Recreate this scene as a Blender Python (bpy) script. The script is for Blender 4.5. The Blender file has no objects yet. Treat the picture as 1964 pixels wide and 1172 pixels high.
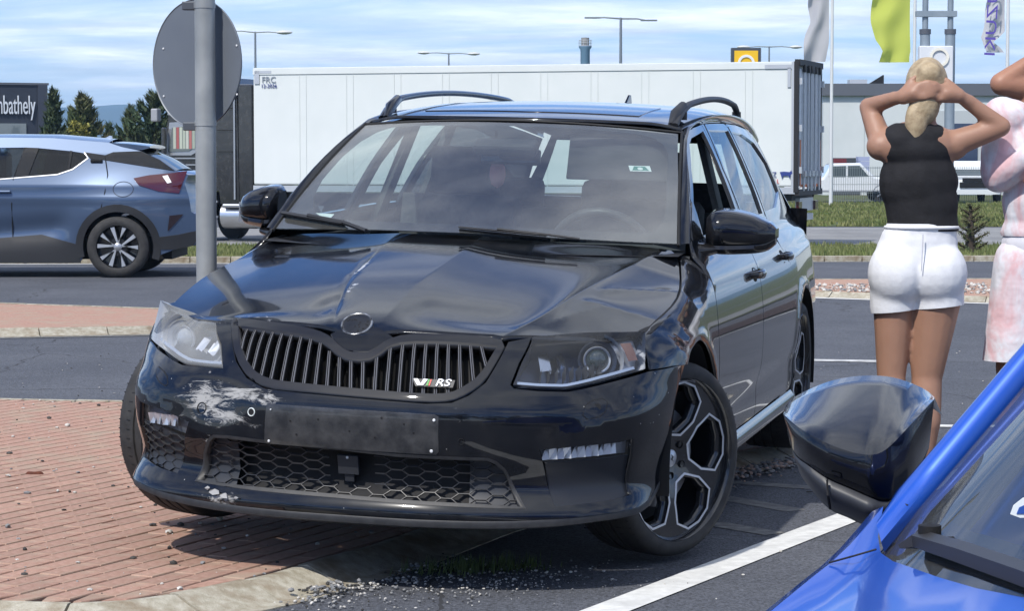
import bpy, bmesh, math, random
import numpy as np
from mathutils import Vector, Matrix
from mathutils.geometry import delaunay_2d_cdt
R_=math.radians; PI=math.pi
random.seed(7); rng=np.random.default_rng(7)
scene=bpy.context.scene
col=scene.collection
# ---------------------------------------------------------------- camera
cam_d=bpy.data.cameras.new('camera'); cam=bpy.data.objects.new('camera',cam_d); col.objects.link(cam)
cam_d.sensor_width=36.0; cam_d.lens=4700/1964*36.0; cam_d.clip_start=.05; cam_d.clip_end=30000
cam.location=(0,0,1.32); cam.rotation_euler=(R_(90)-math.atan(286/4700.),0,0)
cam_d.dof.use_dof=False
scene.camera=cam
# ---------------------------------------------------------------- sky
SUN_AZ=R_(-150); SUN_EL=R_(50)           # azimuth from +Y towards +X
world=bpy.data.worlds.new('World'); scene.world=world; world.use_nodes=True
nt=world.node_tree; nt.nodes.clear()
def N(nt,t,**k):
    n=nt.nodes.new(t)
    for a,b in k.items():
        if a=='inp':
            for i,v in b.items(): n.inputs[i].default_value=v
        else: setattr(n,a,b)
    return n
def L(nt,a,b): nt.links.new(a,b)
sky=N(nt,'ShaderNodeTexSky',sky_type='NISHITA',sun_disc=False,sun_elevation=SUN_EL,sun_rotation=SUN_AZ,altitude=200,air_density=1.0,dust_density=.15,ozone_density=2.0)
tc=N(nt,'ShaderNodeTexCoord'); sep=N(nt,'ShaderNodeSeparateXYZ'); L(nt,tc.outputs['Generated'],sep.inputs[0])
# project the view direction on a cloud layer plane: dir.xy/(z+k)
zz=N(nt,'ShaderNodeMath',operation='ADD'); L(nt,sep.outputs[2],zz.inputs[0]); zz.inputs[1].default_value=.09
zm=N(nt,'ShaderNodeMath',operation='MAXIMUM'); L(nt,zz.outputs[0],zm.inputs[0]); zm.inputs[1].default_value=.03
dx=N(nt,'ShaderNodeMath',operation='DIVIDE'); L(nt,sep.outputs[0],dx.inputs[0]); L(nt,zm.outputs[0],dx.inputs[1])
dy=N(nt,'ShaderNodeMath',operation='DIVIDE'); L(nt,sep.outputs[1],dy.inputs[0]); L(nt,zm.outputs[0],dy.inputs[1])
cmb=N(nt,'ShaderNodeCombineXYZ'); L(nt,dx.outputs[0],cmb.inputs[0]); L(nt,dy.outputs[0],cmb.inputs[1])
mp=N(nt,'ShaderNodeMapping'); mp.inputs['Scale'].default_value=(1.1,1.5,1); mp.inputs['Location'].default_value=(3.1,.7,0); L(nt,cmb.outputs[0],mp.inputs[0])
n1=N(nt,'ShaderNodeTexNoise',inp={'Scale':1.0,'Detail':9.0,'Roughness':.56,'Distortion':.5}); L(nt,mp.outputs[0],n1.inputs['Vector'])
r1=N(nt,'ShaderNodeValToRGB'); r1.color_ramp.elements[0].position=.41; r1.color_ramp.elements[0].color=(0,0,0,1); r1.color_ramp.elements[1].position=.66; r1.color_ramp.elements[1].color=(1,1,1,1)
el=N(nt,'ShaderNodeValToRGB'); ce=el.color_ramp; ce.elements[0].position=.0; ce.elements[0].color=(.53,.53,.53,1); ce.elements[1].position=1; ce.elements[1].color=(.54,.54,.54,1)
for ps,vl in ((.07,.57),(.15,.45),(.30,.43),(.44,.52),(.62,.53)):
    q_=ce.elements.new(ps); q_.color=(vl,vl,vl,1)
L(nt,sep.outputs[2],el.inputs[0])
sA=N(nt,'ShaderNodeMath',operation='ADD'); L(nt,n1.outputs[0],sA.inputs[0]); L(nt,el.outputs[0],sA.inputs[1]); sB=N(nt,'ShaderNodeMath',operation='SUBTRACT'); L(nt,sA.outputs[0],sB.inputs[0]); sB.inputs[1].default_value=.5
L(nt,sB.outputs[0],r1.inputs[0])
amt=N(nt,'ShaderNodeMath',operation='MULTIPLY'); L(nt,r1.outputs[0],amt.inputs[0]); amt.inputs[1].default_value=.85
# cloud brightness : lit white over grey
n2=N(nt,'ShaderNodeTexNoise',inp={'Scale':1.7,'Detail':6.0,'Roughness':.6}); L(nt,mp.outputs[0],n2.inputs['Vector'])
r2=N(nt,'ShaderNodeValToRGB'); r2.color_ramp.elements[0].position=.3; r2.color_ramp.elements[0].color=(6.2,6.9,8.0,1); r2.color_ramp.elements[1].position=.7; r2.color_ramp.elements[1].color=(13.0,13.4,14.0,1)
L(nt,n2.outputs[0],r2.inputs[0])
mx=N(nt,'ShaderNodeMixRGB'); L(nt,amt.outputs[0],mx.inputs[0]); tnt=N(nt,'ShaderNodeMixRGB',blend_type='MULTIPLY'); tnt.inputs[0].default_value=1; tnt.inputs[2].default_value=(.62,.84,1.25,1); L(nt,sky.outputs[0],tnt.inputs[1]); 
hz=N(nt,'ShaderNodeMapRange'); hz.inputs[1].default_value=-.02; hz.inputs[2].default_value=.11; hz.inputs[3].default_value=.85; hz.inputs[4].default_value=0; L(nt,sep.outputs[2],hz.inputs[0])
hm=N(nt,'ShaderNodeMixRGB'); hm.inputs[2].default_value=(5.9,7.3,9.0,1); L(nt,hz.outputs[0],hm.inputs[0]); L(nt,tnt.outputs[0],hm.inputs[1]); L(nt,hm.outputs[0],mx.inputs[1]); L(nt,r2.outputs[0],mx.inputs[2])
bg=N(nt,'ShaderNodeBackground'); bg.inputs[1].default_value=.10; L(nt,mx.outputs[0],bg.inputs[0])
ow=N(nt,'ShaderNodeOutputWorld'); L(nt,bg.outputs[0],ow.inputs[0])
sd=bpy.data.lights.new('sun','SUN'); sd.energy=3.4; sd.angle=R_(1.0); sd.color=(1,.955,.89)
so=bpy.data.objects.new('sun',sd); col.objects.link(so)
sv=Vector((math.sin(SUN_AZ)*math.cos(SUN_EL),math.cos(SUN_AZ)*math.cos(SUN_EL),math.sin(SUN_EL)))
so.rotation_euler=sv.to_track_quat('Z','Y').to_euler()
vs=scene.view_settings; vs.view_transform='Standard'; vs.look='None'; vs.gamma=1; vs.exposure=.38; vs.use_curve_mapping=False
scene.render.engine='CYCLES'
try:
    scene.cycles.max_bounces=10; scene.cycles.transparent_max_bounces=16; scene.cycles.caustics_reflective=False; scene.cycles.caustics_refractive=False
except Exception: pass
# ---------------------------------------------------------------- materials
def principled(name,colr,rough=.5,metal=0,coat=0,spec=.5,trans=0,ior=1.45,**kw):
    m=bpy.data.materials.new(name); m.use_nodes=True; b=m.node_tree.nodes['Principled BSDF']
    b.inputs['Base Color'].default_value=(*colr,1); b.inputs['Roughness'].default_value=rough; b.inputs['Metallic'].default_value=metal
    b.inputs['Coat Weight'].default_value=coat; b.inputs['Coat Roughness'].default_value=.02; b.inputs['Specular IOR Level'].default_value=spec
    b.inputs['Transmission Weight'].default_value=trans; b.inputs['IOR'].default_value=ior
    return m
def noisy(name,c1,c2,scale=10,rough=.8,bump=0,bscale=None,detail=6,metal=0,coat=0,r2=None,coord='Object',pos=(.35,.65),spec=.5,c3=None,s3=1.5,rv=None):
    m=principled(name,c1,rough,metal,coat,spec); t=m.node_tree; b=t.nodes['Principled BSDF']
    tc=N(t,'ShaderNodeTexCoord'); n=N(t,'ShaderNodeTexNoise',inp={'Scale':scale,'Detail':detail,'Roughness':.6}); L(t,tc.outputs[coord],n.inputs['Vector'])
    r=N(t,'ShaderNodeValToRGB'); r.color_ramp.elements[0].position=pos[0]; r.color_ramp.elements[1].position=pos[1]
    r.color_ramp.elements[0].color=(*c1,1); r.color_ramp.elements[1].color=(*c2,1); L(t,n.outputs[0],r.inputs[0])
    out=r.outputs[0]
    if c3:
        n3=N(t,'ShaderNodeTexNoise',inp={'Scale':s3,'Detail':4.0,'Roughness':.6}); L(t,tc.outputs[coord],n3.inputs['Vector'])
        rr=N(t,'ShaderNodeValToRGB'); rr.color_ramp.elements[0].position=.45; rr.color_ramp.elements[1].position=.7; L(t,n3.outputs[0],rr.inputs[0])
        x=N(t,'ShaderNodeMixRGB'); x.inputs[2].default_value=(*c3,1); L(t,rr.outputs[0],x.inputs[0]); L(t,out,x.inputs[1]); out=x.outputs[0]
    if rv:   # per object tint
        oi=N(t,'ShaderNodeObjectInfo'); hv=N(t,'ShaderNodeHueSaturation'); mr=N(t,'ShaderNodeMapRange'); mr.inputs[3].default_value=1-rv; mr.inputs[4].default_value=1+rv
        L(t,oi.outputs['Random'],mr.inputs[0]); L(t,mr.outputs[0],hv.inputs['Value']); L(t,out,hv.inputs['Color']); out=hv.outputs[0]
    L(t,out,b.inputs['Base Color'])
    if r2 is not None:
        q=N(t,'ShaderNodeMapRange'); q.inputs[3].default_value=rough; q.inputs[4].default_value=r2; L(t,n.outputs[0],q.inputs[0]); L(t,q.outputs[0],b.inputs['Roughness'])
    if bump:
        nb=N(t,'ShaderNodeTexNoise',inp={'Scale':bscale or scale*4,'Detail':5.0,'Roughness':.65}); L(t,tc.outputs[coord],nb.inputs['Vector'])
        bp=N(t,'ShaderNodeBump'); bp.inputs['Strength'].default_value=1.0; bp.inputs['Distance'].default_value=bump; L(t,nb.outputs[0],bp.inputs['Height']); L(t,bp.outputs[0],b.inputs['Normal'])
    return m
def glass(name,tint=(.8,.88,.86),rough=.0,ior=1.5,dust=0.0):
    m=bpy.data.materials.new(name); m.use_nodes=True; t=m.node_tree; t.nodes.clear()
    tr=N(t,'ShaderNodeBsdfTransparent'); tr.inputs[0].default_value=(*tint,1)
    gl=N(t,'ShaderNodeBsdfGlossy'); gl.inputs['Roughness'].default_value=rough
    fr=N(t,'ShaderNodeFresnel'); geo=N(t,'ShaderNodeNewGeometry'); ii=N(t,'ShaderNodeMapRange'); ii.inputs[3].default_value=ior; ii.inputs[4].default_value=1/ior; L(t,geo.outputs['Backfacing'],ii.inputs[0]); L(t,ii.outputs[0],fr.inputs[0])
    mx=N(t,'ShaderNodeMixShader'); L(t,fr.outputs[0],mx.inputs[0]); L(t,tr.outputs[0],mx.inputs[1]); L(t,gl.outputs[0],mx.inputs[2])
    o=N(t,'ShaderNodeOutputMaterial'); last=mx.outputs[0]
    if dust:
        df=N(t,'ShaderNodeBsdfDiffuse'); df.inputs[0].default_value=(.55,.56,.55,1); m2=N(t,'ShaderNodeMixShader'); m2.inputs[0].default_value=dust
        tc=N(t,'ShaderNodeTexCoord'); n=N(t,'ShaderNodeTexNoise',inp={'Scale':6.0,'Detail':6.0}); L(t,tc.outputs['Object'],n.inputs['Vector'])
        mu=N(t,'ShaderNodeMath',operation='MULTIPLY'); mu.inputs[1].default_value=dust*2; L(t,n.outputs[0],mu.inputs[0]); L(t,mu.outputs[0],m2.inputs[0])
        L(t,last,m2.inputs[1]); L(t,df.outputs[0],m2.inputs[2]); last=m2.outputs[0]
    L(t,last,o.inputs[0]); return m
M={}
def paint(name,c,flake=0,dust=.03,rough=.06,metal=0,spec=.5,dents=0,coat=1.0):
    m=principled(name,c,.35 if flake else .2,metal,coat,spec); t=m.node_tree; b=t.nodes['Principled BSDF']; b.inputs['Coat Roughness'].default_value=rough
    tc=N(t,'ShaderNodeTexCoord'); n=N(t,'ShaderNodeTexNoise',inp={'Scale':9.0,'Detail':8.0,'Roughness':.7}); L(t,tc.outputs['Object'],n.inputs['Vector'])
    r=N(t,'ShaderNodeMapRange'); r.inputs[1].default_value=.45; r.inputs[2].default_value=.8; r.inputs[3].default_value=0; r.inputs[4].default_value=dust; L(t,n.outputs[0],r.inputs[0])
    x=N(t,'ShaderNodeMixRGB'); x.inputs[1].default_value=(*c,1); x.inputs[2].default_value=(.35,.33,.30,1); L(t,r.outputs[0],x.inputs[0]); L(t,x.outputs[0],b.inputs['Base Color'])
    nb=N(t,'ShaderNodeTexNoise',inp={'Scale':2.2,'Detail':2.0}); L(t,tc.outputs['Object'],nb.inputs['Vector'])
    bp=N(t,'ShaderNodeBump'); bp.inputs['Strength'].default_value=1; bp.inputs['Distance'].default_value=.0003+dents; L(t,nb.outputs[0],bp.inputs['Height']); L(t,bp.outputs[0],b.inputs['Coat Normal'])
    return m
M['black']=paint('black_car_paint',(.004,.005,.008),dust=.05,rough=.035,spec=.05)
M['gloss']=paint('gloss_black_trim',(.006,.006,.007),dust=.04,rough=.04,spec=.05)
M['plastic']=noisy('grey_black_plastic',(.018,.019,.022),(.03,.031,.034),30,.5,.0002,300)
M['dkplastic']=principled('deep_black_plastic',(.006,.006,.007),.7)
M['rubber']=noisy('tyre_rubber',(.022,.022,.023),(.040,.039,.038),18,.75,.0003,200)
M['chrome']=principled('chrome',(.8,.81,.83),.08,1); M['lampsilver']=principled('lamp_silver',(.72,.76,.82),.30,.55)
M['alu']=principled('brushed_aluminium',(.62,.63,.65),.32,1)
M['satin']=principled('satin_silver',(.42,.43,.45),.35,.7)
M['rimblack']=principled('rim_black',(.010,.011,.014),.25,0,.8)
M['glassW']=glass('windscreen_glass',(.84,.94,.91),0,2.9,.075)
M['glassS']=glass('side_glass',(.78,.87,.85),0,1.6,.0)
M['glassD']=glass('privacy_glass',(.12,.14,.15),0,1.6,.0)
M['glassH']=glass('headlight_glass',(.93,.95,.98),.0,1.5,.02)
M['glassF']=glass('sunlit_headlight_glass',(.95,.96,.98),.03,1.5,.20)  # sunlit whiteness painted into the cover as a pale diffuse film
M['fabric']=noisy('seat_fabric',(.045,.048,.052),(.07,.073,.078),60,.9)
M['dash']=noisy('dashboard',(.055,.06,.062),(.08,.085,.085),40,.8)
M['amber']=principled('amber_lens',(.75,.22,.05),.2,0,.5)
M['redlens']=principled('red_lens',(.065,.004,.008),.15,0,1)
M['white']=principled('white_plastic',(.75,.76,.76),.4)
M['paper']=principled('paper',(.75,.80,.78),.7)
M['concrete']=noisy('kerb_concrete',(.30,.27,.20),(.46,.43,.35),26,.9,.004,140,c3=(.22,.17,.11),s3=8,rv=.12)
# ---------------------------------------------------------------- object helpers
def tag(o,label=None,cat=None,group=None,kind=None):
    if label: o['label']=label
    if cat: o['category']=cat
    if group: o['group']=group
    if kind: o['kind']=kind
    return o
def link(name,me,m=None,parent=None,loc=None,rot=None):
    o=bpy.data.objects.new(name,me); col.objects.link(o)
    if m is not None:
        for x in (m if isinstance(m,(list,tuple)) else [m]): me.materials.append(x)
    if parent: o.parent=parent
    if loc is not None: o.location=loc
    if rot is not None: o.rotation_euler=rot
    return o
def empty(name,loc=(0,0,0),rz=0,label=None,cat=None,group=None,rot=None):
    o=bpy.data.objects.new(name,None); col.objects.link(o); o.location=loc; o.rotation_euler=rot or (0,0,rz); o.empty_display_size=.2
    return tag(o,label,cat,group)
class MB:
    def __init__(s): s.v=[];s.f=[];s.mi=[]
    def add(s,v,f,mi=0):
        k=len(s.v); s.v+= [tuple(map(float,p)) for p in v]; s.f+=[tuple(i+k for i in q) for q in f]; s.mi+=[mi]*len(f); return s
    def box(s,c,d,mi=0,rz=0,M4=None,taper=1):
        x,y,z=[k/2 for k in d]; P=[(-x,-y,-z),(x,-y,-z),(x,y,-z),(-x,y,-z),(-x*taper,-y*taper,z),(x*taper,-y*taper,z),(x*taper,y*taper,z),(-x*taper,y*taper,z)]
        if rz: ca,sa=math.cos(rz),math.sin(rz); P=[(a*ca-b*sa,a*sa+b*ca,e) for a,b,e in P]
        if M4 is not None: P=[tuple(M4@Vector(p)) for p in P]
        P=[(a+c[0],b+c[1],e+c[2]) for a,b,e in P]
        return s.add(P,[(0,3,2,1),(4,5,6,7),(0,1,5,4),(1,2,6,5),(2,3,7,6),(3,0,4,7)],mi)
    def tube(s,pts,r,n=10,mi=0,caps=True,sx=1,up=(0,0,1)):
        pts=[Vector(p) for p in pts]; rr=r if isinstance(r,(list,tuple)) else [r]*len(pts); V=[];F=[]
        for i,p in enumerate(pts):
            t=(pts[min(i+1,len(pts)-1)]-pts[max(i-1,0)]).normalized(); u=Vector(up)
            if abs(t.dot(u))>.95: u=Vector((1,0,0))
            a=t.cross(u).normalized(); b=a.cross(t)
            for k in range(n):
                th=2*PI*k/n; V.append(p+a*math.cos(th)*rr[i]*sx+b*math.sin(th)*rr[i])
        for i in range(len(pts)-1):
            for k in range(n):
                a=i*n+k;b=i*n+(k+1)%n; F.append((a,b,b+n,a+n))
        if caps: F.append(tuple(range(n-1,-1,-1))); F.append(tuple((len(pts)-1)*n+k for k in range(n)))
        return s.add(V,F,mi)
    def lathe(s,prof,n=32,axis='Z',mi=0,c=(0,0,0),close=False,M4=None):
        V=[];F=[]
        for (r,z) in prof:
            for k in range(n):
                th=2*PI*k/n; p=(r*math.cos(th),r*math.sin(th),z)
                if axis=='Y': p=(p[0],p[2],p[1])
                if axis=='X': p=(p[2],p[0],p[1])
                if M4 is not None: p=tuple(M4@Vector(p))
                V.append((p[0]+c[0],p[1]+c[1],p[2]+c[2]))
        m=len(prof)
        for i in range(m-1 if not close else m):
            j=(i+1)%m
            for k in range(n): F.append((i*n+k,i*n+(k+1)%n,j*n+(k+1)%n,j*n+k))
        return s.add(V,F,mi)
    def grid(s,P,mi=0,cu=False,cv=False,flip=False):
        P=np.asarray(P); a,b=P.shape[:2]; V=P.reshape(-1,3); F=[]
        for i in range(a if cu else a-1):
            for j in range(b if cv else b-1):
                q=(i*b+j,((i+1)%a)*b+j,((i+1)%a)*b+(j+1)%b,i*b+(j+1)%b); F.append(q[::-1] if flip else q)
        return s.add(V,F,mi)
    def prism(s,poly,z0,z1,mi=0,M4=None):
        n=len(poly); V=[(x,y,z0) for x,y in poly]+[(x,y,z1) for x,y in poly]
        if M4 is not None: V=[tuple(M4@Vector(p)) for p in V]
        return s.add(V,[tuple(range(n-1,-1,-1)),tuple(range(n,2*n))]+[(i,(i+1)%n,(i+1)%n+n,i+n) for i in range(n)],mi)
    def mesh(s,name,smooth=None,fixn=True):
        me=bpy.data.meshes.new(name); me.from_pydata(s.v,[],s.f); me.polygons.foreach_set('material_index',s.mi)
        if fixn:
            b=bmesh.new(); b.from_mesh(me); bmesh.ops.recalc_face_normals(b,faces=b.faces); b.to_mesh(me); b.free()
        if smooth is not None:
            me.polygons.foreach_set('use_smooth',[True]*len(me.polygons)); me.set_sharp_from_angle(angle=R_(smooth))
        me.update(); return me
    def build(s,name,m,parent=None,smooth=None,loc=None,rot=None,bevel=0,fixn=True):
        o=link(name,s.mesh(name,smooth,fixn),m,parent,loc,rot)
        if bevel:
            k=o.modifiers.new('bevel','BEVEL'); k.width=bevel; k.segments=2; k.limit_method='ANGLE'; k.angle_limit=R_(40)
            if smooth is None: smooth=40
        return o
def densify(pts,step,asp=(1,1),closed=True):
    out=[]; n=len(pts)
    for i in range(n if closed else n-1):
        a=np.array(pts[i]);b=np.array(pts[(i+1)%n]); d=np.hypot(*((b-a)*asp)); k=max(1,int(math.ceil(d/step)))
        for j in range(k): out.append(tuple(a+(b-a)*j/k))
    if not closed: out.append(tuple(pts[-1]))
    return out
def chaikin(p,n=1,closed=True,q=.25):
    for _ in range(n):
        o=[]; m=len(p)
        rng_=range(m) if closed else range(m-1)
        if not closed: o.append(p[0])
        for i in rng_:
            a=np.array(p[i],float);b=np.array(p[(i+1)%m],float); o.append(tuple(a*(1-q)+b*q)); o.append(tuple(a*q+b*(1-q)))
        if not closed: o.append(p[-1])
        p=o
    return p
def inpoly(P,poly):
    P=np.atleast_2d(P); x,y=P[:,0],P[:,1]; r=np.zeros(len(P),bool); poly=np.asarray(poly); n=len(poly); j=n-1
    for i in range(n):
        xi,yi=poly[i];xj,yj=poly[j]
        c=((yi>y)!=(yj>y)); 
        with np.errstate(divide='ignore',invalid='ignore'): r^= c&(x<(xj-xi)*(y-yi)/(yj-yi+1e-30)+xi)
        j=i
    return r
def polydist(P,poly,asp):
    P=np.atleast_2d(P)*asp; q=np.asarray(poly)*asp; best=np.full(len(P),1e9)
    for i in range(len(q)):
        a=q[i];b=q[(i+1)%len(q)]; ab=b-a; t=np.clip(((P-a)@ab)/(ab@ab+1e-18),0,1); d=np.hypot(*(P-a-t[:,None]*ab).T); best=np.minimum(best,d)
    return best
def surf_normals(fn,A,B,center,e=1e-3):
    P=fn(A,B); n=np.cross(fn(A+e,B)-fn(A-e,B),fn(A,B+e)-fn(A,B-e)); n/=np.linalg.norm(n,axis=1)[:,None]+1e-12
    s=np.sign(np.median(((P-np.asarray(center))*n).sum(1))) or 1
    return P,n*s
def panel(name,fn,outline,mat,parent=None,holes=(),step=.03,asp=(1,1),lip=.012,center=(-1.4,0,.6),smooth=0,off=0.0,custom=True,lines=(),hsmooth=0):
    """sheet-metal panel: outline in surface parameters, exact surface normals, rolled edge"""
    asp=np.array(asp,float)
    if smooth: outline=chaikin(outline,smooth)
    loops=[densify(outline,step,asp)]+[densify(chaikin(h,hsmooth) if hsmooth else h,step,asp) for h in holes]
    pts=[];edges=[]
    for lp in loops:
        k=len(pts); pts+=lp; edges+=[(k+i,k+(i+1)%len(lp)) for i in range(len(lp))]
    o=np.array(loops[0]); lo,hi=o.min(0),o.max(0); sx,sy=step/asp
    lpts=[]
    for ln in lines:
        q=[p for p in densify(ln,step*.7,asp,False)]; kk=inpoly(q,loops[0])&(polydist(q,loops[0],asp)>step*.3); prev=None
        for p,g_ in zip(q,kk):
            if not g_: prev=None; continue
            pts.append(p); lpts.append(p)
            if prev is not None: edges.append((prev,len(pts)-1))
            prev=len(pts)-1
    gx=np.arange(lo[0]+sx*.5,hi[0],sx); gy=np.arange(lo[1]+sy*.5,hi[1],sy*.87)
    G=np.array([(x+(sx*.5 if j%2 else 0),y) for j,y in enumerate(gy) for x in gx]) if len(gx) and len(gy) else np.zeros((0,2))
    if len(G):
        k=inpoly(G,loops[0])
        for h in loops[1:]: k&=~inpoly(G,h)
        G=G[k]
        if len(G):
            d=polydist(G,loops[0],asp)
            for h in loops[1:]: d=np.minimum(d,polydist(G,h,asp))
            if lpts:
                LA=np.array(lpts)*asp; dl=np.array([np.min(np.hypot(*(LA-g*asp).T)) for g in G]); d=np.minimum(d,dl)
            G=G[d>step*.45]
    allp=[Vector((p[0]*asp[0],p[1]*asp[1])) for p in list(pts)+[tuple(g) for g in G]]
    vs_,es_,fs_,ov,oe,of=delaunay_2d_cdt(allp,edges,[],0,1e-7)
    Q=np.array([(v.x/asp[0],v.y/asp[1]) for v in vs_]); F=np.array([f for f in fs_ if len(f)==3])
    cen=Q[F].mean(1); k=inpoly(cen,loops[0])
    for h in loops[1:]: k&=~inpoly(cen,h)
    F=F[k]
    P,n=surf_normals(fn,Q[:,0],Q[:,1],center); P=P+n*off
    fn_=np.cross(P[F[:,1]]-P[F[:,0]],P[F[:,2]]-P[F[:,0]]); flip=(fn_*n[F].mean(1)).sum(1)<0
    F[flip]=F[flip][:,::-1]
    V=[tuple(p) for p in P]; NN=[tuple(p) for p in n]; FF=[tuple(map(int,f)) for f in F]
    if lip:
        ec={}
        for f in FF:
            for a,b in ((f[0],f[1]),(f[1],f[2]),(f[2],f[0])): ec[(a,b)]=1
        bd=[(a,b) for (a,b) in ec if (b,a) not in ec]
        outd={}
        for a,b in bd:
            d=np.cross(P[b]-P[a],(n[a]+n[b])/2); d/=np.linalg.norm(d)+1e-12
            for q in (a,b): outd[q]=outd.get(q,0)+d
        mp_={}
        for q,d in outd.items():
            d=d/(np.linalg.norm(d)+1e-12); mp_[q]=len(V); V.append(tuple(P[q]-n[q]*lip+d*lip*.15)); NN.append(tuple(d))
        for a,b in bd: FF.append((b,a,mp_[a],mp_[b]))
    me=bpy.data.meshes.new(name); me.from_pydata(V,[],FF); me.polygons.foreach_set('use_smooth',[True]*len(FF)); me.update()
    if custom: me.normals_split_custom_set_from_vertices(NN)
    return link(name,me,mat,parent)
def inset(poly,d):
    q=np.array(poly); n=len(q); out=[]
    ar=sum(q[i][0]*q[(i+1)%n][1]-q[(i+1)%n][0]*q[i][1] for i in range(n)); sg=1 if ar>0 else -1
    for i in range(n):
        a,b,c=q[i-1],q[i],q[(i+1)%n]; e1=(b-a)/(np.linalg.norm(b-a)+1e-9); e2=(c-b)/(np.linalg.norm(c-b)+1e-9)
        m=np.array([-e1[1]-e2[1],e1[0]+e2[0]])*sg; m/=np.linalg.norm(m)+1e-9; out.append(tuple(b+m*d))
    return out
def copy_tree(o,parent=None):
    c=o.copy(); col.objects.link(c); c.parent=parent
    for ch in o.children: copy_tree(ch,c)
    return c

# ================================================================ car body surfaces (car coordinates: x forward from the front axle, y left, z up)
# ---------- 1-D cubic spline ----------
def spl(xs,ys):
    xs=np.array(xs,float); ys=np.array(ys,float); n=len(xs)
    h=np.diff(xs); A=np.eye(n); b=np.zeros(n)
    for i in range(1,n-1):
        A[i,i-1]=h[i-1];A[i,i]=2*(h[i-1]+h[i]);A[i,i+1]=h[i]
        b[i]=3*((ys[i+1]-ys[i])/h[i]-(ys[i]-ys[i-1])/h[i-1])
    c=np.linalg.solve(A,b)
    d=np.diff(c)/(3*h); bb=np.diff(ys)/h-h*(2*c[:-1]+c[1:])/3
    def f(x):
        x=np.asarray(x,float); i=np.clip(np.searchsorted(xs,x)-1,0,n-2)
        t=x-xs[i]; tt=np.clip(t,-1e9,1e9)
        r=ys[i]+bb[i]*t+c[i]*t*t+d[i]*t**3
        r=np.where(x<xs[0],ys[0]+bb[0]*(x-xs[0]),r)
        e=xs[-1]-xs[-2]; sl=bb[-1]+2*c[-2]*e+3*d[-1]*e*e
        return np.where(x>xs[-1],ys[-1]+sl*(x-xs[-1]),r)
    return f
def sm(a,b,x):
    t=np.clip((np.asarray(x,float)-a)/(b-a),0,1); return t*t*(3-2*t)
# ---------- belt: nose + flanks, parameters (s,z) ----------
PL=np.array([(.885,0),(.880,.2),(.853,.4),(.798,.57),(.722,.70),(.62,.80),(.46,.865),(.30,.889),(.1,.897),(-.3,.90),(-1,.903),(-2,.900),(-2.7,.885),(-3.2,.855),(-3.5,.81),(-3.68,.70),(-3.76,.5),(-3.78,0)])
PLs=np.r_[0,np.cumsum(np.hypot(*np.diff(PL,axis=0).T))]
_px=spl(PLs,PL[:,0]);_py=spl(PLs,PL[:,1])
_fr=spl([.10,.17,.21,.30,.40,.48,.54,.60,.66,.70,.745,.80,.9],[.09,.05,.0,.035,.022,.012,.015,.045,.09,.12,.165,.25,.42])
_sd=spl([.05,.15,.22,.32,.5,.62,.70,.78,.84,.90,.95,1.05],[.16,.10,.045,.018,0,0,.006,.018,.032,.058,.085,.14])
def belt(s,z):
    s=np.asarray(s,float);z=np.asarray(z,float);sg=np.where(s<0,-1,1);a=np.abs(s)
    e=1e-3
    x,y=_px(a),_py(a); tx,ty=(_px(a+e)-_px(a-e)),(_py(a+e)-_py(a-e)); L=np.hypot(tx,ty)
    nx,ny=-ty/L,tx/L     # inward (turn left of tangent)
    w=1-sm(.80,1.25,a)
    o=w*_fr(z)+(1-w)*_sd(z)
    return np.stack([x+nx*o,sg*(y+ny*o),z+0*x],-1)
# ---------- hood (x,y) ----------
_hc=spl([-.6,-.4,-.2,0,.2,.4,.55,.65,.72,.78],[1.030,1.005,.975,.940,.902,.857,.816,.783,.750,.712])
def hood(x,y):
    a=np.abs(y)
    z=_hc(x)-.050*(a/.78)**2.4-.012*sm(.55,.8,a)
    return np.stack([x+0*z,y+0*z,z],-1)
# ---------- windscreen (a,t) ----------
def wind(a,t):
    b=np.stack([-.25-.19*a*a,.735*a,.990-.012*a*a],-1); p=np.stack([-1.06-.09*a*a,.605*a,1.408-.026*a*a],-1)
    t=np.asarray(t,float)[...,None]; q=b*(1-t)+p*t
    k=4*t[...,0]*(1-t[...,0])*.018
    return q+np.stack([k,0*k,k],-1)
_rc=spl([-.93,-1.06,-1.4,-2,-2.6,-3.2,-3.6][::-1],[1.386,1.408,1.446,1.475,1.468,1.425,1.37][::-1])
_rw=spl([-3.7,-3,-2,-1.2,-.9],[.48,.545,.605,.615,.605])
def roof(x,y):
    w=_rw(x); r=np.abs(y)/w
    z=_rc(x)-.022*r**2-.035*np.clip(r-.75,0,9)**2/.0625*.6
    return np.stack([x+0*z,y+0*z,z],-1)
_gb=spl([-3.7,-3.3,-2.8,-2,-1.2,-.7,-.4],[.655,.725,.775,.812,.816,.80,.775])
def green(x,z):
    t=(z-.95)/.44
    y=_gb(x)-.215*t+.018*4*t*(1-t)
    return np.stack([x+0*y,y,z+0*y],-1)
def Rm(yaw,pit,rol):
    c,s=np.cos,np.sin
    Rz=np.array([[c(yaw),-s(yaw),0],[s(yaw),c(yaw),0],[0,0,1]])
    Ry=np.array([[c(pit),0,s(pit)],[0,1,0],[-s(pit),0,c(pit)]])
    Rx=np.array([[1,0,0],[0,c(rol),-s(rol)],[0,s(rol),c(rol)]])
    return Rz@Ry@Rx
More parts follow.
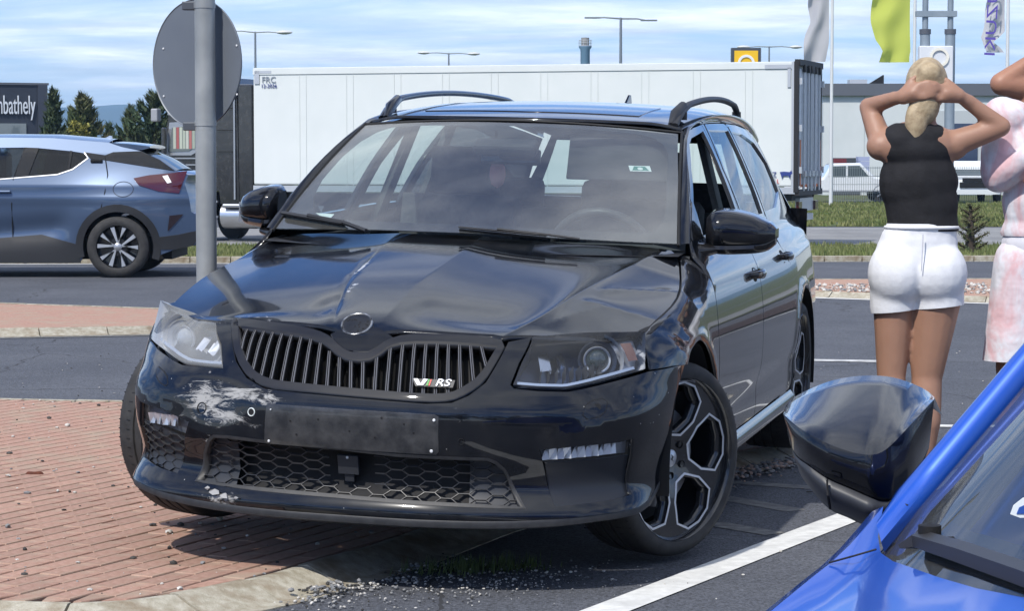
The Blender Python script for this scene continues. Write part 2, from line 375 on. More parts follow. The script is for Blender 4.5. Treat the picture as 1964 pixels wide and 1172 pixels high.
TR={'headlight_r': [(-1.135, 0.793),(-1.006, 0.783),(-0.84, 0.768),(-0.637, 0.759),(-0.532, 0.695),(-0.476, 0.634),(-0.559, 0.632),(-0.656, 0.631),(-0.794, 0.649),(-1.044, 0.672)],
 'headlight_l': [(0.586, 0.76),(0.751, 0.767),(0.948, 0.771),(1.086, 0.77),(1.056, 0.713),(1.028, 0.657),(0.831, 0.634),(0.679, 0.614),(0.586, 0.616),(0.499, 0.622),(0.531, 0.687)],
 'grille_out': [(-0.54, 0.755),(-0.546, 0.766),(-0.427, 0.767),(-0.248, 0.759),(-0.166, 0.749),(-0.114, 0.734),(-0.075, 0.709),(-0.039, 0.694),(0.016, 0.694),(0.043, 0.708),(0.068, 0.733),(0.125, 0.751),(0.265, 0.756),(0.411, 0.751),(0.48, 0.742),(0.444, 0.688),(0.407, 0.632),(0.357, 0.596),(0.309, 0.574),(0.234, 0.568),(0.041, 0.573),(-0.174, 0.58),(-0.287, 0.585),(-0.364, 0.612),(-0.428, 0.655),(-0.497, 0.727)],
 'lower_grille': [(-0.464, 0.421),(-0.404, 0.423),(-0.275, 0.419),(-0.032, 0.413),(0.145, 0.403),(0.263, 0.402),(0.425, 0.402),(0.451, 0.392),(0.477, 0.371),(0.51, 0.309),(0.54, 0.26),(0.393, 0.264),(0.15, 0.266),(-0.028, 0.27),(-0.299, 0.273),(-0.533, 0.276),(-0.513, 0.361),(-0.487, 0.404)],
 'plate': [(-0.266, 0.531),(0.27, 0.526),(0.271, 0.411),(-0.275, 0.415)],
 'fog_r': [(-0.84, 0.487),(-0.682, 0.48),(-0.573, 0.453),(-0.596, 0.407),(-0.703, 0.421),(-0.838, 0.435)],
 'fogmesh_r': [(-0.841, 0.428),(-0.705, 0.415),(-0.601, 0.398),(-0.633, 0.294),(-0.73, 0.3),(-0.881, 0.312)],
 'fog_l': [(0.588, 0.43),(0.707, 0.441),(0.848, 0.444),(0.857, 0.408),(0.711, 0.4),(0.604, 0.392)],
 'foghouse_l': [(0.85, 0.447),(0.906, 0.456),(0.911, 0.407),(0.861, 0.406)],
 'fogpanel_l': [(0.608, 0.384),(0.914, 0.397),(0.921, 0.287),(0.767, 0.277),(0.638, 0.269)],
 'wedge_r': [(-0.845, 0.538),(-0.788, 0.539),(-0.713, 0.523),(-0.62, 0.493),(-0.553, 0.459),(-0.616, 0.47),(-0.717, 0.486),(-0.839, 0.5)],
 'wedge_l': [(0.562, 0.449),(0.688, 0.473),(0.841, 0.509),(0.882, 0.525),(0.992, 0.618),(0.93, 0.466),(0.776, 0.464)],
 'washer_r': [(-0.814, 0.61),(-0.712, 0.592),(-0.672, 0.554),(-0.745, 0.569)],
 'washer_l': [(0.734, 0.574),(0.817, 0.583),(0.787, 0.533),(0.714, 0.524)],
 'tow': [(-0.514, 0.503)],
 'hole': [(-0.325, 0.507)],
 'rs': [(0.177, 0.63),(0.31, 0.632),(0.313, 0.609),(0.185, 0.607)],
 'bump_lip_low': [(-0.944, 0.37),(-0.979, 0.299),(-0.779, 0.275),(-0.627, 0.256),(-0.51, 0.238),(-0.447, 0.224),(-0.313, 0.223),(-0.086, 0.216),(0.133, 0.216),(0.26, 0.217),(0.427, 0.221),(0.499, 0.224),(0.638, 0.235),(0.788, 0.248),(0.944, 0.24),(1.044, 0.264),(1.117, 0.322),(1.12, 0.405),(1.143, 0.471),(1.173, 0.552),(1.232, 0.607),(1.306, 0.652)],
 'lip_line': [(-0.721, 0.266),(-0.517, 0.254),(-0.314, 0.242),(-0.041, 0.239),(0.218, 0.231),(0.427, 0.229),(0.499, 0.232),(0.64, 0.251),(0.795, 0.267),(0.919, 0.287)],
 'arch': [(1.306, 0.652),(1.412, 0.686),(1.55, 0.699),(1.677, 0.684),(1.722, 0.608),(1.771, 0.533)],
 'hoodfront': [(0.352, -0.828),(0.46, -0.728),(0.573, -0.611),(0.63, -0.522),(0.663, -0.464),(0.64, -0.431),(0.646, -0.339),(0.659, -0.26),(0.678, -0.172),(0.703, -0.114),(0.735, -0.071),(0.747, -0.015),(0.728, 0.032),(0.707, 0.055),(0.687, 0.089),(0.677, 0.229),(0.663, 0.383),(0.679, 0.42),(0.611, 0.528),(0.516, 0.663),(0.395, 0.77),(0.317, 0.778),(0.148, 0.802),(-0.05, 0.825),(-0.257, 0.782),(-0.503, 0.712)],
 'creaseA': [(-0.465, -0.253),(-0.066, -0.228),(0.222, -0.21),(0.568, -0.145)],
 'creaseB': [(-0.408, 0.063),(0.018, 0.052),(0.308, 0.036),(0.676, 0.022)],
 'creaseC': [(-0.5, 0.695),(-0.005, 0.593),(0.248, 0.543),(0.509, 0.481),(0.681, 0.414)],
 'tear': [(0.216, -0.206)],
 'badge': [(0.632, -0.053)],
 'door1': [(1.907, 0.9),(1.869, 0.843),(1.857, 0.793),(1.795, 0.707),(1.752, 0.606)],
 'door2': [(3.031, 0.881),(2.947, 0.797),(2.851, 0.696),(2.779, 0.603),(2.723, 0.51),(2.727, 0.431)],
 'handle1': [(2.697, 0.862),(3.131, 0.84)],
 'handle2': [(3.55, 0.877),(4.029, 0.86)],
 'sill': [(2.281, 0.325),(2.735, 0.341),(3.181, 0.403),(2.321, 0.282),(2.784, 0.29),(3.262, 0.353)],
 'rarch': [(3.374, 0.446),(3.427, 0.567),(3.668, 0.654),(3.867, 0.678),(4.051, 0.647),(4.12, 0.552)],
 'shoulder': [(1.91, 0.908),(2.499, 0.929),(3.138, 0.935),(3.912, 0.94)],
 'win1': [(-1.129, 1.317),(-1.254, 1.338),(-1.56, 1.371),(-1.451, 1.219),(-1.427, 1.082),(-0.824, 0.997),(-0.671, 1.007),(-0.719, 1.131)],
 'win2': [(-1.718, 1.378),(-2.216, 1.367),(-2.088, 1.205),(-2.054, 1.031),(-1.755, 1.063),(-1.536, 1.077),(-1.564, 1.217)],
 'win3': [(-2.439, 1.351),(-2.617, 1.314),(-2.572, 1.183),(-2.503, 1.037),(-2.208, 1.029)],
 'beltline': [(-0.671, 1.007),(-1.225, 1.032),(-2.049, 1.029),(-2.908, 1.028)],
 'ws': [(-1.036, 0.99),(-0.87, 0.979),(-0.281, 0.939),(0.37, 0.934),(0.964, 0.923),(0.989, 0.449),(0.988, 0.04),(0.775, 0.04),(0.295, 0.073),(-0.087, 0.081),(-0.496, 0.077),(-1.03, 0.088),(-1.044, 0.533)],
 'sensor': [(-0.203, 0.803),(0.17, 0.789),(0.182, 0.708),(-0.135, 0.716)],
 'sticker': [(0.748, 0.633),(0.847, 0.636),(0.852, 0.56),(0.756, 0.558)],
 'wiper1': [(-1.033, 0.135),(-0.806, 0.095),(-0.625, 0.072)],
 'wiper2': [(0.02, 0.072),(0.397, 0.051)],
 'antenna': [(-2.201, 0.128)],
 'rail': [(-1.183, 0.531)],
 'railr': [(-1.305, -0.579)],
 'sunroof': [(-1.278, 0.398),(-1.752, 0.415)],
 'mirl': [(2.017, 0.964)]}
# ================================================================ the ground, roads and islands
def gz(d):   # the land falls away gently beyond the roundabout
    return float(np.interp(d,[-1e4,30.5,50,1e5],[0,0,-.65,-.65]))
def sheet(name,poly,z,m,step=None,parent=None,kind='structure'):
    """flat sheet following the slope of the land (z above the ground profile)"""
    ds=sorted(set([p[1] for p in poly])); 
    bmx=bmesh.new(); vs=[bmx.verts.new((x,y,0)) for x,y in poly]; bmx.faces.new(vs)
    for d in (30.5,50): bmesh.ops.bisect_plane(bmx,geom=bmx.verts[:]+bmx.edges[:]+bmx.faces[:],plane_co=(0,d,0),plane_no=(0,1,0))
    for v in bmx.verts: v.co.z=gz(v.co.y)+z
    bmesh.ops.triangulate(bmx,faces=bmx.faces[:]); bmesh.ops.recalc_face_normals(bmx,faces=bmx.faces)
    me=bpy.data.meshes.new(name); bmx.to_mesh(me); bmx.free()
    o=link(name,me,m,parent); 
    if me.polygons and sum(p.normal.z for p in me.polygons)<0: me.flip_normals()
    if kind: o['kind']=kind
    return o
# asphalt: fine light aggregate in dark binder, worn patches
ma=principled('asphalt',(.06,.06,.065),.85); t=ma.node_tree; b=t.nodes['Principled BSDF']; tc=N(t,'ShaderNodeTexCoord')
nz=N(t,'ShaderNodeTexNoise',inp={'Scale':.7,'Detail':8.0,'Roughness':.65}); L(t,tc.outputs['Object'],nz.inputs[0])
vo=N(t,'ShaderNodeTexVoronoi',inp={'Scale':150.0}); L(t,tc.outputs['Object'],vo.inputs['Vector'])
r=N(t,'ShaderNodeValToRGB'); e=r.color_ramp.elements; e[0].position=.3;e[0].color=(.052,.056,.067,1);e[1].position=.72;e[1].color=(.088,.093,.106,1); L(t,nz.outputs[0],r.inputs[0])
sc_=N(t,'ShaderNodeSeparateColor'); L(t,vo.outputs['Color'],sc_.inputs[0])
rs_=N(t,'ShaderNodeMapRange'); rs_.inputs[1].default_value=.0; rs_.inputs[2].default_value=1; rs_.inputs[3].default_value=.55; rs_.inputs[4].default_value=1.7; L(t,sc_.outputs[0],rs_.inputs[0])
mm=N(t,'ShaderNodeMixRGB',blend_type='MULTIPLY'); mm.inputs[0].default_value=1; L(t,r.outputs[0],mm.inputs[1]); L(t,rs_.outputs[0],mm.inputs[2])
# tar cracks
v2=N(t,'ShaderNodeTexVoronoi',feature='DISTANCE_TO_EDGE',inp={'Scale':.33}); nd=N(t,'ShaderNodeTexNoise',inp={'Scale':2.0,'Detail':5.0}); L(t,tc.outputs['Object'],nd.inputs[0])
ad=N(t,'ShaderNodeMixRGB',blend_type='ADD'); ad.inputs[0].default_value=.35; L(t,tc.outputs['Object'],ad.inputs[1]); L(t,nd.outputs['Color'],ad.inputs[2]); L(t,ad.outputs[0],v2.inputs['Vector'])
lt=N(t,'ShaderNodeMath',operation='LESS_THAN'); lt.inputs[1].default_value=.0022; L(t,v2.outputs['Distance'],lt.inputs[0])
m3=N(t,'ShaderNodeMixRGB'); m3.inputs[2].default_value=(.036,.037,.041,1); L(t,mm.outputs[0],m3.inputs[1]); L(t,lt.outputs[0],m3.inputs[0]); L(t,m3.outputs[0],b.inputs['Base Color'])
bp=N(t,'ShaderNodeBump'); bp.inputs['Strength'].default_value=1; bp.inputs['Distance'].default_value=.0025; L(t,vo.outputs['Distance'],bp.inputs['Height']); L(t,bp.outputs[0],b.inputs['Normal'])
M['asphalt']=ma
M['asphalt2']=noisy('old_pale_asphalt',(.20,.20,.20),(.27,.27,.265),3,.9,.002,60,c3=(.16,.16,.16),s3=.4)
M['line']=noisy('worn_road_paint',(.60,.60,.57),(.74,.74,.71),25,.7,.0008,200,c3=(.52,.52,.50),s3=7)
mfl=noisy('faded_road_paint',(.10,.10,.10),(.20,.20,.19),18,.85,.001,150)
mgr_=noisy('verge_soil',(.045,.06,.02),(.10,.10,.04),3,.95,.01,40,c3=(.05,.09,.02),s3=.8)
P=[]
xs=[-3000,-300,-60,-20,-8,0,8,20,60,300,3000]; ys_=[-3000,-200,-30,0,8,15,22,30.5,36,42,50,60,100,200,600,3000]
MB().grid([[(x,y,gz(y)) for x in xs] for y in ys_]).build('ground',M['asphalt'])['kind']='structure'
far=sheet('field',[(-3000,107),(3000,107),(3000,9000),(-3000,9000)],.008,mgr_)
def dpt(u,v,z=0.0):
    d=(1.32-z)*4700/(v-300); return ((u-982)/4700*d,d)
# ---- islands: brick core, sloping concrete kerb stones
ZI=.05
isl_a=[dpt(u,v,ZI) for u,v in ((-60,1156),(0,1160),(145,1163),(221,1160),(313,1147),(400,1131),(500,1110),(626,1073),(693,1057),(746,1038))]+[(-.20,8.62),(.12,9.22),(.50,9.85),(.92,10.42),(1.28,10.85),(1.52,11.25),(1.50,11.62),(1.22,11.92),(.5,12.2),(-.5,12.45),(-1.9,12.62),(-2.72,12.8),(-4.2,13.05),(-4.2,7.2)]
isl_b=[(-7,17.9),(-3.8,18.05),(-2.7,18.35),(-1.2,18.8),(-.2,19.25),(.1,19.5),(-.3,19.8),(-2.9,20.4),(-4.5,21.2),(-7,22.2)]
isl_c=[(1.2,23.6),(1.5,23.3),(2.8,23.15),(4.2,22.3),(7,21.4),(9,21.5),(9,25.2),(5,25.4),(2.5,25.3),(1.5,24.4)]
def island(name,poly,stone=.30,outer=None,nstones=True):
    poly=[tuple(p) for p in poly]; core=inset(poly,.004)
    o=MB().add([(x,y,ZI-.012) for x,y in core],[tuple(range(len(core)))],0).build(name,noisy('joint_sand_'+name,(.018,.008,.006),(.045,.022,.016),30,.95,.002,100)); o['kind']='structure'
    if o.data.polygons[0].normal.z<0: o.data.flip_normals()
    return o
def kerb(name,poly,stone=.30,closed=True,w=.15,gut=.07,mat_=None):
    k=MB(); pts=densify(poly,.05,closed=closed); q=np.array(pts); seg=np.hypot(*np.diff(np.r_[q,q[:1]],axis=0).T); cum=np.r_[0,np.cumsum(seg)]; tot=cum[-1] if closed else cum[-2]
    ar=sum(q[i][0]*q[(i+1)%len(q)][1]-q[(i+1)%len(q)][0]*q[i][1] for i in range(len(q))); sg=1 if ar>0 else -1
    def at(s):
        s=s%tot if closed else s; i=int(np.clip(np.searchsorted(cum,s)-1,0,len(q)-1)); a=q[i];b=q[(i+1)%len(q)]; u=(s-cum[i])/max(1e-9,seg[i]); t=(b-a)/max(1e-9,np.hypot(*(b-a))); return a+(b-a)*u,np.array([t[1],-t[0]])*sg
    base=None; n=int(tot/stone); res=[]
    for i in range(n):
        s0=i*stone+.004; s1=(i+1)*stone-.004; rows=[]; dz=random.uniform(-.003,.003)
        p0,n0=at(s0);p1,n1=at(s1); pm=(p0+p1)/2
        d=pm[1]; 
        if d<5 or abs(pm[0])>d*.209+.5: continue
        for s in (s0,(s0+s1)/2,s1):
            p,nn=at(s); rows.append([(*(p+nn*.002),-.08),(*(p+nn*.002),ZI+.002+dz),(*(p+nn*.035),ZI+.004+dz),(*(p+nn*w),.006+dz),(*(p+nn*(w+gut)),.004),(*(p+nn*(w+gut)),-.08)])
        res.append((d,rows))
    res.sort(key=lambda a:a[0])
    o=None
    for i,(d,rows) in enumerate(res):
        m_=MB().grid(rows); m_.add(rows[0],[tuple(range(6))]); m_.add(rows[-1],[tuple(range(6))])
        z=gz(d)
        if o is None:
            o=empty(name); o['kind']='structure'
        if i<150:
            s_=m_.build('kerb_stone',mat_ or M['concrete'],o,30); s_.location=(0,0,z)
    return o
ia=island('brick_island',isl_a); kerb('island_kerb',isl_a)
mbr=noisy('brick_paver',(.315,.178,.128),(.41,.25,.19),40,.9,.0012,180,c3=(.34,.26,.19),s3=6,rv=.10)
def pavers(o,poly,ang,L_=.205,W_=.088,lim=300,g=.009,h=.012,dens=True,org=(0,0)):
    ca,sa=math.cos(ang),math.sin(ang); inn=inset(poly,.012); lo=np.min(poly,0);hi=np.max(poly,0); R=max(hi-lo)*1.5; c=(lo+hi)/2
    full=[]; n1=int(R/L_)+1;n2=int(R/W_)+1
    for j in range(-n2,n2):
        for i in range(-n1,n1):
            u0=i*L_+(L_*.5 if j%2 else 0)+g/2; v0=j*W_+g/2+random.uniform(-.001,.001); u1=u0+L_-g*.12; v1=v0+W_-g
            P=[(c[0]+org[0]+ca*u-sa*v,c[1]+org[1]+sa*u+ca*v) for u,v in ((u0,v0),(u1,v0),(u1,v1),(u0,v1))]
            m=np.mean(P,0)
            if abs(m[0])>m[1]*.209+.25 : continue
            k=inpoly(P,inn)
            if k.any(): full.append((m[1],P,k.all(),(u0,v0)))
    full.sort(key=lambda a:a[0]); 
    def clip(P):
        # clip quad by polygon edges crudely: shrink outside corners towards the centre until inside
        m=np.mean(P,0); 
        if not inpoly([m],inn)[0]:
            ins=[p for p,k in zip(P,inpoly(P,inn)) if k]
            m=np.mean(ins,0)
        out=[]
        for p in P:
            a=np.array(p)
            if not inpoly([a],inn)[0]:
                l,hh=0.,1.
                for _ in range(9):
                    md=(l+hh)/2; q=m+(a-m)*md
                    if inpoly([q],inn)[0]: l=md
                    else: hh=md
                a=m+(a-m)*l
            out.append(tuple(a))
        return out
    mesh0=None; st=MB()
    def brickmesh(P,mb):
        b=.0035; c=np.mean(P,0); lo_=[(x,y,ZI-.012) for x,y in P]; mid=[(x,y,ZI-.0035) for x,y in P]; top=[tuple(np.array(p)+(c-np.array(p))/max(1e-6,np.hypot(*(c-np.array(p))))*b*1.3)+(ZI,) for p in P]
        return mb.add(lo_+mid+top,[(0,1,5,4),(1,2,6,5),(2,3,7,6),(3,0,4,7),(4,5,9,8),(5,6,10,9),(6,7,11,10),(7,4,8,11),(8,9,10,11)])
    cnt=0
    for d,P,al,_ in full:
        if not al: P=clip(P)
        if cnt<lim:
            m=np.mean(P,0)
            if al:
                if mesh0 is None:
                    Q=[tuple(np.array(p)-m) for p in P]; mesh0=brickmesh(Q,MB()).mesh('brick'); me=mesh0; 
                    me.materials.append(mbr)
                ob=bpy.data.objects.new('brick',mesh0); col.objects.link(ob); ob.parent=o; ob.location=(m[0],m[1],random.uniform(-.0014,.0014)); ob.rotation_euler=(random.uniform(-.004,.004),random.uniform(-.004,.004),random.uniform(-.002,.002))
            else: brickmesh(P,MB()).build('brick',mbr,o)
            cnt+=1
        else: brickmesh(P,st)
    if st.v: q=st.build('brick',mbr,o); q['kind']='stuff'
pavers(ia,isl_a,R_(63.5))
ib=island('brick_island',isl_b); kerb('island_kerb',isl_b,.5); pavers(ib,isl_b,R_(40),lim=0,L_=.2,W_=.1)
icx=island('brick_island',isl_c); kerb('island_kerb',isl_c,.5,w=.12); pavers(icx,isl_c,R_(20),lim=0)
# white edge lines painted against the kerbs
def strip(name,pts,w,z=.004,m=None,closed=False):
    q=np.array(pts,float); n=len(q); A=[];B=[]
    for i in range(n):
        t=(q[min(i+1,n-1)]-q[max(i-1,0)]); t/=np.hypot(*t); nn=np.array([-t[1],t[0]]); A.append(q[i]+nn*w/2);B.append(q[i]-nn*w/2)
    return MB().grid([[(*a,gz(a[1])+z),(*b,gz(b[1])+z)] for a,b in zip(A,B)]).build(name,m or M['line'])
def sline(*a,**k): o=strip('painted_line',*a,**k); o['kind']='structure'; return o
sline([(-.4,5.75),(.31,7.115),(1.05,8.55),(2.9,12.1)],.128)
sline([(-8,17.55),(-3.8,17.72),(-2.65,18.02),(-1.1,18.5)],.09,m=mfl)
sline([(1.1,23.05),(2.8,22.85),(4.25,21.95),(7,21.05)],.13)
sline([(-4.6,13.28),(-1.9,12.86),(-.5,12.7),(1.3,12.15)],.06)
sline([(1.80,15.85),(2.45,15.7)],.15,m=noisy('half_worn_paint',(.30,.30,.30),(.6,.6,.58),12,.8))
sline([(1.85,11.95),(2.6,11.9)],.10)
for k,(p0,p1) in enumerate((((.81,9.43),(1.06,9.07)),((.84,9.9),(1.2,9.7)),((.72,8.75),(.92,8.50)))): sline([p0,p1],.10,m=mfl,z=.0015+.0004*k)
# far kerb and verge, second carriageway
fk=[(-14,31.2),(-6,30.3),(-2,30.6),(3,31.4),(8,32.4),(14,33.5)]
kr=[]; km=MB()
for i in range(len(fk)-1):
    a,b=np.array(fk[i]),np.array(fk[i+1]); n=int(np.hypot(*(b-a))/.5)
    for j in range(n):
        p=a+(b-a)*(j+.5)/n; ang=math.atan2(*(b-a)[::-1])
        if abs(p[0])<p[1]*.215: 
            kr.append((p,ang))
kp=empty('verge_kerb'); kp['kind']='structure'; kmesh=None
for p,ang in kr:
    if kmesh is None: kmesh=MB().box((0,0,-.005),(.495,.20,.16),taper=.985).mesh('kerb_stone'); kmesh.materials.append(M['concrete'])
    ob=bpy.data.objects.new('kerb_stone',kmesh); col.objects.link(ob); ob.parent=kp; ob.location=(p[0],p[1],gz(p[1])); ob.rotation_euler=(0,0,ang)
sline([(x,y-.35) for x,y in fk],.12,z=.005)
vg=[(x,y+.1) for x,y in fk]+[(40,36),(40,52.5),(14,53.5),(6,53.5),(-3,53),(-8,53.5),(-40,54),(-40,34)]
sheet('verge_ground',vg,.05,mgr_)
sheet('concrete_apron',[(-40,54.2),(-8,53.7),(-3,53.2),(14,53.7),(40,52.7),(60,58),(60,68),(-60,68)],.006,M['asphalt2'])
fg=[(2.5,69),(60,67),(60,100),(2.5,102)]; sheet('lawn_ground',fg,.012,mgr_)
# grass blades: stuff, one object per strip
def grass(name,poly,n,h=(.05,.16),z=.05,cols=((.12,.155,.045),(.22,.22,.09)),w=.006,tuft=5,seed=1,label='short grass'):
    r=np.random.default_rng(seed); lo=np.min(poly,0);hi=np.max(poly,0); V=[];F=[];k=0;c=0
    while c<n and k<n*30:
        k+=1; p=lo+(hi-lo)*r.random(2)
        if abs(p[0])>p[1]*.212 or not inpoly([p],poly)[0]: continue
        c+=1; zz=gz(p[1])+z
        for _ in range(tuft):
            a=r.random()*6.28; hh=h[0]+(h[1]-h[0])*r.random()**1.5; q=p+(r.random(2)-.5)*.12; ww=w*(1+r.random()); le=(r.random()-.5)*hh*1.1; i=len(V)
            V+= [(q[0]-ww*math.cos(a),q[1]-ww*math.sin(a),zz),(q[0]+ww*math.cos(a),q[1]+ww*math.sin(a),zz),(q[0]+le*math.sin(a),q[1]+le*math.cos(a),zz+hh)]; F.append((i,i+1,i+2))
    o=MB().add(V,F).build(name,noisy('blade_'+name,cols[0],cols[1],2.5,.8,c3=(.07,.11,.02),s3=1.2),fixn=False); tag(o,label,'grass',kind='stuff'); return o
grass('verge_grass',vg,12000,w=.010,h=(.02,.12),seed=2,label='tufty grass growing on the far verge of the road')
grass('lawn_grass',fg,9000,w=.028,h=(.04,.17),z=.01,seed=3,label='lawn grass in front of the wire fence')
# loose stones: gravel by the kerb and on the island, in one scattered lot
def stones(name,spots,label,cols,seed,cat='gravel'):
    r=np.random.default_rng(seed); m_=MB(); ico=[(0,0,1),(.89,0,.45),(.28,.85,.45),(-.72,.53,.45),(-.72,-.53,.45),(.28,-.85,.45),(.72,.53,-.45),(-.28,.85,-.45),(-.89,0,-.45),(-.28,-.85,-.45),(.72,-.53,-.45),(0,0,-1)]
    fc=[(0,1,2),(0,2,3),(0,3,4),(0,4,5),(0,5,1),(1,6,2),(2,7,3),(3,8,4),(4,9,5),(5,10,1),(1,10,6),(2,6,7),(3,7,8),(4,8,9),(5,9,10),(6,11,7),(7,11,8),(8,11,9),(9,11,10),(10,11,6)]
    for x,y,z,s in spots:
        a=r.random()*6.28; sx_,sy_,sz_=s*(.7+.6*r.random()),s*(.7+.6*r.random()),s*(.45+.4*r.random()); V=[]
        for p in ico:
            j=1+.22*(r.random()-.5); u,v,w=p[0]*sx_*j,p[1]*sy_*j,p[2]*sz_*j; V.append((x+u*math.cos(a)-v*math.sin(a),y+u*math.sin(a)+v*math.cos(a),z+w+sz_*.6))
        m_.add(V,fc,int(r.integers(0,len(cols))))
    o=m_.build(name,cols,None,50,fixn=False); tag(o,label,cat,kind='stuff'); return o
mst=[noisy('stone_pale',(.42,.40,.36),(.6,.58,.54),40,.8),noisy('stone_dark',(.035,.034,.033),(.07,.066,.06),40,.8),noisy('stone_grey',(.16,.165,.17),(.26,.26,.26),40,.85),noisy('stone_pink',(.35,.25,.2),(.45,.33,.27),40,.85)]
r=np.random.default_rng(5)
bigger=[]
for u,v,s,c in ((1280-490,0,0,0),): pass
pebs=[(288,1013,.011,1),(342,1013,.009,1),(319,1027,.012,0),(418,1003,.010,0),(425,1058,.007,0),(384,1087,.008,2),(250,1077,.008,1),(327,1088,.009,1),(40,1061,.008,1),(39,1109,.007,1),(47,951,.010,2),(105,947,.006,0),(138,949,.006,0),(128,948,.006,1),(13,873,.010,1),(117,983,.006,1),(8,1017,.010,2),(10,917,.010,0),(175,900,.007,0),(212,936,.006,1),(293,974,.006,1),(103,905,.006,0),(125,820,.010,0),(186,780,.008,1),(40,785,.007,0),(90,805,.008,1),(105,823,.007,0),(150,776,.007,1),(20,841,.006,0),(76,888,.006,1),(165,1139,.007,0),(339,1138,.008,0),(145,910,.006,2),(320,1058,.007,1),(470,984,.008,2),(606,1050,.006,0),(665,985,.008,3),(710,1028,.007,2),(380,1010,.006,0)]
for u,v,s,c in pebs:
    x,y=dpt(u,v,ZI); bigger.append((x,y,ZI,s*1.35,c))
for k,cn,lb in ((0,'pale','pale pebble'),(1,'dark','dark pebble'),(2,'grey','grey pebble'),(3,'pink','pink pebble')):
    sp=[b[:4] for b in bigger if b[4]==k]
    stones('scattered_pebbles',sp,cn+' pebbles scattered over the brick island beside the crashed car',[mst[k]],10+k,'pebbles')
sp=[]
for _ in range(1500):
    p=(r.uniform(-3,1.2),r.uniform(6.8,13)); 
    if inpoly([p],isl_a)[0]: sp.append((*p,ZI,.0015+.006*r.random()**2.5))
stones('fine_grit',sp,'fine grit lying over the red brick island','x' and mst,21,'grit')
sp=[]
def along(pts,n,w,smin,smax,zz=.004):
    q=np.array(pts); 
    for _ in range(n):
        u=r.random()*(len(q)-1); i=int(u); p=q[i]+(q[i+1]-q[i])*(u-i); d=r.normal(0,w,2); sp.append((p[0]+d[0],p[1]+d[1],zz,r.uniform(smin,smax)))
along([(-.62,7.15),(-.45,7.45),(-.25,7.62)],190,.045,.002,.008); along([(-.55,7.08),(-.1,7.5),(.15,7.7)],420,.10,.0012,.006)
along([(-.42,7.2),(.0,7.5),(.3,7.65)],350,.14,.0008,.0035); along([(-.60,7.26),(-.52,7.38)],70,.03,.005,.010,.02); along([(-.40,7.66),(-.30,7.8),(-.1,7.9)],60,.06,.004,.009)
stones('kerb_gravel',sp,'loose gravel washed up against the kerb below the bumper',mst[:3]+[mst[2]],22)
sp=[]; along([(.86,10.02),(1.05,10.32),(1.25,10.62),(1.5,10.95)],620,.05,.006,.016); along([(.8,9.9),(1.6,10.9)],300,.15,.002,.008)
stones('gravel_strip',sp,'strip of dark gravel behind the front wheel of the crashed car',[mst[2],mst[1],mst[3],mst[2]],23)
sp=[]
for _ in range(520): p=(r.uniform(-3,3.5),r.uniform(6.8,17)); sp.append((*p,.003,r.uniform(.0015,.006)))
stones('road_grit',[s for s in sp if not inpoly([s[:2]],isl_a)[0]],'scattered bits of grit and litter on the asphalt',[mst[0],mst[2],mst[0],mst[1]],24,'grit')
sp=[]; 
for _ in range(1600):
    p=(r.uniform(1.6,6),r.uniform(22.6,24.3)); 
    if inpoly([p],isl_c)[0]: sp.append((*p,ZI,r.uniform(.008,.024)))
stones('island_gravel',sp,'pale gravel covering the near edge of the right-hand island',[mst[0],mst[2],mst[0],mst[3]],25)
sheet_=MB().add([(x,y,ZI+.004) for x,y in [p for p in isl_c if p[1]<24.2 or True]],[tuple(range(len(isl_c)))]) if False else None
x,y=dpt(60,912,ZI)
MB().add([(x+a*.035,y+b*.010,ZI+c*.008) for a,b,c in ((-1,-.6,0),(1,-.8,0),(1.1,.5,0),(-.9,.9,0),(-.8,-.3,1),(.8,-.5,1.3),(.9,.3,.9),(-.7,.5,1.2))],[(0,3,2,1),(4,5,6,7),(0,1,5,4),(1,2,6,5),(2,3,7,6),(3,0,4,7)]).build('rusty_scrap',noisy('rust',(.07,.018,.010),(.14,.04,.02),60,.8)); tag(bpy.data.objects['rusty_scrap'],'small rust-brown metal scrap lying on the red bricks at the left','scrap')
x,y=dpt(1560,950); tw=MB()
for k in range(4): a=random.uniform(-.4,.4); tw.tube([(x-.02+.02*k,y+.01*k,.006),(x+.05*math.cos(a)+.01*k,y+.05*math.sin(a),.012)],.0022,5)
tag(tw.build('twigs',mst[1]),'small dark twigs on the asphalt between the wheel and the blue car mirror','twigs',kind='stuff')
# weeds growing at the kerb under the bumper
V=[];F=[]
for _ in range(420):
    x=-.28+.34*r.random()+.05*r.normal(); y=7.72+.25*(x+.28)+.05*r.normal(); a=r.random()*6.28; h=.01+.05*r.random(); le=(r.random()-.5)*.05; i=len(V)
    V+= [(x-.003*math.cos(a),y-.003*math.sin(a),0),(x+.003*math.cos(a),y+.003*math.sin(a),0),(x+le*math.sin(a)+.004,y+le*math.cos(a),h)]; F.append((i,i+1,i+2))
tag(MB().add(V,F).build('weeds',noisy('weed_green',(.04,.07,.02),(.10,.13,.04),30,.8),fixn=False),'low green weeds growing along the kerb in the shade of the bumper','weeds',kind='stuff')

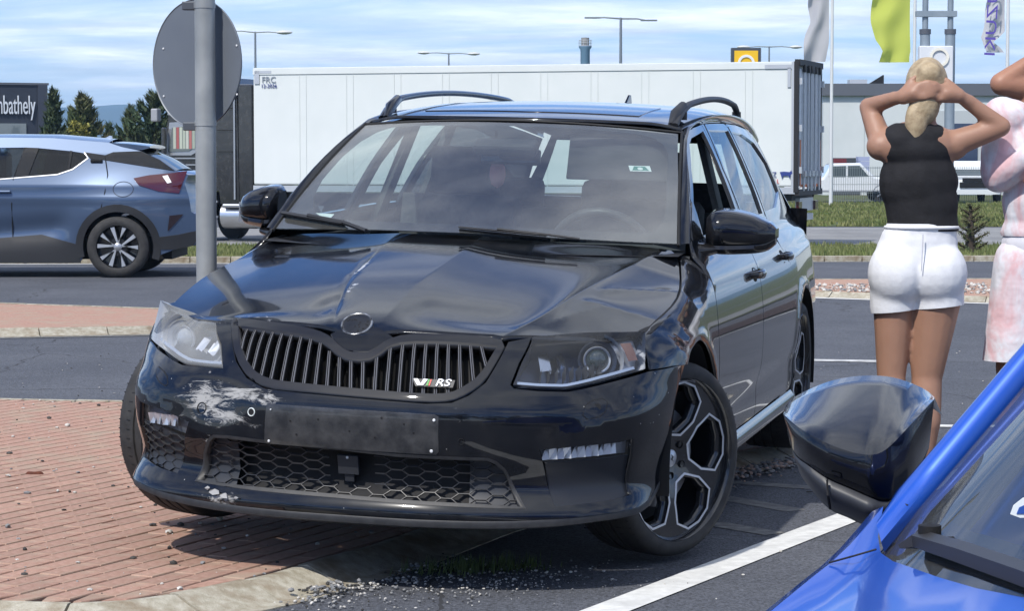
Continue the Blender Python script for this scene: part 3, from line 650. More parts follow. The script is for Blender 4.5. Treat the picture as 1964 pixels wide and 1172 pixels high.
# ================================================================ the damaged black estate car
CAR=empty('estate_car',label='black estate car with crumpled bonnet and scuffed front bumper, half up on the brick island',cat='car')
Mc=Matrix(Rm(R_(-104.5),R_(.88),R_(-1.65)).tolist()).to_4x4(); Mc.translation=(-.28,8.18,.04); CAR.matrix_world=Mc
BC=(-1.4,0,.6)
def mir(pts): return [(-a,b) for a,b in pts][::-1]
def mirf(f): 
    def g(a,b):
        P=f(-np.asarray(a),b); return np.stack([P[...,0],-P[...,1],P[...,2]],-1)
    return g
def miry(f):  # surfaces addressed by x: mirror y
    def g(a,b): P=f(a,b); return np.stack([P[...,0],-P[...,1],P[...,2]],-1)
    return g
_yA=spl([-.6,-.465,-.066,.222,.568,.75],[-.262,-.253,-.228,-.205,-.145,-.10]); _yB=spl([-.6,-.408,.018,.308,.676,.8],[.068,.063,.052,.036,.022,.01])
_yC=spl([-.6,-.5,-.005,.248,.509,.681],[.72,.695,.593,.543,.481,.414])
def hoodD(x,y):
    P=hood(x,y); z=P[...,2]
    a=_yA(x);b=_yB(x);c=_yC(x)
    fade=sm(.74,.55,x)
    hg=lambda q,w=.004: (q+np.sqrt(q*q+w*w))/2
    k=.13*fade*sm(-.56,-.20,x)
    z=z-k*hg(a-y)*np.exp(-hg(a-y)/.5)-k*hg(y-b)*np.exp(-hg(y-b)/.5)          # crisp power lines either side of the spine
    z=z-.0035*np.exp(-((y-a+.006)/.010)**2)*sm(-.2,.1,x)*fade                 # the struck line is torn and sunken
    d=y-c; of=sm(.72,.55,x)*sm(-.52,-.30,x)
    z=z+(.014*np.where(d>0,np.exp(-np.abs(d)/.10),np.exp(-np.abs(d)/.045)))*of-.10*hg(d)*sm(.75,.45,x)
    for (px_,py_,an,am,ww,le) in ((.02,.70,2.45,.007,.060,.22),(.26,.66,1.85,.006,.050,.16),(.40,.58,2.7,.005,.05,.14)):
        u_=(x-px_)*math.cos(an)+(y-py_)*math.sin(an); v_=-(x-px_)*math.sin(an)+(y-py_)*math.cos(an)
        z=z+am*np.exp(-np.sqrt(v_*v_+2e-5)/ww)*np.exp(-(u_/le)**4)*sm(.0,.06,d)
    z=z-.008*np.exp(-(((x-.52)/.09)**2+((y+.19)/.05)**2))                # dent by the badge
    z=z+.004*np.exp(-(((x-.61)/.04)**2+((y+.42)/.13)**2))
    z=z-.0045*np.exp(-(((x-.50)/.09)**2))*sm(.06,.14,y)*sm(.46,.34,y)
    P[...,2]=z; return P
_yh=spl([-.6,-.50,-.26,-.05,.15,.32,.40,.50],[.70,.728,.785,.815,.808,.792,.775,.70])
def sx(s): return 1.508-s           # flank: station s -> x
def fender(s,w):
    s=np.asarray(s,float);w=np.asarray(w,float); x=sx(np.clip(s,1.08,9)) ; x=np.where(s<1.3,belt(s,.8+0*s)[...,0],x)
    yh=_yh(x); H=hoodD(x,yh); zh=H[...,2]; z1=zh-.085
    Bz=belt(s,np.minimum(w,z1)); B1=belt(s,z1)
    T0=(B1-belt(s,z1-.01))/.01*.085
    t=np.clip((w-z1)/.12,-.2,1.05)[...,None]
    P3=np.stack([B1[...,0],yh+.004,zh+.001],-1); T1=np.stack([0*zh,-.085+0*zh,.010+0*zh],-1)
    h=(2*t**3-3*t**2+1)*B1+(t**3-2*t**2+t)*T0+(-2*t**3+3*t**2)*P3+(t**3-t**2)*T1
    return np.where((w<z1)[...,None],Bz,h)
def fz1(s): 
    x=float(belt(s,.8)[0]) if s<1.3 else sx(s); yh=float(_yh(x)); return float(hoodD(np.array(x),np.array(yh))[2])-.085
def side(s,z):
    s=np.asarray(s,float);z=np.asarray(z,float); B=belt(s,np.minimum(z,1.0)); G=green(sx(s),z); k=sm(.91,.98,z)[...,None]
    P=B*(1-k)+G*k; P[...,2]=z; P[...,0]=sx(s) ; return P
def xz(pts): return [(1.508-x,z) for x,z in pts]
def offs(f,d):
    def g(a,b):
        a=np.asarray(a,float);b=np.asarray(b,float); P,n=surf_normals(f,a.ravel()+0*b.ravel(),b.ravel()+0*a.ravel(),BC); return (P+n*d).reshape((a+b).shape+(3,))
    return g
# ---- bumper
gr=[(-.548,.757),(-.505,.727),(-.436,.652),(-.370,.607),(-.29,.579),(-.174,.574),(.041,.567),(.234,.562),(.312,.568),(.363,.590),(.414,.628),(.452,.686),(.488,.742)]
archL=[(1.113,.30),(1.113,.345),(1.122,.405),(1.143,.471),(1.180,.552),(1.235,.610),(1.300,.650)]
bump=[(1.300,.650),(1.18,.652),(1.045,.650),(.94,.637),(.831,.624),(.679,.604),(.586,.606),(.502,.613),(.490,.625),(.522,.687),(.575,.755)]+gr[::-1]+[(-.556,.765),(-.63,.757),(-.524,.695),(-.468,.626),(-.559,.624),(-.656,.623),(-.80,.641),(-.93,.652),(-1.044,.664),(-1.18,.664),(-1.300,.652)]
bump+= [(-a+.06*min(1,max(0,(1.3-a)/.1)),b) for a,b in archL[::-1]]+[(-1.05,.262),(-.94,.245),(-.788,.240),(-.627,.228),(-.51,.222),(-.40,.219),(-.2,.217),(0,.216),(.2,.216),(.4,.219),(.51,.222),(.627,.228),(.788,.240),(.94,.245),(1.05,.262)]+archL[:-1]
fogR=[(-.842,.492),(-.682,.484),(-.565,.456),(-.590,.40),(-.628,.288),(-.73,.294),(-.885,.306),(-.862,.43)]
fogL=[(.582,.434),(.707,.446),(.848,.450),(.910,.458),(.918,.40),(.926,.283),(.767,.272),(.632,.264),(.606,.36)]
lg=TR['lower_grille']
def bumpf(s,z):
    P=belt(s,z); a=np.abs(s)
    # dent where the left of the bumper was struck, and a ledge over the fog lamps
    d=.020*np.exp(-(((s+.47)/.12)**2+((z-.53)/.06)**2))
    P[...,0]-=d
    zc=.470+.10*np.clip((a-.55)/.35,0,1)**1.4
    led=.016*(1-sm(-.016,.016,z-zc))*sm(.54,.74,a)*(1-sm(.93,1.05,a))*(z>.2)
    P[...,0]+=led*.30; P[...,1]+=np.sign(s)*led*.18
    # soft crease running under the headlamps
    P[...,0]+=.004*np.exp(-((z-.575-.05*a)/.018)**2)*sm(.3,.7,a)
    return P
# bumper material: scuffs of white plaster/paint on the struck corner
mb=paint('scuffed_black_bumper_paint',(.004,.005,.008),dust=.04,rough=.035,spec=.05); t=mb.node_tree; b=t.nodes['Principled BSDF']
tc=N(t,'ShaderNodeTexCoord')
def blob(t,tc,c,r):
    mp=N(t,'ShaderNodeMapping'); mp.inputs['Location'].default_value=tuple(-a/b for a,b in zip(c,r)); mp.inputs['Scale'].default_value=tuple(1/a for a in r); L(t,tc.outputs['Object'],mp.inputs[0])
    g=N(t,'ShaderNodeTexGradient',gradient_type='SPHERICAL'); L(t,mp.outputs[0],g.inputs[0]); return g.outputs[1]
def scr(t,tc,sc,det=8,ro=.7,dist=1.2,ms=(1,1,1)):
    mp=N(t,'ShaderNodeMapping'); mp.inputs['Scale'].default_value=ms; L(t,tc.outputs['Object'],mp.inputs[0])
    n=N(t,'ShaderNodeTexNoise',inp={'Scale':sc,'Detail':float(det),'Roughness':ro,'Distortion':dist}); L(t,mp.outputs[0],n.inputs['Vector']); return n.outputs[0]
def math2(t,op,a,b=None):
    m=N(t,'ShaderNodeMath',operation=op)
    for i,v in enumerate((a,b)):
        if v is None: continue
        if isinstance(v,(int,float)): m.inputs[i].default_value=v
        else: L(t,v,m.inputs[i])
    return m.outputs[0]
def add_scuffs(m,blobs,colr=(.36,.36,.355),sc=20,thr=.672,ms=(1,.42,1.5),speck=True):
    t=m.node_tree; b=t.nodes['Principled BSDF']; tc=N(t,'ShaderNodeTexCoord'); tot=None
    for c,r,w in blobs:
        g=math2(t,'MULTIPLY',blob(t,tc,c,r),w); tot=g if tot is None else math2(t,'MAXIMUM',tot,g)
    n=scr(t,tc,sc,10,.74,1.6,ms)
    v=math2(t,'ADD',math2(t,'MULTIPLY',tot,.34),n)
    mr=N(t,'ShaderNodeMapRange'); mr.inputs[1].default_value=thr; mr.inputs[2].default_value=thr+.11; L(t,v,mr.inputs[0])
    on=math2(t,'MULTIPLY',mr.outputs[0],math2(t,'MINIMUM',math2(t,'MULTIPLY',tot,6.0),1.0)); out=on
    if speck:
        vo=N(t,'ShaderNodeTexVoronoi',inp={'Scale':55.0,'Randomness':1.0}); L(t,tc.outputs['Object'],vo.inputs['Vector'])
        lt=math2(t,'LESS_THAN',vo.outputs['Distance'],.10); rr=N(t,'ShaderNodeSeparateColor'); L(t,vo.outputs['Color'],rr.inputs[0])
        out=math2(t,'MAXIMUM',on,math2(t,'MULTIPLY',lt,math2(t,'GREATER_THAN',rr.outputs[0],.93)))
    x=N(t,'ShaderNodeMixRGB'); x.inputs[2].default_value=(*colr,1)
    src=b.inputs['Base Color'].links[0].from_socket; L(t,src,x.inputs[1]); L(t,out,x.inputs[0]); L(t,x.outputs[0],b.inputs['Base Color'])
    cw=math2(t,'SUBTRACT',1.0,math2(t,'MULTIPLY',out,.95)); L(t,cw,b.inputs['Coat Weight'])
add_scuffs(mb,[((.80,-.50,.535),(.14,.14,.105),1.0),((.84,-.38,.555),(.14,.24,.045),.95),((.82,-.40,.49),(.12,.16,.05),.75),((.84,-.42,.235),(.10,.12,.03),1.0),((.80,-.47,.40),(.05,.05,.05),.8),((.84,.33,.55),(.06,.06,.08),.35)])
M['bump']=mb
bumper=panel('bumper',bumpf,bump,M['bump'],CAR,holes=[lg,fogR,fogL],step=.022,lip=.015)
# lip edge rolled under
P=[]
for s in np.linspace(-1.12,1.12,90):
    z0=.216+.002*abs(s)+.05*max(0,abs(s)-.55)**1.5*1.2; z0=float(np.interp(abs(s),[0,.2,.4,.51,.627,.788,.94,1.05,1.12],[.216,.216,.219,.222,.228,.24,.245,.262,.30]))
    q=belt(s,z0); q2=belt(s,z0)*np.array([1,1,1]); 
    nrm=np.array([q[0]+.6,q[1]*.9,0]); nrm/=np.linalg.norm(nrm)
    P.append([q+nrm*.001,q+nrm*.004+[0,0,-.006],q+nrm*.001+[0,0,-.022],q-nrm*.04+[0,0,-.032],q-nrm*.16+[0,0,-.028]])
MB().grid(P).build('front_lip',M['plastic'],CAR,50)
# ---- grille: frame, slats, backing
fo=TR['grille_out']; fo=chaikin(fo,1)
c0=np.mean(fo,0)
gi=inset(fo,.020)
mgf=principled('grille_frame_black',(.012,.012,.014),.45,0,.9,spec=.1)
panel('grille_frame',offs(belt,.006),fo,mgf,CAR,holes=[gi],step=.02,lip=.03)
def grz(s,top):
    q=np.array(gi); zs=[]
    for i in range(len(q)):
        a,b=q[i],q[(i+1)%len(q)]
        if (a[0]-s)*(b[0]-s)<=0 and a[0]!=b[0]: zs.append(a[1]+(b[1]-a[1])*(s-a[0])/(b[0]-a[0]))
    return (max(zs) if top else min(zs)) if zs else None
msl=principled('grille_slat_black',(.012,.012,.013),.22,0,1)
mse=principled('grille_slat_edge',(.16,.16,.17),.3,.3)
for i in range(26):
    s=-.512+i*.0385
    if s>.49: break
    zt,zb=grz(s,True),grz(s,False)
    if zt is None or zt-zb<.02: continue
    zs=np.linspace(zb-.004,zt+.004,7); P=[]
    for z in zs:
        bend=-.020*((z-zb)/(zt-zb))
        row=[]
        for ds,dd in ((-.011,-.05),(-.0075,-.012),(-.005,-.004),(-.0015,-.0025),(0,-.007),(.0015,-.0025),(.005,-.004),(.0075,-.012),(.011,-.05)):
            q=offs(belt,dd)(np.array([s+ds+bend]),np.array([z]))[0]; row.append(q)
        P.append(row)
    mb2=MB().grid(P); 
    for j,f in enumerate(mb2.f):
        if j%8 in (2,5): mb2.mi[j]=1
    o=mb2.build('grille_slat',[msl,mse],CAR,60,fixn=False)
    if i==14: o.rotation_euler=(0,0,0)
panel('grille_backing',offs(belt,-.065),inset(fo,.002),M['dkplastic'],CAR,step=.05,lip=0)
# vRS badge
def curve_text(name,body,size,mat_,parent,mw,ext=.002,bevel=0,align='CENTER',shear=0,spacing=1.0,res=3):
    c=bpy.data.curves.new(name,'FONT'); c.body=body; c.size=size; c.extrude=ext; c.bevel_depth=bevel; c.align_x=align; c.align_y='CENTER'; c.shear=shear; c.space_character=spacing; c.resolution_u=res
    o=bpy.data.objects.new(name,c); col.objects.link(o); dg=bpy.context.evaluated_depsgraph_get(); me=bpy.data.meshes.new_from_object(o.evaluated_get(dg)); bpy.data.objects.remove(o)
    me.name=name; me.materials.clear(); p=link(name,me,mat_,parent); p.matrix_local=mw; return p
def frame(P,n,up=(0,0,1)):
    n=Vector(n).normalized(); u=Vector(up); x=u.cross(n).normalized(); y=n.cross(x); m=Matrix((x,y,n)).transposed().to_4x4(); m.translation=Vector(P); return m
def onsurf(fn,a,b,off=0,up=(0,0,1),center=BC,twist=0):
    P,n=surf_normals(fn,np.array([float(a)]),np.array([float(b)]),center); return frame(P[0]+n[0]*off,n[0],up)@Matrix.Rotation(twist,4,'Z')
mv=principled('badge_silver',(.75,.76,.78),.2,.9)
F_=onsurf(belt,.247,.619,.004)
badge=MB().prism([(-.064,.013),(.066,.013),(.062,-.013),(-.052,-.013)],-.002,.001).build('lettering_plate',principled('badge_base',(.05,.05,.05),.3),CAR); badge.matrix_local=F_
curve_text('lettering','RS',.034,mv,badge,Matrix.Translation((.030,0,.003))@Matrix.Diagonal((1.25,1,1,1)),.002,.0006,shear=.2)
MB().prism([(-.060,.011),(-.047,.011),(-.036,-.006),(-.030,.011),(-.016,.011),(-.028,-.011),(-.046,-.011)],.001,.005).build('letter_v',mv,badge)
MB().prism([(-.015,.011),(-.010,.011),(-.014,-.011),(-.020,-.011)],.001,.004).build('stripe_green',principled('green_stripe',(.1,.35,.08),.3),badge)
MB().prism([(-.0085,.011),(-.004,.011),(-.008,-.011),(-.0125,-.011)],.001,.004).build('stripe_red',principled('white_stripe',(.6,.1,.08),.3),badge)
# ---- lower grille honeycomb
def hexnet(fn,poly,cw,rh,bar,depth,name,parent,skip=None,mat_=None,shear=0):
    P=np.array(poly); lo,hi=P.min(0),P.max(0); mbx=MB(); ia=int((hi[0]-lo[0])/cw)+3; ib=int((hi[1]-lo[1])/rh)+3; segs=set()
    def node(i,j,k): return (i,j,k)
    for i in range(ia):
        for j in range(ib):
            cx=lo[0]+(i-.5)*cw; cz=lo[1]+(j-.5+(.5 if i%2 else 0))*rh
            w1=cw*.30; w2=cw*.70
            hx=[(cx-w2,cz),(cx-w1,cz+rh/2),(cx+w1,cz+rh/2),(cx+w2,cz),(cx+w1,cz-rh/2),(cx-w1,cz-rh/2)]
            for q in range(6):
                a,b=hx[q],hx[(q+1)%6]; k=tuple(sorted([(round(a[0],4),round(a[1],4)),(round(b[0],4),round(b[1],4))]))
                segs.add(k)
    for a,b in segs:
        pts=[tuple(np.array(a)+(np.array(b)-a)*u) for u in (0,.5,1)]
        for u in range(2):
            p,q=pts[u],pts[u+1]; mid=[((p[0]+q[0])/2,(p[1]+q[1])/2)]
            if not inpoly(mid,poly)[0] or (skip and skip(*mid[0])): continue
            A=fn(np.array([p[0],q[0]]),np.array([p[1],q[1]])); _,n=surf_normals(fn,np.array([p[0],q[0]]),np.array([p[1],q[1]]),BC)
            d=A[1]-A[0]; w=np.cross(n[0],d); w/=np.linalg.norm(w); V=[]
            for e in (0,1):
                for (sw,dn) in ((-1,-depth),(-1,0),(1,0),(1,-depth)): V.append(A[e]+w*sw*bar/2+n[e]*dn)
            mbx.add(V,[(0,1,5,4),(1,2,6,5),(2,3,7,6)])
    return mbx.build(name,mat_ or M['plastic'],parent)
bf=offs(belt,-.012)
hexnet(bf,inset(chaikin(lg,1),-.002),.0535,.0262,.0021,.007,'lower_grille_mesh',CAR,skip=lambda s,z:-.08<s<.075 and z>.305,mat_=principled('mesh_plastic',(.026,.027,.031),.4))
lgf=panel('lower_grille_rim',offs(belt,.002),inset(lg,-.005),M['plastic'],CAR,holes=[inset(lg,.004)],step=.03,lip=.04)
panel('lower_grille_backing',offs(belt,-.09),lg,M['dkplastic'],CAR,step=.08,lip=0)
mgr=principled('grey_duct_panel',(.030,.033,.040),.5)
panel('duct_panel',offs(belt,-.028),[(-.53,.28),(-.395,.272),(-.395,.42),(-.46,.42),(-.51,.36)],mgr,CAR,step=.05,lip=0)
panel('duct_panel',offs(belt,-.028),[(.37,.262),(.54,.262),(.50,.33),(.47,.385),(.44,.398),(.37,.40)],mgr,CAR,step=.05,lip=0)
rad=MB().box((0,0,0),(.066,.062,.012)); rad.box((0,-.042,-.004),(.03,.03,.01)); rad.box((0,.026,.008),(.008,.008,.004),1)
ro=rad.build('radar_sensor',[mgr,M['white']],CAR,bevel=.003); ro.matrix_local=onsurf(belt,-.020,.352,-.03)
# fog lamps
for sd_,poly,fl in ((-1,fogR,TR['fog_r']),(1,fogL,TR['fog_l'])):
    panel('fog_recess',offs(belt,-.045),inset(poly,-.01),M['dkplastic'],CAR,step=.05,lip=0)
    if sd_<0: 
        panel('fog_surround',offs(belt,-.010),inset([p for p in [(-.862,.436),(-.703,.422),(-.592,.405),(-.628,.288),(-.73,.294),(-.885,.306)]],.002),mgr,CAR,step=.04,lip=.0)
        hexnet(offs(belt,-.002),[(-.862,.433),(-.703,.419),(-.594,.402),(-.628,.290),(-.73,.296),(-.885,.308)],.0535,.0262,.0022,.006,'fog_mesh',CAR,mat_=principled('mesh_plastic2',(.028,.029,.032),.45))
    else: panel('fog_surround',offs(belt,-.010),[(.606,.388),(.914,.400),(.924,.285),(.767,.274),(.634,.266)],principled('smooth_plastic_panel',(.016,.018,.024),.35),CAR,step=.04,lip=.01)
    fx=[p for p in (TR['fog_r'] if sd_<0 else [(.588,.432),(.707,.443),(.848,.447),(.906,.456),(.911,.405),(.857,.404),(.711,.397),(.604,.390)])]
    lamp=panel('fog_lamp',offs(belt,-.006),fx,M['glassH'],CAR,step=.03,lip=.03)
    cr=MB(); a0,a1=min(p[0] for p in fx),max(p[0] for p in fx); 
    if sd_>0: a1=.85
    else: a0=-.80;a1=-.62
    for k in range(11 if sd_>0 else 8):
        s=a0+.018+(a1-a0-.03)*k/(10 if sd_>0 else 7); zc=np.mean([p[1] for p in fx])+(.015*(s-(a0+a1)/2)*3 if sd_<0 else (s-.73)*.06)
        F4=onsurf(belt,s,zc,-.012,twist=.12 if k%2 else -.05); cr.box((0,0,0),(.016,random.uniform(.018,.036),.012),k%2,M4=F4@Matrix.Rotation(random.uniform(-.6,.6),4,'Y')) if False else None
        m4=F4@Matrix.Rotation((.45,-.30,.15,-.5)[k%4],4,'Y')
        V=[tuple(m4@Vector(p)) for p in ((-.013,-.018,-.004),(.013,-.015,.004),(.011,.019,-.004),(-.011,.018,.006))]
        cr.add(V,[(0,1,2),(0,2,3)],0)
    cr.build('reflector',[M['lampsilver'],M['dkplastic']],lamp,fixn=False)
    panel('lamp_backing',offs(belt,-.024),fx,principled('lamp_grey',(.22,.24,.27),.3,.6),lamp,step=.05,lip=0)
# number plate carrier without a plate
mp_=noisy('bare_plate_mount',(.014,.015,.018),(.05,.05,.052),16,.35,.0006,60,coat=.5)
add_scuffs(mp_,[((.86,-.02,.47),(.2,.22,.05),.5)],(.16,.16,.165),26,.60,(1,1,1),speck=False) if False else None
pl=panel('plate_mount',offs(bumpf,.004),chaikin([(-.272,.532),(-.262,.536),(.262,.532),(.274,.526),(.276,.420),(.268,.412),(-.270,.415),(-.278,.421)],0),mp_,CAR,step=.04,lip=.008)
for s,z,r in ((-.262,.424,.0042),(.255,.423,.0052),(.262,.516,.0048),(-.255,.52,.0025)):
    o=MB().lathe([(0,.003),(r*.7,.003),(r,.001),(r,0)],14).build('plate_screw',M['white'],pl,50); o.matrix_local=onsurf(bumpf,s,z,.005)
for s,z in ((-.19,.49),(-.1,.50),(0,.47),(.17,.50),(.2,.475),(.08,.455),(-.17,.45),(.1,.515)):
    o=MB().lathe([(0,.0008),(.003,.0008),(.0032,0)],10).build('mount_hole',M['dkplastic'],pl); o.matrix_local=onsurf(bumpf,s,z,.0045)
def ringp(name,cx,cz,r,w,mat_,parent,fn=bumpf,off=.002,ry=1):
    o=MB().lathe([(r-w,0),(r-w*.6,.0022),(r-w*.3,.0022),(r,0)],28).build(name,mat_,parent,60); m=onsurf(fn,cx,cz,off); o.matrix_local=m@Matrix.Diagonal((1,ry,1,1)); return o
ringp('tow_eye_cover',-.514,.503,.017,.0022,M['dkplastic'],CAR,ry=1.1)
hb=MB().lathe([(0,.0014),(.0095,.0014),(.0105,0)],9).build('bumper_hole',M['dkplastic'],CAR); hb.matrix_local=onsurf(bumpf,-.325,.507,.001)
ringp('hole_edge',-.325,.507,.0135,.004,M['paper'],CAR,off=.0)
ringp('sensor_cap',.345,.455,.010,.002,M['dkplastic'],CAR,ry=1)
for k in ('washer_r','washer_l'):
    q=TR[k]; panel('washer_cover',offs(bumpf,.0015),inset(chaikin(q,1),.0),M['black'],CAR,step=.03,lip=.004)
    panel('washer_gap',offs(bumpf,.0006),inset(chaikin(q,1),-.0032),M['dkplastic'],CAR,step=.03,lip=0)
# torn plastic flakes
for (s,z,r) in ((-.44,.249,.022),(-.40,.243,.018),(-.47,.257,.012),(-.36,.24,.010)):
    m4=onsurf(belt,s,z,.006); V=[];
    for k in range(6): a=k*PI/3+random.random(); V.append(tuple(m4@Vector((math.cos(a)*r*random.uniform(.5,1),math.sin(a)*r*.5,random.uniform(0,.008)))))
    MB().add(V,[tuple(range(6))]).build('torn_flake',principled('scuffed_plastic',(.30,.30,.30),.6),CAR,fixn=False)
# ---- headlights
def headlight(name,poly,gl,left,sunlit):  # last flag paints sunlight in: pale housing, bezel and lens instead of dark
    H=empty(name); H.parent=CAR
    panel('lens_cover',belt,inset(poly,.002),gl,H,step=.03,lip=.02)
    panel('housing',offs(belt,-.10),inset(poly,-.0),principled('housing_'+name,(.50,.53,.58) if sunlit else (.035,.055,.105),.35,.3),H,step=.05,lip=0)
    mdk=principled('bezel_'+name,(.50,.53,.58) if sunlit else (.025,.038,.070),.3,.2,.5)
    # side walls from cover down to the housing
    lp=densify(inset(poly,.002),.03); A=belt(np.array([p[0] for p in lp]),np.array([p[1] for p in lp])); Bq=offs(belt,-.10)(np.array([p[0] for p in lp]),np.array([p[1] for p in lp]))
    MB().grid(np.stack([A,Bq],1),cu=True).build('housing_wall',mdk,H)
    q=np.array(poly)
    if left: pc=(.872,.712); inner=(.70,.712)
    else: pc=(-.868,.715); inner=(-.66,.70)
    m4=onsurf(belt,pc[0],pc[1],-.045)
    # make it look straight ahead of the car
    c=m4.translation; m4=frame(c,(1,.28*(1 if left else -1),.05))
    pr=MB().lathe([(.041,.012),(.043,.002),(.040,-.004),(.036,-.003)],40).build('projector_ring',M['lampsilver'],H,60); pr.matrix_local=m4
    bz=MB().lathe([(.060,.016),(.056,.010),(.043,-.008),(.041,-.03)],40).build('projector_bezel',mdk,H,60); bz.matrix_local=m4
    ln=MB().lathe([(0,.020),(.012,.0185),(.024,.013),(.033,.004),(.037,-.005)],32).build('projector_lens',principled('lens_glass_'+name,(.02,.03,.03) if not sunlit else (.30,.33,.36),.02,0,1),H,60); ln.matrix_local=m4
    # half chrome arc beside the projector
    A=[];
    for k in range(15):
        th=R_(-75+150*k/14)*(1 if left else 1); r0,r1=.072,.082; sgn=1 if left else -1
        A.append([tuple(m4@Vector((sgn*math.cos(th)*r0,math.sin(th)*r0,-.01))),tuple(m4@Vector((sgn*math.cos(th)*r1,math.sin(th)*r1,.012)))])
    MB().grid(A).build('light_arc',M['lampsilver'] if not sunlit else M['white'],H,60,fixn=False)
    # chrome main beam bowl, sculpted in steps
    mb_=MB(); f=offs(belt,-.05)
    s0,s1=(.61,.735) if left else (-.735,-.58)
    for i in range(3):
        a=s0+(s1-s0)*i/3; bq=s0+(s1-s0)*(i+(.96 if i<2 else .5))/3
        zz0=.683+.004*i; zz1=.742
        dd=-.05-.02*(i%2)
        Pq=offs(belt,dd)(np.array([a,bq,bq,a]),np.array([zz0,zz0+.003,zz1,zz1-.006])); Pq[1:3]+=np.array([-.015,0,0]); mb_.add(Pq,[(0,1,2,3)])
    mb_.build('beam_reflector',principled('bowl_silver_'+name,(.50,.53,.58),.16,1) if not sunlit else M['lampsilver'],H,fixn=False)
    # drl strips at the bottom and fins
    P=[]
    a0,a1=(.515,1.0) if left else (-1.0,-.49)
    for s in np.linspace(a0,a1,26):
        zb=np.interp(abs(s),[.49,.586,.68,.83,1.03],[.630,.624,.622,.642,.664]) if left else np.interp(abs(s),[.49,.56,.66,.80,1.03],[.642,.640,.640,.658,.680])
        P.append([f(np.array([s]),np.array([zb+.010]))[0],offs(belt,-.018)(np.array([s]),np.array([zb+.012]))[0],offs(belt,-.016)(np.array([s]),np.array([zb+.004]))[0]])
    MB().grid(P).build('light_strip',principled('strip_'+name,(.30,.36,.46),.25,.3),H,fixn=False)
    fb=MB()
    for i in range(9):
        s=(.60+i*.032)*(1 if left else -1); z=.648+.002*i
        Pq=[offs(belt,-.03)(np.array([s]),np.array([z]))[0],offs(belt,-.03)(np.array([s+.012*(1 if left else -1)]),np.array([z+.035]))[0],offs(belt,-.07)(np.array([s+.012*(1 if left else -1)]),np.array([z+.035]))[0],offs(belt,-.07)(np.array([s]),np.array([z]))[0]]
        fb.add(Pq,[(0,1,2,3)])
    fb.build('housing_fins',mgr if not sunlit else M['satin'],H,fixn=False)
    # amber turn signal near the outer corner
    sa=1.0 if left else -1.0
    P=[[offs(belt,-.02)(np.array([s]),np.array([z]))[0] for z in (.69,.72,.745)] for s in np.linspace(sa-.012,sa+.028,5)]
    MB().grid(P).build('turn_signal',principled('amber_soft_'+name,(.15,.07,.045) if left else (.5,.5,.5),.3,0,.8),H,60,fixn=False)
    P=[[offs(belt,-.045)(np.array([s]),np.array([z]))[0] for z in (.675,.72,.762)] for s in np.linspace(min(sa-.03,sa+.06),max(sa-.03,sa+.06),5)]
    MB().grid(P).build('signal_reflector',M['satin'],H,60,fixn=False)
    return H
hr=headlight('headlight',TR['headlight_r'],M['glassF'],False,True); hr['label']='hazy pale headlight with the light painted into it, under the struck wing'
hl=headlight('headlight',TR['headlight_l'],M['glassH'],True,False); hl['label']='clear bluish headlight with round projector lens'
# dark trough behind the joints
def trough(poly,d): panel('inner_panel',offs(belt,-d),poly,M['dkplastic'],CAR,step=.08,lip=0)
trough([(-1.05,.62),(-.4,.58),(.4,.58),(1.05,.62),(1.05,.80),(.5,.80),(-.5,.80),(-1.05,.80)],.13)
# ---- fenders
def fend_poly():
    top=[]
    for s in np.linspace(1.10,1.99,26): top.append((float(s),fz1(float(s))+.119))
    pts=top+[(1.985,.95),(1.955,.85),(1.915,.70),(1.905,.5),(1.905,.30)]
    ca,cz,r=1.508,.325,.385
    # arch: from the rear lower end over the top to the joint with the bumper
    pts.append((1.87,.30))
    for th in np.linspace(math.asin((.30-cz)/r),PI-math.asin((.652-cz)/r),26)[0:]:
        pts.append((ca+r*math.cos(th)*(1 if True else 1),cz+r*math.sin(th)))
    pts+= [(1.18,.658),(1.052,.656),(1.066,.712),(1.096,.772)]
    return pts
fp=fend_poly()
def fenderL(s,w):
    P=fender(s,w); 
    ca,cz=1.508,.325; rr=np.hypot(s-ca,w-cz); P[...,1]+=.010*np.exp(-((rr-.40)/.03)**2)*(w<.75)  # flare round the arch
    P[...,1]-=.012*np.exp(-(((s-1.22)/.08)**2+((w-.74)/.05)**2))     # crash dents
    P[...,1]+=.006*np.sin((s*.8+w)*34)*np.exp(-(((s-1.25)/.15)**2+((w-.74)/.08)**2))
    return P
panel('fender',fenderL,fp,M['black'],CAR,step=.022,lip=.012)
panel('fender',mirf(fender),mir(fp),M['black'],CAR,step=.035,lip=.012)
# wheel housings
for sy in (1,-1):
    for ax in (0,-2.68):
        P=[]
        for th in np.linspace(-.2,PI+.2,24): P.append([(ax+.375*math.cos(th),sy*y,.325+.375*math.sin(th)) for y in (.885,.80,.62,.50)])
        MB().grid(P).build('wheel_housing',M['dkplastic'],CAR,60)
        MB().lathe([(0,0),(.22,0)],24,'Y',c=(ax,sy*.50,.42)).build('housing_wall',M['dkplastic'],CAR)
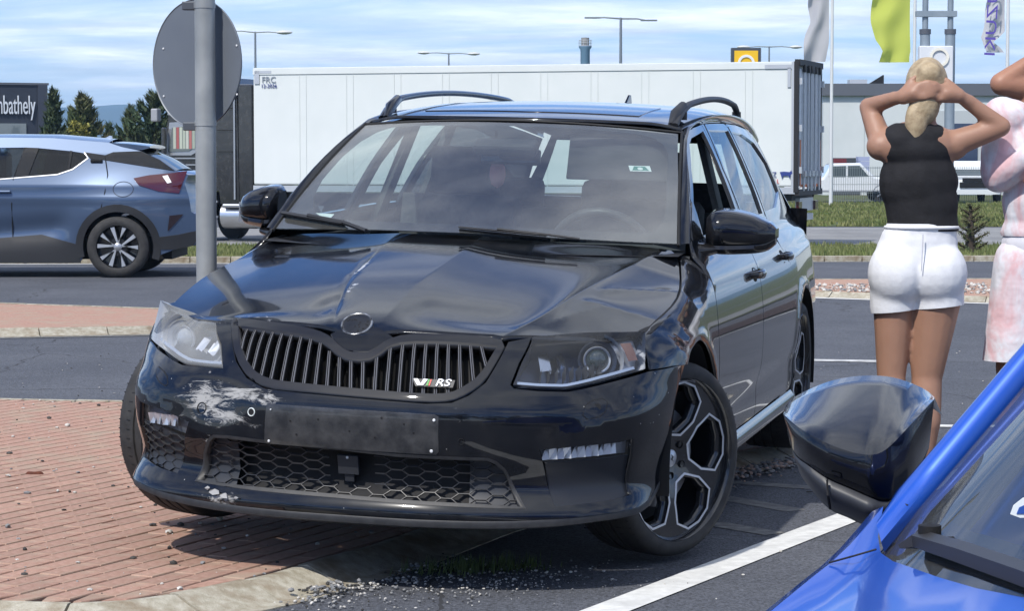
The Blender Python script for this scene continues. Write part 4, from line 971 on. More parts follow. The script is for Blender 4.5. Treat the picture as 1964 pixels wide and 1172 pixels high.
# ---- bonnet
hfront=[(.352,-.805),(.46,-.724),(.573,-.611),(.63,-.522),(.655,-.464),(.640,-.431),(.646,-.339),(.659,-.26),(.678,-.172),(.699,-.114),(.722,-.071),(.730,-.015),(.718,.032),(.700,.055),(.687,.089),(.677,.229),(.663,.383),(.672,.415),(.611,.528),(.516,.663),(.400,.762)]
ys=[(x,float(_yh(x))-.004) for x in (.34,.25,.15,.05,-.05,-.15,-.26,-.38,-.46)]
rear=[(-.50,.705),(-.46,.60),(-.40,.40),(-.375,.2),(-.37,0),(-.375,-.2),(-.40,-.40),(-.46,-.60),(-.50,-.705)]
hp=hfront+ys+rear+[(x,-y) for x,y in ys[::-1]]
mh=paint('bonnet_paint',(.004,.005,.008),dust=.06,rough=.05,dents=.0003,spec=.05)
add_scuffs(mh,[((.62,-.42,.77),(.05,.18,.05),.5),((.15,-.21,.92),(.26,.018,.06),.9),((.40,-.165,.86),(.12,.02,.06),.7)],(.42,.44,.48),14,.66,(1,1,1),speck=False)
lx=np.linspace(-.36,.66,50)
def rowl(fy,o): return [(float(x),float(fy(x))+o) for x in lx]
panel('bonnet',hoodD,hp,mh,CAR,step=.018,lip=.016,lines=[rowl(f_,o_) for f_ in (_yA,_yB,_yC) for o_ in (-.009,-.004,0,.004,.009)])
panel('inner_bonnet',lambda x,y: hood(x,y)-np.array([.0,0,.045]),[(p[0]*1.0+.0,p[1]*1.03) for p in hp],M['dkplastic'],CAR,step=.08,lip=0)
# nose piece under the badge
panel('nose_trim',offs(belt,.004),[(-.12,.742),(-.08,.716),(-.045,.700),(-.01,.698),(.02,.700),(.05,.718),(.085,.742),(.03,.765),(-.07,.765)],M['gloss'],CAR,step=.02,lip=.02)
bm=onsurf(hoodD,.668,-.042,.003,up=(-.3,0,1)); nn=(Vector((.62,0,.78))).normalized(); bm=frame(Vector((.683,-.045,.772)),nn)
bd=MB().lathe([(0,.006),(.030,.006),(.041,.005),(.043,.007),(.048,.007),(.050,.004),(.051,-.004)],40).build('badge',noisy('badge_black',(.004,.004,.005),(.010,.010,.011),60,.30,.0004,120,coat=.6),CAR,50); bd.matrix_local=bm
MB().lathe([(.0445,.0072),(.047,.0086),(.0495,.0072),(.0503,.004)],48).build('badge_rim',noisy('worn_chrome',(.03,.03,.032),(.38,.39,.41),70,.25,metal=.7),bd,60)
for k in range(14):
    a=random.uniform(0,2*PI); r=random.uniform(.005,.036); o=MB().lathe([(0,.0009),(random.uniform(.0015,.003),.0008),(.0032,0)],7).build('badge_pit',M['dkplastic'],bd); o.location=(r*math.cos(a),r*math.sin(a),.0064)
# ---- windscreen, roof, pillars
wsp=[(-1.0,.965),(-.5,.955),(0,.950),(.5,.955),(.985,.945),(1.0,.5),(1.0,.035),(.775,.035),(.30,.045),(0,.05),(-.4,.05),(-1.0,.035),(-1.0,.5)]
panel('windscreen',wind,wsp,M['glassW'],CAR,step=.05,asp=(.7,.85),lip=0)
mfr=principled('frit_black',(.006,.006,.007),.25)
inner=[(-.945,.925),(-.5,.93),(0,.925),(.5,.93),(.935,.905),(.945,.5),(.945,.12),(.75,.10),(.3,.105),(0,.11),(-.4,.11),(-.945,.12)]
panel('windscreen_border',offs(wind,-.004),wsp,mfr,CAR,holes=[chaikin(inner,2)],step=.05,asp=(.7,.85),lip=0)
mseal=principled('rubber_seal',(.008,.008,.008),.6)
for sgn in (1,-1): MB().tube([tuple(wind(np.array(sgn*1.008),np.array(t))) for t in np.linspace(.02,.97,14)],.006,8).build('windscreen_seal',mseal,CAR,60)
MB().tube([tuple(wind(np.array(a),np.array(.972-.01*abs(a)))) for a in np.linspace(-1,1,20)],.005,8).build('windscreen_seal',mseal,CAR,60)
def wtop(a): return -1.085-.09*a*a
rp=[(wtop(a),a*.605) for a in np.linspace(-1,1,17)]; re=[(-3.60,y) for y in np.linspace(.46,-.46,5)]
rs=[(x,float(_rw(x))*.985) for x in (-1.4,-1.8,-2.2,-2.6,-3.0,-3.4)]
rpoly=rp+rs+re+[(x,-y) for x,y in rs[::-1]]
panel('roof',roof,rpoly,M['black'],CAR,step=.05,lip=.012,center=(-2,0,0))
# sunroof glass set into the roof
panel('sunroof',lambda x,y: roof(x,y)+np.array([0,0,.003]),[(-1.27,-.42),(-1.24,0),(-1.27,.42),(-1.70,.42),(-1.70,-.42)],M['gloss'],CAR,step=.06,lip=.004,center=(-2,0,0))
gtop=spl([-3.6,-3.0,-2.4,-1.7,-1.2,-.9,-.7,-.52],[1.30,1.372,1.400,1.402,1.362,1.262,1.135,1.0])   # upper door line (x -> z)
for sgn in (1,-1):
    P=[]; n=40
    for i in range(n+1):
        u=i/n; x=-.50-(3.1)*u
        if x>-1.19:
            t=(x+.50)/(-1.19+.50); q0=wind(np.array(1.015),np.array(.03+t*.935))
        else: q0=roof(np.array(x),np.array(float(_rw(x))*.99))
        xd=x+.0; q1=green(np.array(xd),gtop(xd)); mid=(q0+q1)/2; c=np.array([0,.020,.016]) if x<-1.19 else np.array([.006,.016,.010])
        row=[]
        for w in np.linspace(0,1,7): row.append((1-w)**2*q0+2*w*(1-w)*(mid+c*1.6)+w*w*q1)
        P.append(row)
    P=np.array(P); P[...,1]*=sgn
    MB().grid(P).build('roof_pillar',M['black'],CAR,60)
# ---- doors with window openings
w1=[(-.70,1.012),(-.735,1.125),(-.93,1.235),(-1.13,1.325),(-1.25,1.35),(-1.56,1.372),(-1.485,1.22),(-1.44,1.082),(-1.425,1.03),(-.90,1.018)]
w2=[(-1.70,1.375),(-2.216,1.370),(-2.12,1.205),(-2.07,1.040),(-1.755,1.040),(-1.545,1.035),(-1.58,1.217)]
w3=[(-2.30,1.365),(-2.62,1.352),(-2.95,1.31),(-3.12,1.22),(-3.05,1.10),(-2.6,1.045),(-2.17,1.043),(-2.21,1.2)]
sill=.285
top1=[(x,float(gtop(x))-.004) for x in (-.56,-.7,-.9,-1.05,-1.2,-1.4,-1.62)]
d1=[(-.405,sill+.02),(-.405,.5),(-.415,.70),(-.455,.85),(-.49,.95)]+top1+[(-1.50,1.08),(-1.455,.95),(-1.42,.80),(-1.37,.6),(-1.34,.45),(-1.34,sill+.01)]
d2=[(-1.348,sill+.01),(-1.348,.45),(-1.378,.6),(-1.428,.80),(-1.463,.95),(-1.508,1.08),(-1.628,1.398)]+[(x,float(gtop(x))-.004) for x in (-1.8,-2.0,-2.25)]+[(-2.16,1.2),(-2.14,1.05),(-2.20,.9)]+[(-2.68+.40*math.cos(th),.325+.40*math.sin(th)) for th in np.linspace(R_(62),R_(2),10)]+[(-2.26,sill+.01)]
ra=[(-2.68+.385*math.cos(th),.325+.385*math.sin(th)) for th in np.linspace(R_(62),R_(182),24)]
d3=[(-2.208,.9),(-2.148,1.05),(-2.168,1.2),(-2.258,float(gtop(-2.258))-.004)]+[(x,float(gtop(x))-.004) for x in (-2.6,-3.0,-3.3,-3.55)]+[(-3.64,1.1),(-3.70,.9),(-3.70,.35),(-3.08,.30)]+ra[::-1]
def sideF(s,z):
    P=side(s,z); x=1.508-np.asarray(s,float); rr=np.hypot(x+2.68,z-.325); P[...,1]+=.010*np.exp(-((rr-.40)/.03)**2)*(z<.75)
    P[...,1]+=.005*np.exp(-((z-.86)/.010)**2)           # shoulder crease
    P[...,1]-=.010*np.exp(-((z-.42)/.05)**2)            # hollow above the sill
    return P
doors=[]
for sgn in (1,-1):
    f=sideF if sgn>0 else mirf(sideF); tr=(lambda p:p) if sgn>0 else (lambda p:mir(p))
    for nm,dp,wp in (('front_door',d1,w1),('rear_door',d2,w2),('rear_quarter',d3,w3)):
        st=.03 if sgn>0 else .06
        o=panel(nm,f,tr(xz(dp)),M['black'],CAR,holes=[tr(xz(wp))],step=st,lip=.014); doors.append(o)
        if not (nm=='front_door' and sgn>0):
            panel('window_glass',offs(f,-.006),tr(xz(wp)),M['glassS'] if nm!='rear_quarter' else M['glassD'],o,step=.08,lip=0)
        panel('window_frame',offs(f,.002),tr(xz(inset(wp,-.026))),M['gloss'],o,holes=[tr(xz(inset(wp,-.001)))],step=.05,lip=.01)
    # sill skirt
    P=[[ (x,sgn*y,z) for (y,z) in ((.886,.300),(.905,.275),(.903,.245),(.86,.215),(.70,.20))] for x in np.linspace(-.36,-2.30,20)]
    MB().grid(P).build('side_sill',M['black'],CAR,50)
    # handles
    for hx,hz,par in ((-1.23,.845,doors[-3]),(-2.05,.868,doors[-2])):
        q=sideF(np.array(1.508-hx),np.array(hz)); y0=float(q[1])
        hb=MB(); rows=[]
        for u in np.linspace(0,1,13):
            x=hx+.02-.215*u; e=math.sin(PI*u)**.5 if 0<u<1 else 0; yy=y0-.004+.040*e; hh=.010+.007*e
            rows.append([(x,sgn*(yy+.009*math.cos(a)),hz+hh*math.sin(a)) for a in np.linspace(0,2*PI,11)[:-1]])
        hb.grid(rows,cv=True); hb.add(rows[0],[tuple(range(10))]); hb.add(rows[-1],[tuple(range(10))]); hb.build('door_handle',M['gloss'],par,60)
        cpq=[(hx-.085+.050*math.cos(a),hz-.004+.026*math.sin(a)) for a in np.linspace(0,2*PI,19)[:-1]]; panel('handle_cup',offs(f,.0012),tr(xz(cpq)),M['dkplastic'],par,step=.02,lip=0)
# ---- mirrors
def mirror(sgn):
    U=[0,.06,.15,.32,.52,.70,.85,.94,1.0]; Tz=[1.090,1.104,1.110,1.110,1.103,1.091,1.074,1.062,1.046]; Bz=[.986,.982,.980,.980,.982,.985,.990,.998,1.008]
    y0,y1=(.795,1.032) if sgn>0 else (.795,.965); rows=[]; low=[]; zo=.0 if sgn>0 else .032
    ft,fb=spl(U,Tz),spl(U,Bz)
    for u in np.linspace(0,1,22):
        y=y0+(y1-y0)*u; zt,zb=float(ft(u)),float(fb(u)); k=max(.16,(1-abs(2*u-1.0)**4.5))**.5*(1-.25*u); xc=-.70-.05*u
        sec=[]
        for w in np.linspace(0,1,13):      # front skin from the bottom edge over the nose to the top rear
            z=zb+(zt-zb)*w; bulge=.105*k*(1-abs(w*1.0-.42)**2.3*1.9)
            sec.append((xc+max(-.045,bulge) if w<.999 else xc-.045,sgn*y,z))
        sec+= [(xc-.055,sgn*y,zt-.006),(xc-.055,sgn*y,zb+.004)]
        rows.append(sec)
        lo=[]
        zc=zb
        for w,(dx,dz) in zip(range(6),((.088,.004),(.092,-.010),(.070,-.026),(.02,-.032),(-.04,-.026),(-.055,.0))): lo.append((xc+dx*k,sgn*y,zc+dz*(.4+.6*k)))
        low.append(lo)
    mo=MB().grid(rows,cv=True); n=len(rows[0]); mo.add(rows[0],[tuple(range(n))]); mo.add(rows[-1],[tuple(range(n))])
    mo.v=[(x,y,z+zo) for x,y,z in mo.v]; o=mo.build('wing_mirror',M['black'],CAR,60)
    lo=MB().grid(low,cv=True); lo.add(low[0],[tuple(range(6))]); lo.add(low[-1],[tuple(range(6))]); lo.v=[(x,y,z+zo) for x,y,z in lo.v]; lo.build('mirror_base',M['gloss'],o,60)
    rr=[]
    for (x,y,z,h,w) in ((-.60,.745,.960,.050,.060),(-.62,.785,.962,.030,.045),(-.655,.82,.968,.020,.040),(-.68,.86,.975,.015,.038)):
        rr.append([(x+w*math.cos(a),sgn*y,z+h*math.sin(a)) for a in np.linspace(0,2*PI,13)[:-1]])
    MB().grid(rr,cv=True).build('mirror_arm',M['gloss'],o,60)
    MB().add([(-.765,sgn*.82,1.09),(-.80,sgn*1.0,1.07),(-.80,sgn*1.0,.995),(-.765,sgn*.82,.995)],[(0,1,2,3)]).build('mirror_glass',M['chrome'],o,fixn=False)
    sl=[(-.535,1.003),(-.565,1.045),(-.705,1.128),(-.675,1.015),(-.60,1.003)]; f=side if sgn>0 else mirf(side)
    panel('mirror_sail',offs(f,.006),xz(sl) if sgn>0 else mir(xz(sl)),M['gloss'],CAR,step=.04,lip=.01)
    return o
mirror(1); mirror(-1)
# ---- roof rails, antenna, wipers
for sgn in (1,-1):
    pts=[];N_=30
    for i in range(N_+1):
        u=i/N_; x=-1.20-1.95*u; h=.056*min(1,(math.sin(PI*min(1,max(0,u)))*2.6))**.6 if 0<u<1 else 0
        y=float(_rw(x))*.93; z=float(roof(np.array(x),np.array(y))[2]); pts.append((x,sgn*y,z+h-.004))
    r_=MB().tube(pts,.0125,10,sx=1.2); r_.tube([(x,y,z-.03) for x,y,z in (pts[2],)]+[pts[2]],.02,8); 
    r_.tube([(pts[-3][0],pts[-3][1],pts[-3][2]-.05),pts[-3]],.02,8)
    ft=[(-1.20,sgn*.556,float(roof(np.array(-1.2),np.array(.556))[2])-.004),(-1.27,sgn*.561,float(roof(np.array(-1.27),np.array(.561))[2])+.03),(-1.38,sgn*.567,float(roof(np.array(-1.38),np.array(.567))[2])+.052)]
    r_.tube(ft,[.010,.022,.018],10)
    r_.build('roof_rail',M['black'] if sgn<0 else M['plastic'],CAR,60)
MB().add([(-2.95,.006,1.44),(-3.12,.012,1.44),(-3.12,-.012,1.44),(-2.95,-.006,1.44),(-3.09,.004,1.512),(-3.12,.004,1.512),(-3.12,-.004,1.512),(-3.09,-.004,1.512)],[(0,1,2,3),(4,5,6,7),(0,1,5,4),(1,2,6,5),(2,3,7,6),(3,0,4,7)]).build('roof_antenna',M['black'],CAR)
def wiper(a0,t0,a1,t1,sc_=1.0):
    A=[onsurf(wind,a0+(a1-a0)*u,t0+(t1-t0)*u,.016).translation for u in np.linspace(0,1,7)]
    w=MB().tube([tuple(p) for p in A],.0075*sc_,6,sx=1.6); B=[onsurf(wind,a0+(a1-a0)*u,t0+(t1-t0)*u,.004).translation for u in np.linspace(0,1,7)]
    w.tube([tuple(p) for p in B],.0045,4)
    w.tube([tuple(onsurf(wind,a0+(a1-a0)*.45,t0+(t1-t0)*.45,.024).translation),tuple(onsurf(wind,a1,t1,.02).translation),tuple(onsurf(wind,a1+.15*(1 if a1>a0 else -1),.01,.02).translation)],.008*sc_,6)
    w.build('wiper',M['plastic'],CAR,60)
wiper(-1.0,.125,-.60,.062); wiper(-.0,.062,.42,.030,.55)
# cowl
P=[[(-.34-.19*a*a,.735*a,.978-.012*a*a),(-.40-.19*a*a,.75*a,.965),(-.20-.19*a*a,.75*a,.955)] for a in np.linspace(-1,1,16)]
MB().grid(P).build('wiper_cowl',M['plastic'],CAR,60)
# ---- interior
rm=MB(); 
def seat(x,y,w,rear=False):
    s=MB(); 
    def slab(c,d,rx=0,mi=0):
        m4=Matrix.Translation(c)@Matrix.Rotation(rx,4,'Y'); s.box((0,0,0),d,mi,M4=m4)
    if not rear:
        slab((x,y,.50),(.50,w,.16)); slab((x-.30,y,.80),(.13,w*.9,.58),-.28); slab((x-.42,y,1.185),(.09,.27,.19),-.15)
        s.tube([(x-.38,y-.06,1.02),(x-.41,y-.06,1.15)],.008,6); s.tube([(x-.38,y+.06,1.02),(x-.41,y+.06,1.15)],.008,6)
    else:
        slab((x,y,.50),(.45,w,.16)); slab((x-.28,y,.76),(.14,w,.50),-.3)
        for q in (-.42,0,.42): slab((x-.38,y+q,1.06),(.08,.25,.15),-.15)
    return s.build('rear_seat' if rear else 'front_seat',M['fabric'],CAR,bevel=.035)
seat(-1.28,.37,.52); seat(-1.28,-.37,.52); seat(-2.35,0,1.30,True)
P=[]
for a in np.linspace(-1,1,14):
    P.append([(-.36-.19*a*a,.70*a,.962),(-.62-.10*a*a,.72*a,.955+.02*(a>0.1)*(a<.9)),(-.78,.72*a,.935+.03*(a>.2)*(a<.9)),(-.86,.72*a,.86),(-.80,.72*a,.55)])
MB().grid(P).build('dashboard',M['dash'],CAR,50)
sw=MB(); m4=frame((-.93,.37,.915),(-.88,0,.48)); ring=[tuple(m4@Vector((.185*math.cos(a),.185*math.sin(a),0))) for a in np.linspace(0,2*PI,33)]
sw.tube(ring,.017,8,caps=False); sw.box((0,0,0),(.12,.10,.05),M4=m4); 
for a in (0,PI,-PI/2): sw.tube([tuple(m4@Vector((0,0,0))),tuple(m4@Vector((.18*math.cos(a),.18*math.sin(a),0)))],.014,6)
sw.build('steering_wheel',noisy('wheel_leather',(.03,.03,.032),(.045,.045,.048),30,.45),CAR,60)
MB().box((-1.9,0,.24),(3.0,1.66,.05)).build('floor_pan',M['dkplastic'],CAR)
MB().box((-.86,0,.58),(.04,1.5,.60)).build('firewall',M['dkplastic'],CAR)
for sgn in (1,-1): MB().box((-1.75,sgn*.755,.60),(2.5,.03,.70)).build('door_trim',M['fabric'],CAR)
for sgn in (1,-1):
    for bx,bt in ((-1.55,-1.68),(-2.12,-2.22)): MB().add([(bx-.05,sgn*.745,.9),(bx+.05,sgn*.745,.9),(bt+.05,sgn*.585,1.40),(bt-.05,sgn*.585,1.40),(bx-.05,sgn*.72,.9),(bx+.05,sgn*.72,.9),(bt+.05,sgn*.56,1.40),(bt-.05,sgn*.56,1.40)],[(0,1,2,3),(4,5,6,7),(0,1,5,4),(1,2,6,5),(2,3,7,6),(3,0,4,7)]).build('pillar_trim',M['dash'],CAR)
# headliner
P=[[tuple(roof(np.array(x),np.array(y*float(_rw(x))*.95))-np.array([0,0,.03])) for y in np.linspace(-1,1,9)] for x in np.linspace(-1.10,-3.6,14)]
MB().grid(P).build('headliner',principled('headliner_grey',(.22,.22,.21),.9),CAR,60)
# sensor box, inner mirror, visor, stickers
o=MB().box((0,0,0),(.24,.075,.05)).build('mirror_sensor_box',M['plastic'],CAR,bevel=.015); o.matrix_local=onsurf(wind,0,.80,-.04)
o=MB().box((0,0,0),(.25,.06,.02)).build('inner_mirror',M['gloss'],CAR,bevel=.012); o.matrix_local=frame((-.98,0,1.265),(-1,.25,-.1))
o=MB().box((0,0,0),(.40,.165,.012)).build('sun_visor',principled('visor_grey',(.04,.04,.042),.9),CAR,bevel=.005); o.matrix_local=frame((-1.06,.40,1.265),(1,0,.35))
o=MB().box((0,0,0),(.078,.040,.0006)).build('toll_sticker',M['paper'],CAR); o.matrix_local=onsurf(wind,.80,.597,-.004)
MB().prism([(-.030,-.014),(.030,-.014),(.020,.014),(-.020,.014)],0.0004,.0012).build('sticker_print',principled('sticker_green',(.03,.22,.17),.5),o)
MB().lathe([(0,.0014),(.010,.0014),(.010,.001)],16,c=(0,-.002,0)).build('sticker_emblem',M['paper'],o)
o=MB().box((0,0,0),(.11,.055,.001)).build('dashboard_card',M['paper'],CAR); o.matrix_local=onsurf(wind,-.80,.135,-.010)
MB().prism([(-.052,-.022),(-.030,-.022),(-.030,.0)],.0006,.0012).build('card_triangle',principled('card_blue',(.03,.08,.35),.5),o)
mpk=principled('pink_cloth',(.62,.22,.22),.8)
MB().lathe([(0,-.055),(.022,-.04),(.03,-.01),(.028,.02),(.018,.045),(0,.055)],14,c=(-1.02,-.06,1.20)).build('mirror_pendant',mpk,CAR,60)
# tailgate with rear window
tg=MB(); wo=[]; 
def tailp(y,z): x=-3.60-.16*(1.37-z)/.45-.02*(y/.6)**2*-1; return (x,y,z)
outl=[(-.46,1.36),(.46,1.36),(.66,1.0),(.72,.9),(.74,.35),(-.74,.35),(-.72,.9),(-.66,1.0)]; hole=[(-.46,1.30),(.46,1.30),(.58,1.02),(-.58,1.02)]
panel('tailgate',lambda y,z: np.stack([-3.60-.35*(1.37-z)*np.clip((z-.9)/.47,0,1)-.165*(1-np.clip((z-.9)/.47,0,1))+.04*y**2,y+0*z,z+0*y],-1),outl,M['black'],CAR,holes=[hole],step=.08,center=(-2,0,.8))
panel('rear_window',lambda y,z: np.stack([-3.595-.35*(1.37-z)*np.clip((z-.9)/.47,0,1)-.165*(1-np.clip((z-.9)/.47,0,1))+.04*y**2,y+0*z,z+0*y],-1),hole,M['glassS'],CAR,step=.1,center=(-2,0,.8),lip=0)
for sgn in (1,-1):
    P=[[(-3.70,sgn*.745,z),(-3.74,sgn*.70,z),(-3.76,sgn*.6,z)] for z in np.linspace(.35,1.0,6)]; MB().grid(P).build('rear_corner',M['black'],CAR,60)
# ---- wheels
def wheel_parts(W,face=1,detail=True):
    """wheel centred at origin, axle along +Y (outer face +Y)"""
    prof=[(.240,-.112),(.262,-.116),(.300,-.112),(.314,-.100),(.3185,-.085),(.3185,-.062),(.3125,-.060),(.3125,-.054),(.320,-.052),(.320,-.022),(.3135,-.020),(.3135,-.012),(.320,-.010),(.320,.018),(.3135,.020),(.3135,.028),(.320,.030),(.3185,.085),(.314,.100),(.302,.112),(.282,.118),(.267,.113),(.262,.100)]
    t=MB().lathe(prof,96,'Y')
    # tread sipes: short grooves on the shoulders
    for k in range(64):
        a=2*PI*k/64
        for y0_,y1_ in ((.045,.105),(-.105,-.045)):
            ca,sa=math.cos(a),math.sin(a); ca2,sa2=math.cos(a+.012),math.sin(a+.012); r=.3208
            if abs(y1_)>abs(y0_): pass
            t.add([(ca*r,y0_,sa*r),(ca2*r,y0_,sa2*r),(ca2*(r-.006),y1_*.99,sa2*(r-.006)),(ca*(r-.006),y1_*.99,sa*(r-.006))],[(0,1,2,3)],1)
    ty=t.build('tyre',[M['rubber'],M['dkplastic']],W,40,fixn=True)
    rim=MB().lathe([(.263,.100),(.269,.108),(.265,.114),(.259,.106),(.254,.088),(.246,.03),(.238,-.09),(.245,-.108)],64,'Y')
    rm_=rim.build('rim',M['rimblack'],W,40)
    holes=[];rings=[]
    for k in range(5):
        a=2*PI*k/5+W.get('phase',0.0)
        base=[(.088,.0),(.098,.040),(.140,.073),(.182,.073),(.213,.038),(.213,-.038),(.182,-.073),(.140,-.073),(.098,-.040)]
        base=[(.080,.024),(.125,.070),(.190,.095),(.238,.056),(.250,.0),(.238,-.056),(.190,-.095),(.125,-.070),(.080,-.024)]
        holes.append([(r*math.cos(a)-w*math.sin(a),r*math.sin(a)+w*math.cos(a)) for r,w in base])
    def disc(u,v):
        r=np.hypot(u,v); y=.092-.030*np.exp(-(r/.10)**2)-.0*r; return np.stack([u,y,v],-1)
    circ=[(.259*math.cos(a),.259*math.sin(a)) for a in np.linspace(0,2*PI,65)[:-1]]
    panel('spokes',disc,circ,M['rimblack'],W,holes=holes,step=.02,lip=.045,center=(0,0,0))
    msr=principled('machined_silver',(.62,.63,.65),.45,.25)
    for h in holes:
        rr=[]
        q=inset(h,-.0060)
        panel('silver_outline',lambda u,v: disc(u,v)+np.array([0,.0015,0]),q,msr,W,holes=[inset(h,.001)],step=.05,lip=.002,center=(0,0,0))
    cap=MB().lathe([(0,.004),(.026,.003),(.029,0),(.030,-.01)],32,'Y',c=(0,.066,0)).build('hub_cap',principled('cap_silver',(.55,.57,.60),.3,.5),W,50)
    MB().prism([(-.010,-.012),(-.002,-.003),(-.008,.004),(.004,.014),(-.001,.004),(.006,-.003),(.0,-.006)],0,.0008,M4=Matrix(((1,0,0,0),(0,0,1,.0705),(0,1,0,0),(0,0,0,1)))).build('cap_emblem',principled('emblem_dark',(.02,.03,.03),.4),cap)
    bl=MB()
    for k in range(5):
        a=2*PI*(k+.5)/5+W.get('phase',0.0); bl.lathe([(0,0),(.011,0),(.012,.004),(.012,.01)],12,'Y',c=(.056*math.cos(a),.0655,.056*math.sin(a)))
    bl.build('wheel_bolts',M['dkplastic'],W,40)['kind']='stuff'
    MB().lathe([(.06,.02),(.165,.02),(.165,.0),(.06,.0)],40,'Y').build('brake_disc',M['satin'],W,40)
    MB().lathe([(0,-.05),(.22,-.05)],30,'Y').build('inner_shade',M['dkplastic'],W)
for nm,ax,sgn,st,ph in (('wheel',0,1,R_(-27),R_(24)),('wheel',-2.68,1,0,R_(10)),('wheel',0,-1,R_(-24),0),('wheel',-2.68,-1,0,.3)):
    W=empty('wheel',((-.04,-.815,.340) if (ax==0 and sgn<0) else (ax,sgn*.765,.322))); W['phase']=ph; W.parent=CAR; W.rotation_euler=(0,0,st+(0 if sgn>0 else PI))
    wheel_parts(W); del W['phase']

# ================================================================ helper: a point on a sight line at a given distance
_pt=math.atan(286/4700.)
def wp(u,v,d):
    w=(v-586)/4700.; uu=(u-982)/4700.; k=math.cos(_pt)-w*math.sin(_pt)
    return Vector((uu/k*d,d,1.32+d*(-math.sin(_pt)-w*math.cos(_pt))/k))
def loft(name,rows,m,parent,smooth=50,caps=True,closed=True,**k):
    b=MB().grid(rows,cv=closed); n=len(rows[0])
    if caps: b.add(rows[0],[tuple(range(n))]); b.add(rows[-1],[tuple(range(n))])
    return b.build(name,m,parent,smooth,**k)
# ================================================================ blue-grey crossover driving on the far carriageway
XO=empty('crossover_car',(0,0,0),label='blue-grey crossover car driving off to the left beyond the signpost',cat='car')
XO.location=((378-982)/4700*26.7,27.52,0)
cX=lambda u,v:((u-378)/176.,(532-v)/176.)
mx_=paint('steel_blue_paint',(.056,.090,.158),flake=1,dust=.0,rough=.05,metal=.35)
mcl=principled('dark_cladding',(.018,.019,.022),.55)
def xoside(X,Z):
    X=np.asarray(X,float);Z=np.asarray(Z,float)
    y=.815-.34*np.clip(Z-1.02,0,2)-.10*np.clip(Z-1.35,0,1)
    y=y+.075*np.exp(-(((X+.80)/.52)**2+((Z-.72)/.30)**2))+.075*np.exp(-(((X+3.5)/.5)**2+((Z-.72)/.30)**2))
    y=y-.05*np.exp(-(((Z-.50-.10*(X+2.1)/1.2)/.13)**2))*sm(-1.3,-1.6,X)*sm(-3.1,-2.8,X)+.012*np.exp(-((Z-.86)/.05)**2)
    y=y-.42*np.clip(X+.35,0,1)**1.5-.30*np.clip(-3.9-X,0,1)**1.3
    return np.stack([X+0*Z,-y,Z+0*X],-1)
def mirX(f):
    def g(a,b): P=f(a,b); P=P.copy(); P[...,1]*=-1; return P
    return g
roofl=[cX(*p) for p in ((206,273),(167,270),(96,264),(0,263))]+[(-2.6,1.52),(-2.95,1.44),(-3.3,1.20),(-3.55,1.02),(-4.0,.93),(-4.28,.78),(-4.36,.55),(-4.33,.28),(-3.98,.22)]
arcf=[(-3.50+.39*math.cos(a),.335+.39*math.sin(a)) for a in np.linspace(PI+.25,-.25,18)]
arcr=[(-.86+.39*math.cos(a),.335+.39*math.sin(a)) for a in np.linspace(PI+.25,-.3,18)]
rear=[cX(*p) for p in ((335,478),(368,471),(378,459),(377,412),(366,406),(362,378),(354,352),(360,335),(337,327),(306,306),(268,289),(230,281))]
outl=roofl+arcf+[(-3.08,.17),(-1.28,.17)]+arcr+rear
wf=[cX(*p) for p in ((70,283),(134,289),(160,293),(167,303),(139,324),(110,333),(52,338))]
wfr=[cX(*p) for p in ((48,282),(-60,283),(-175,300),(-215,322),(-225,345),(-100,343),(30,341))]
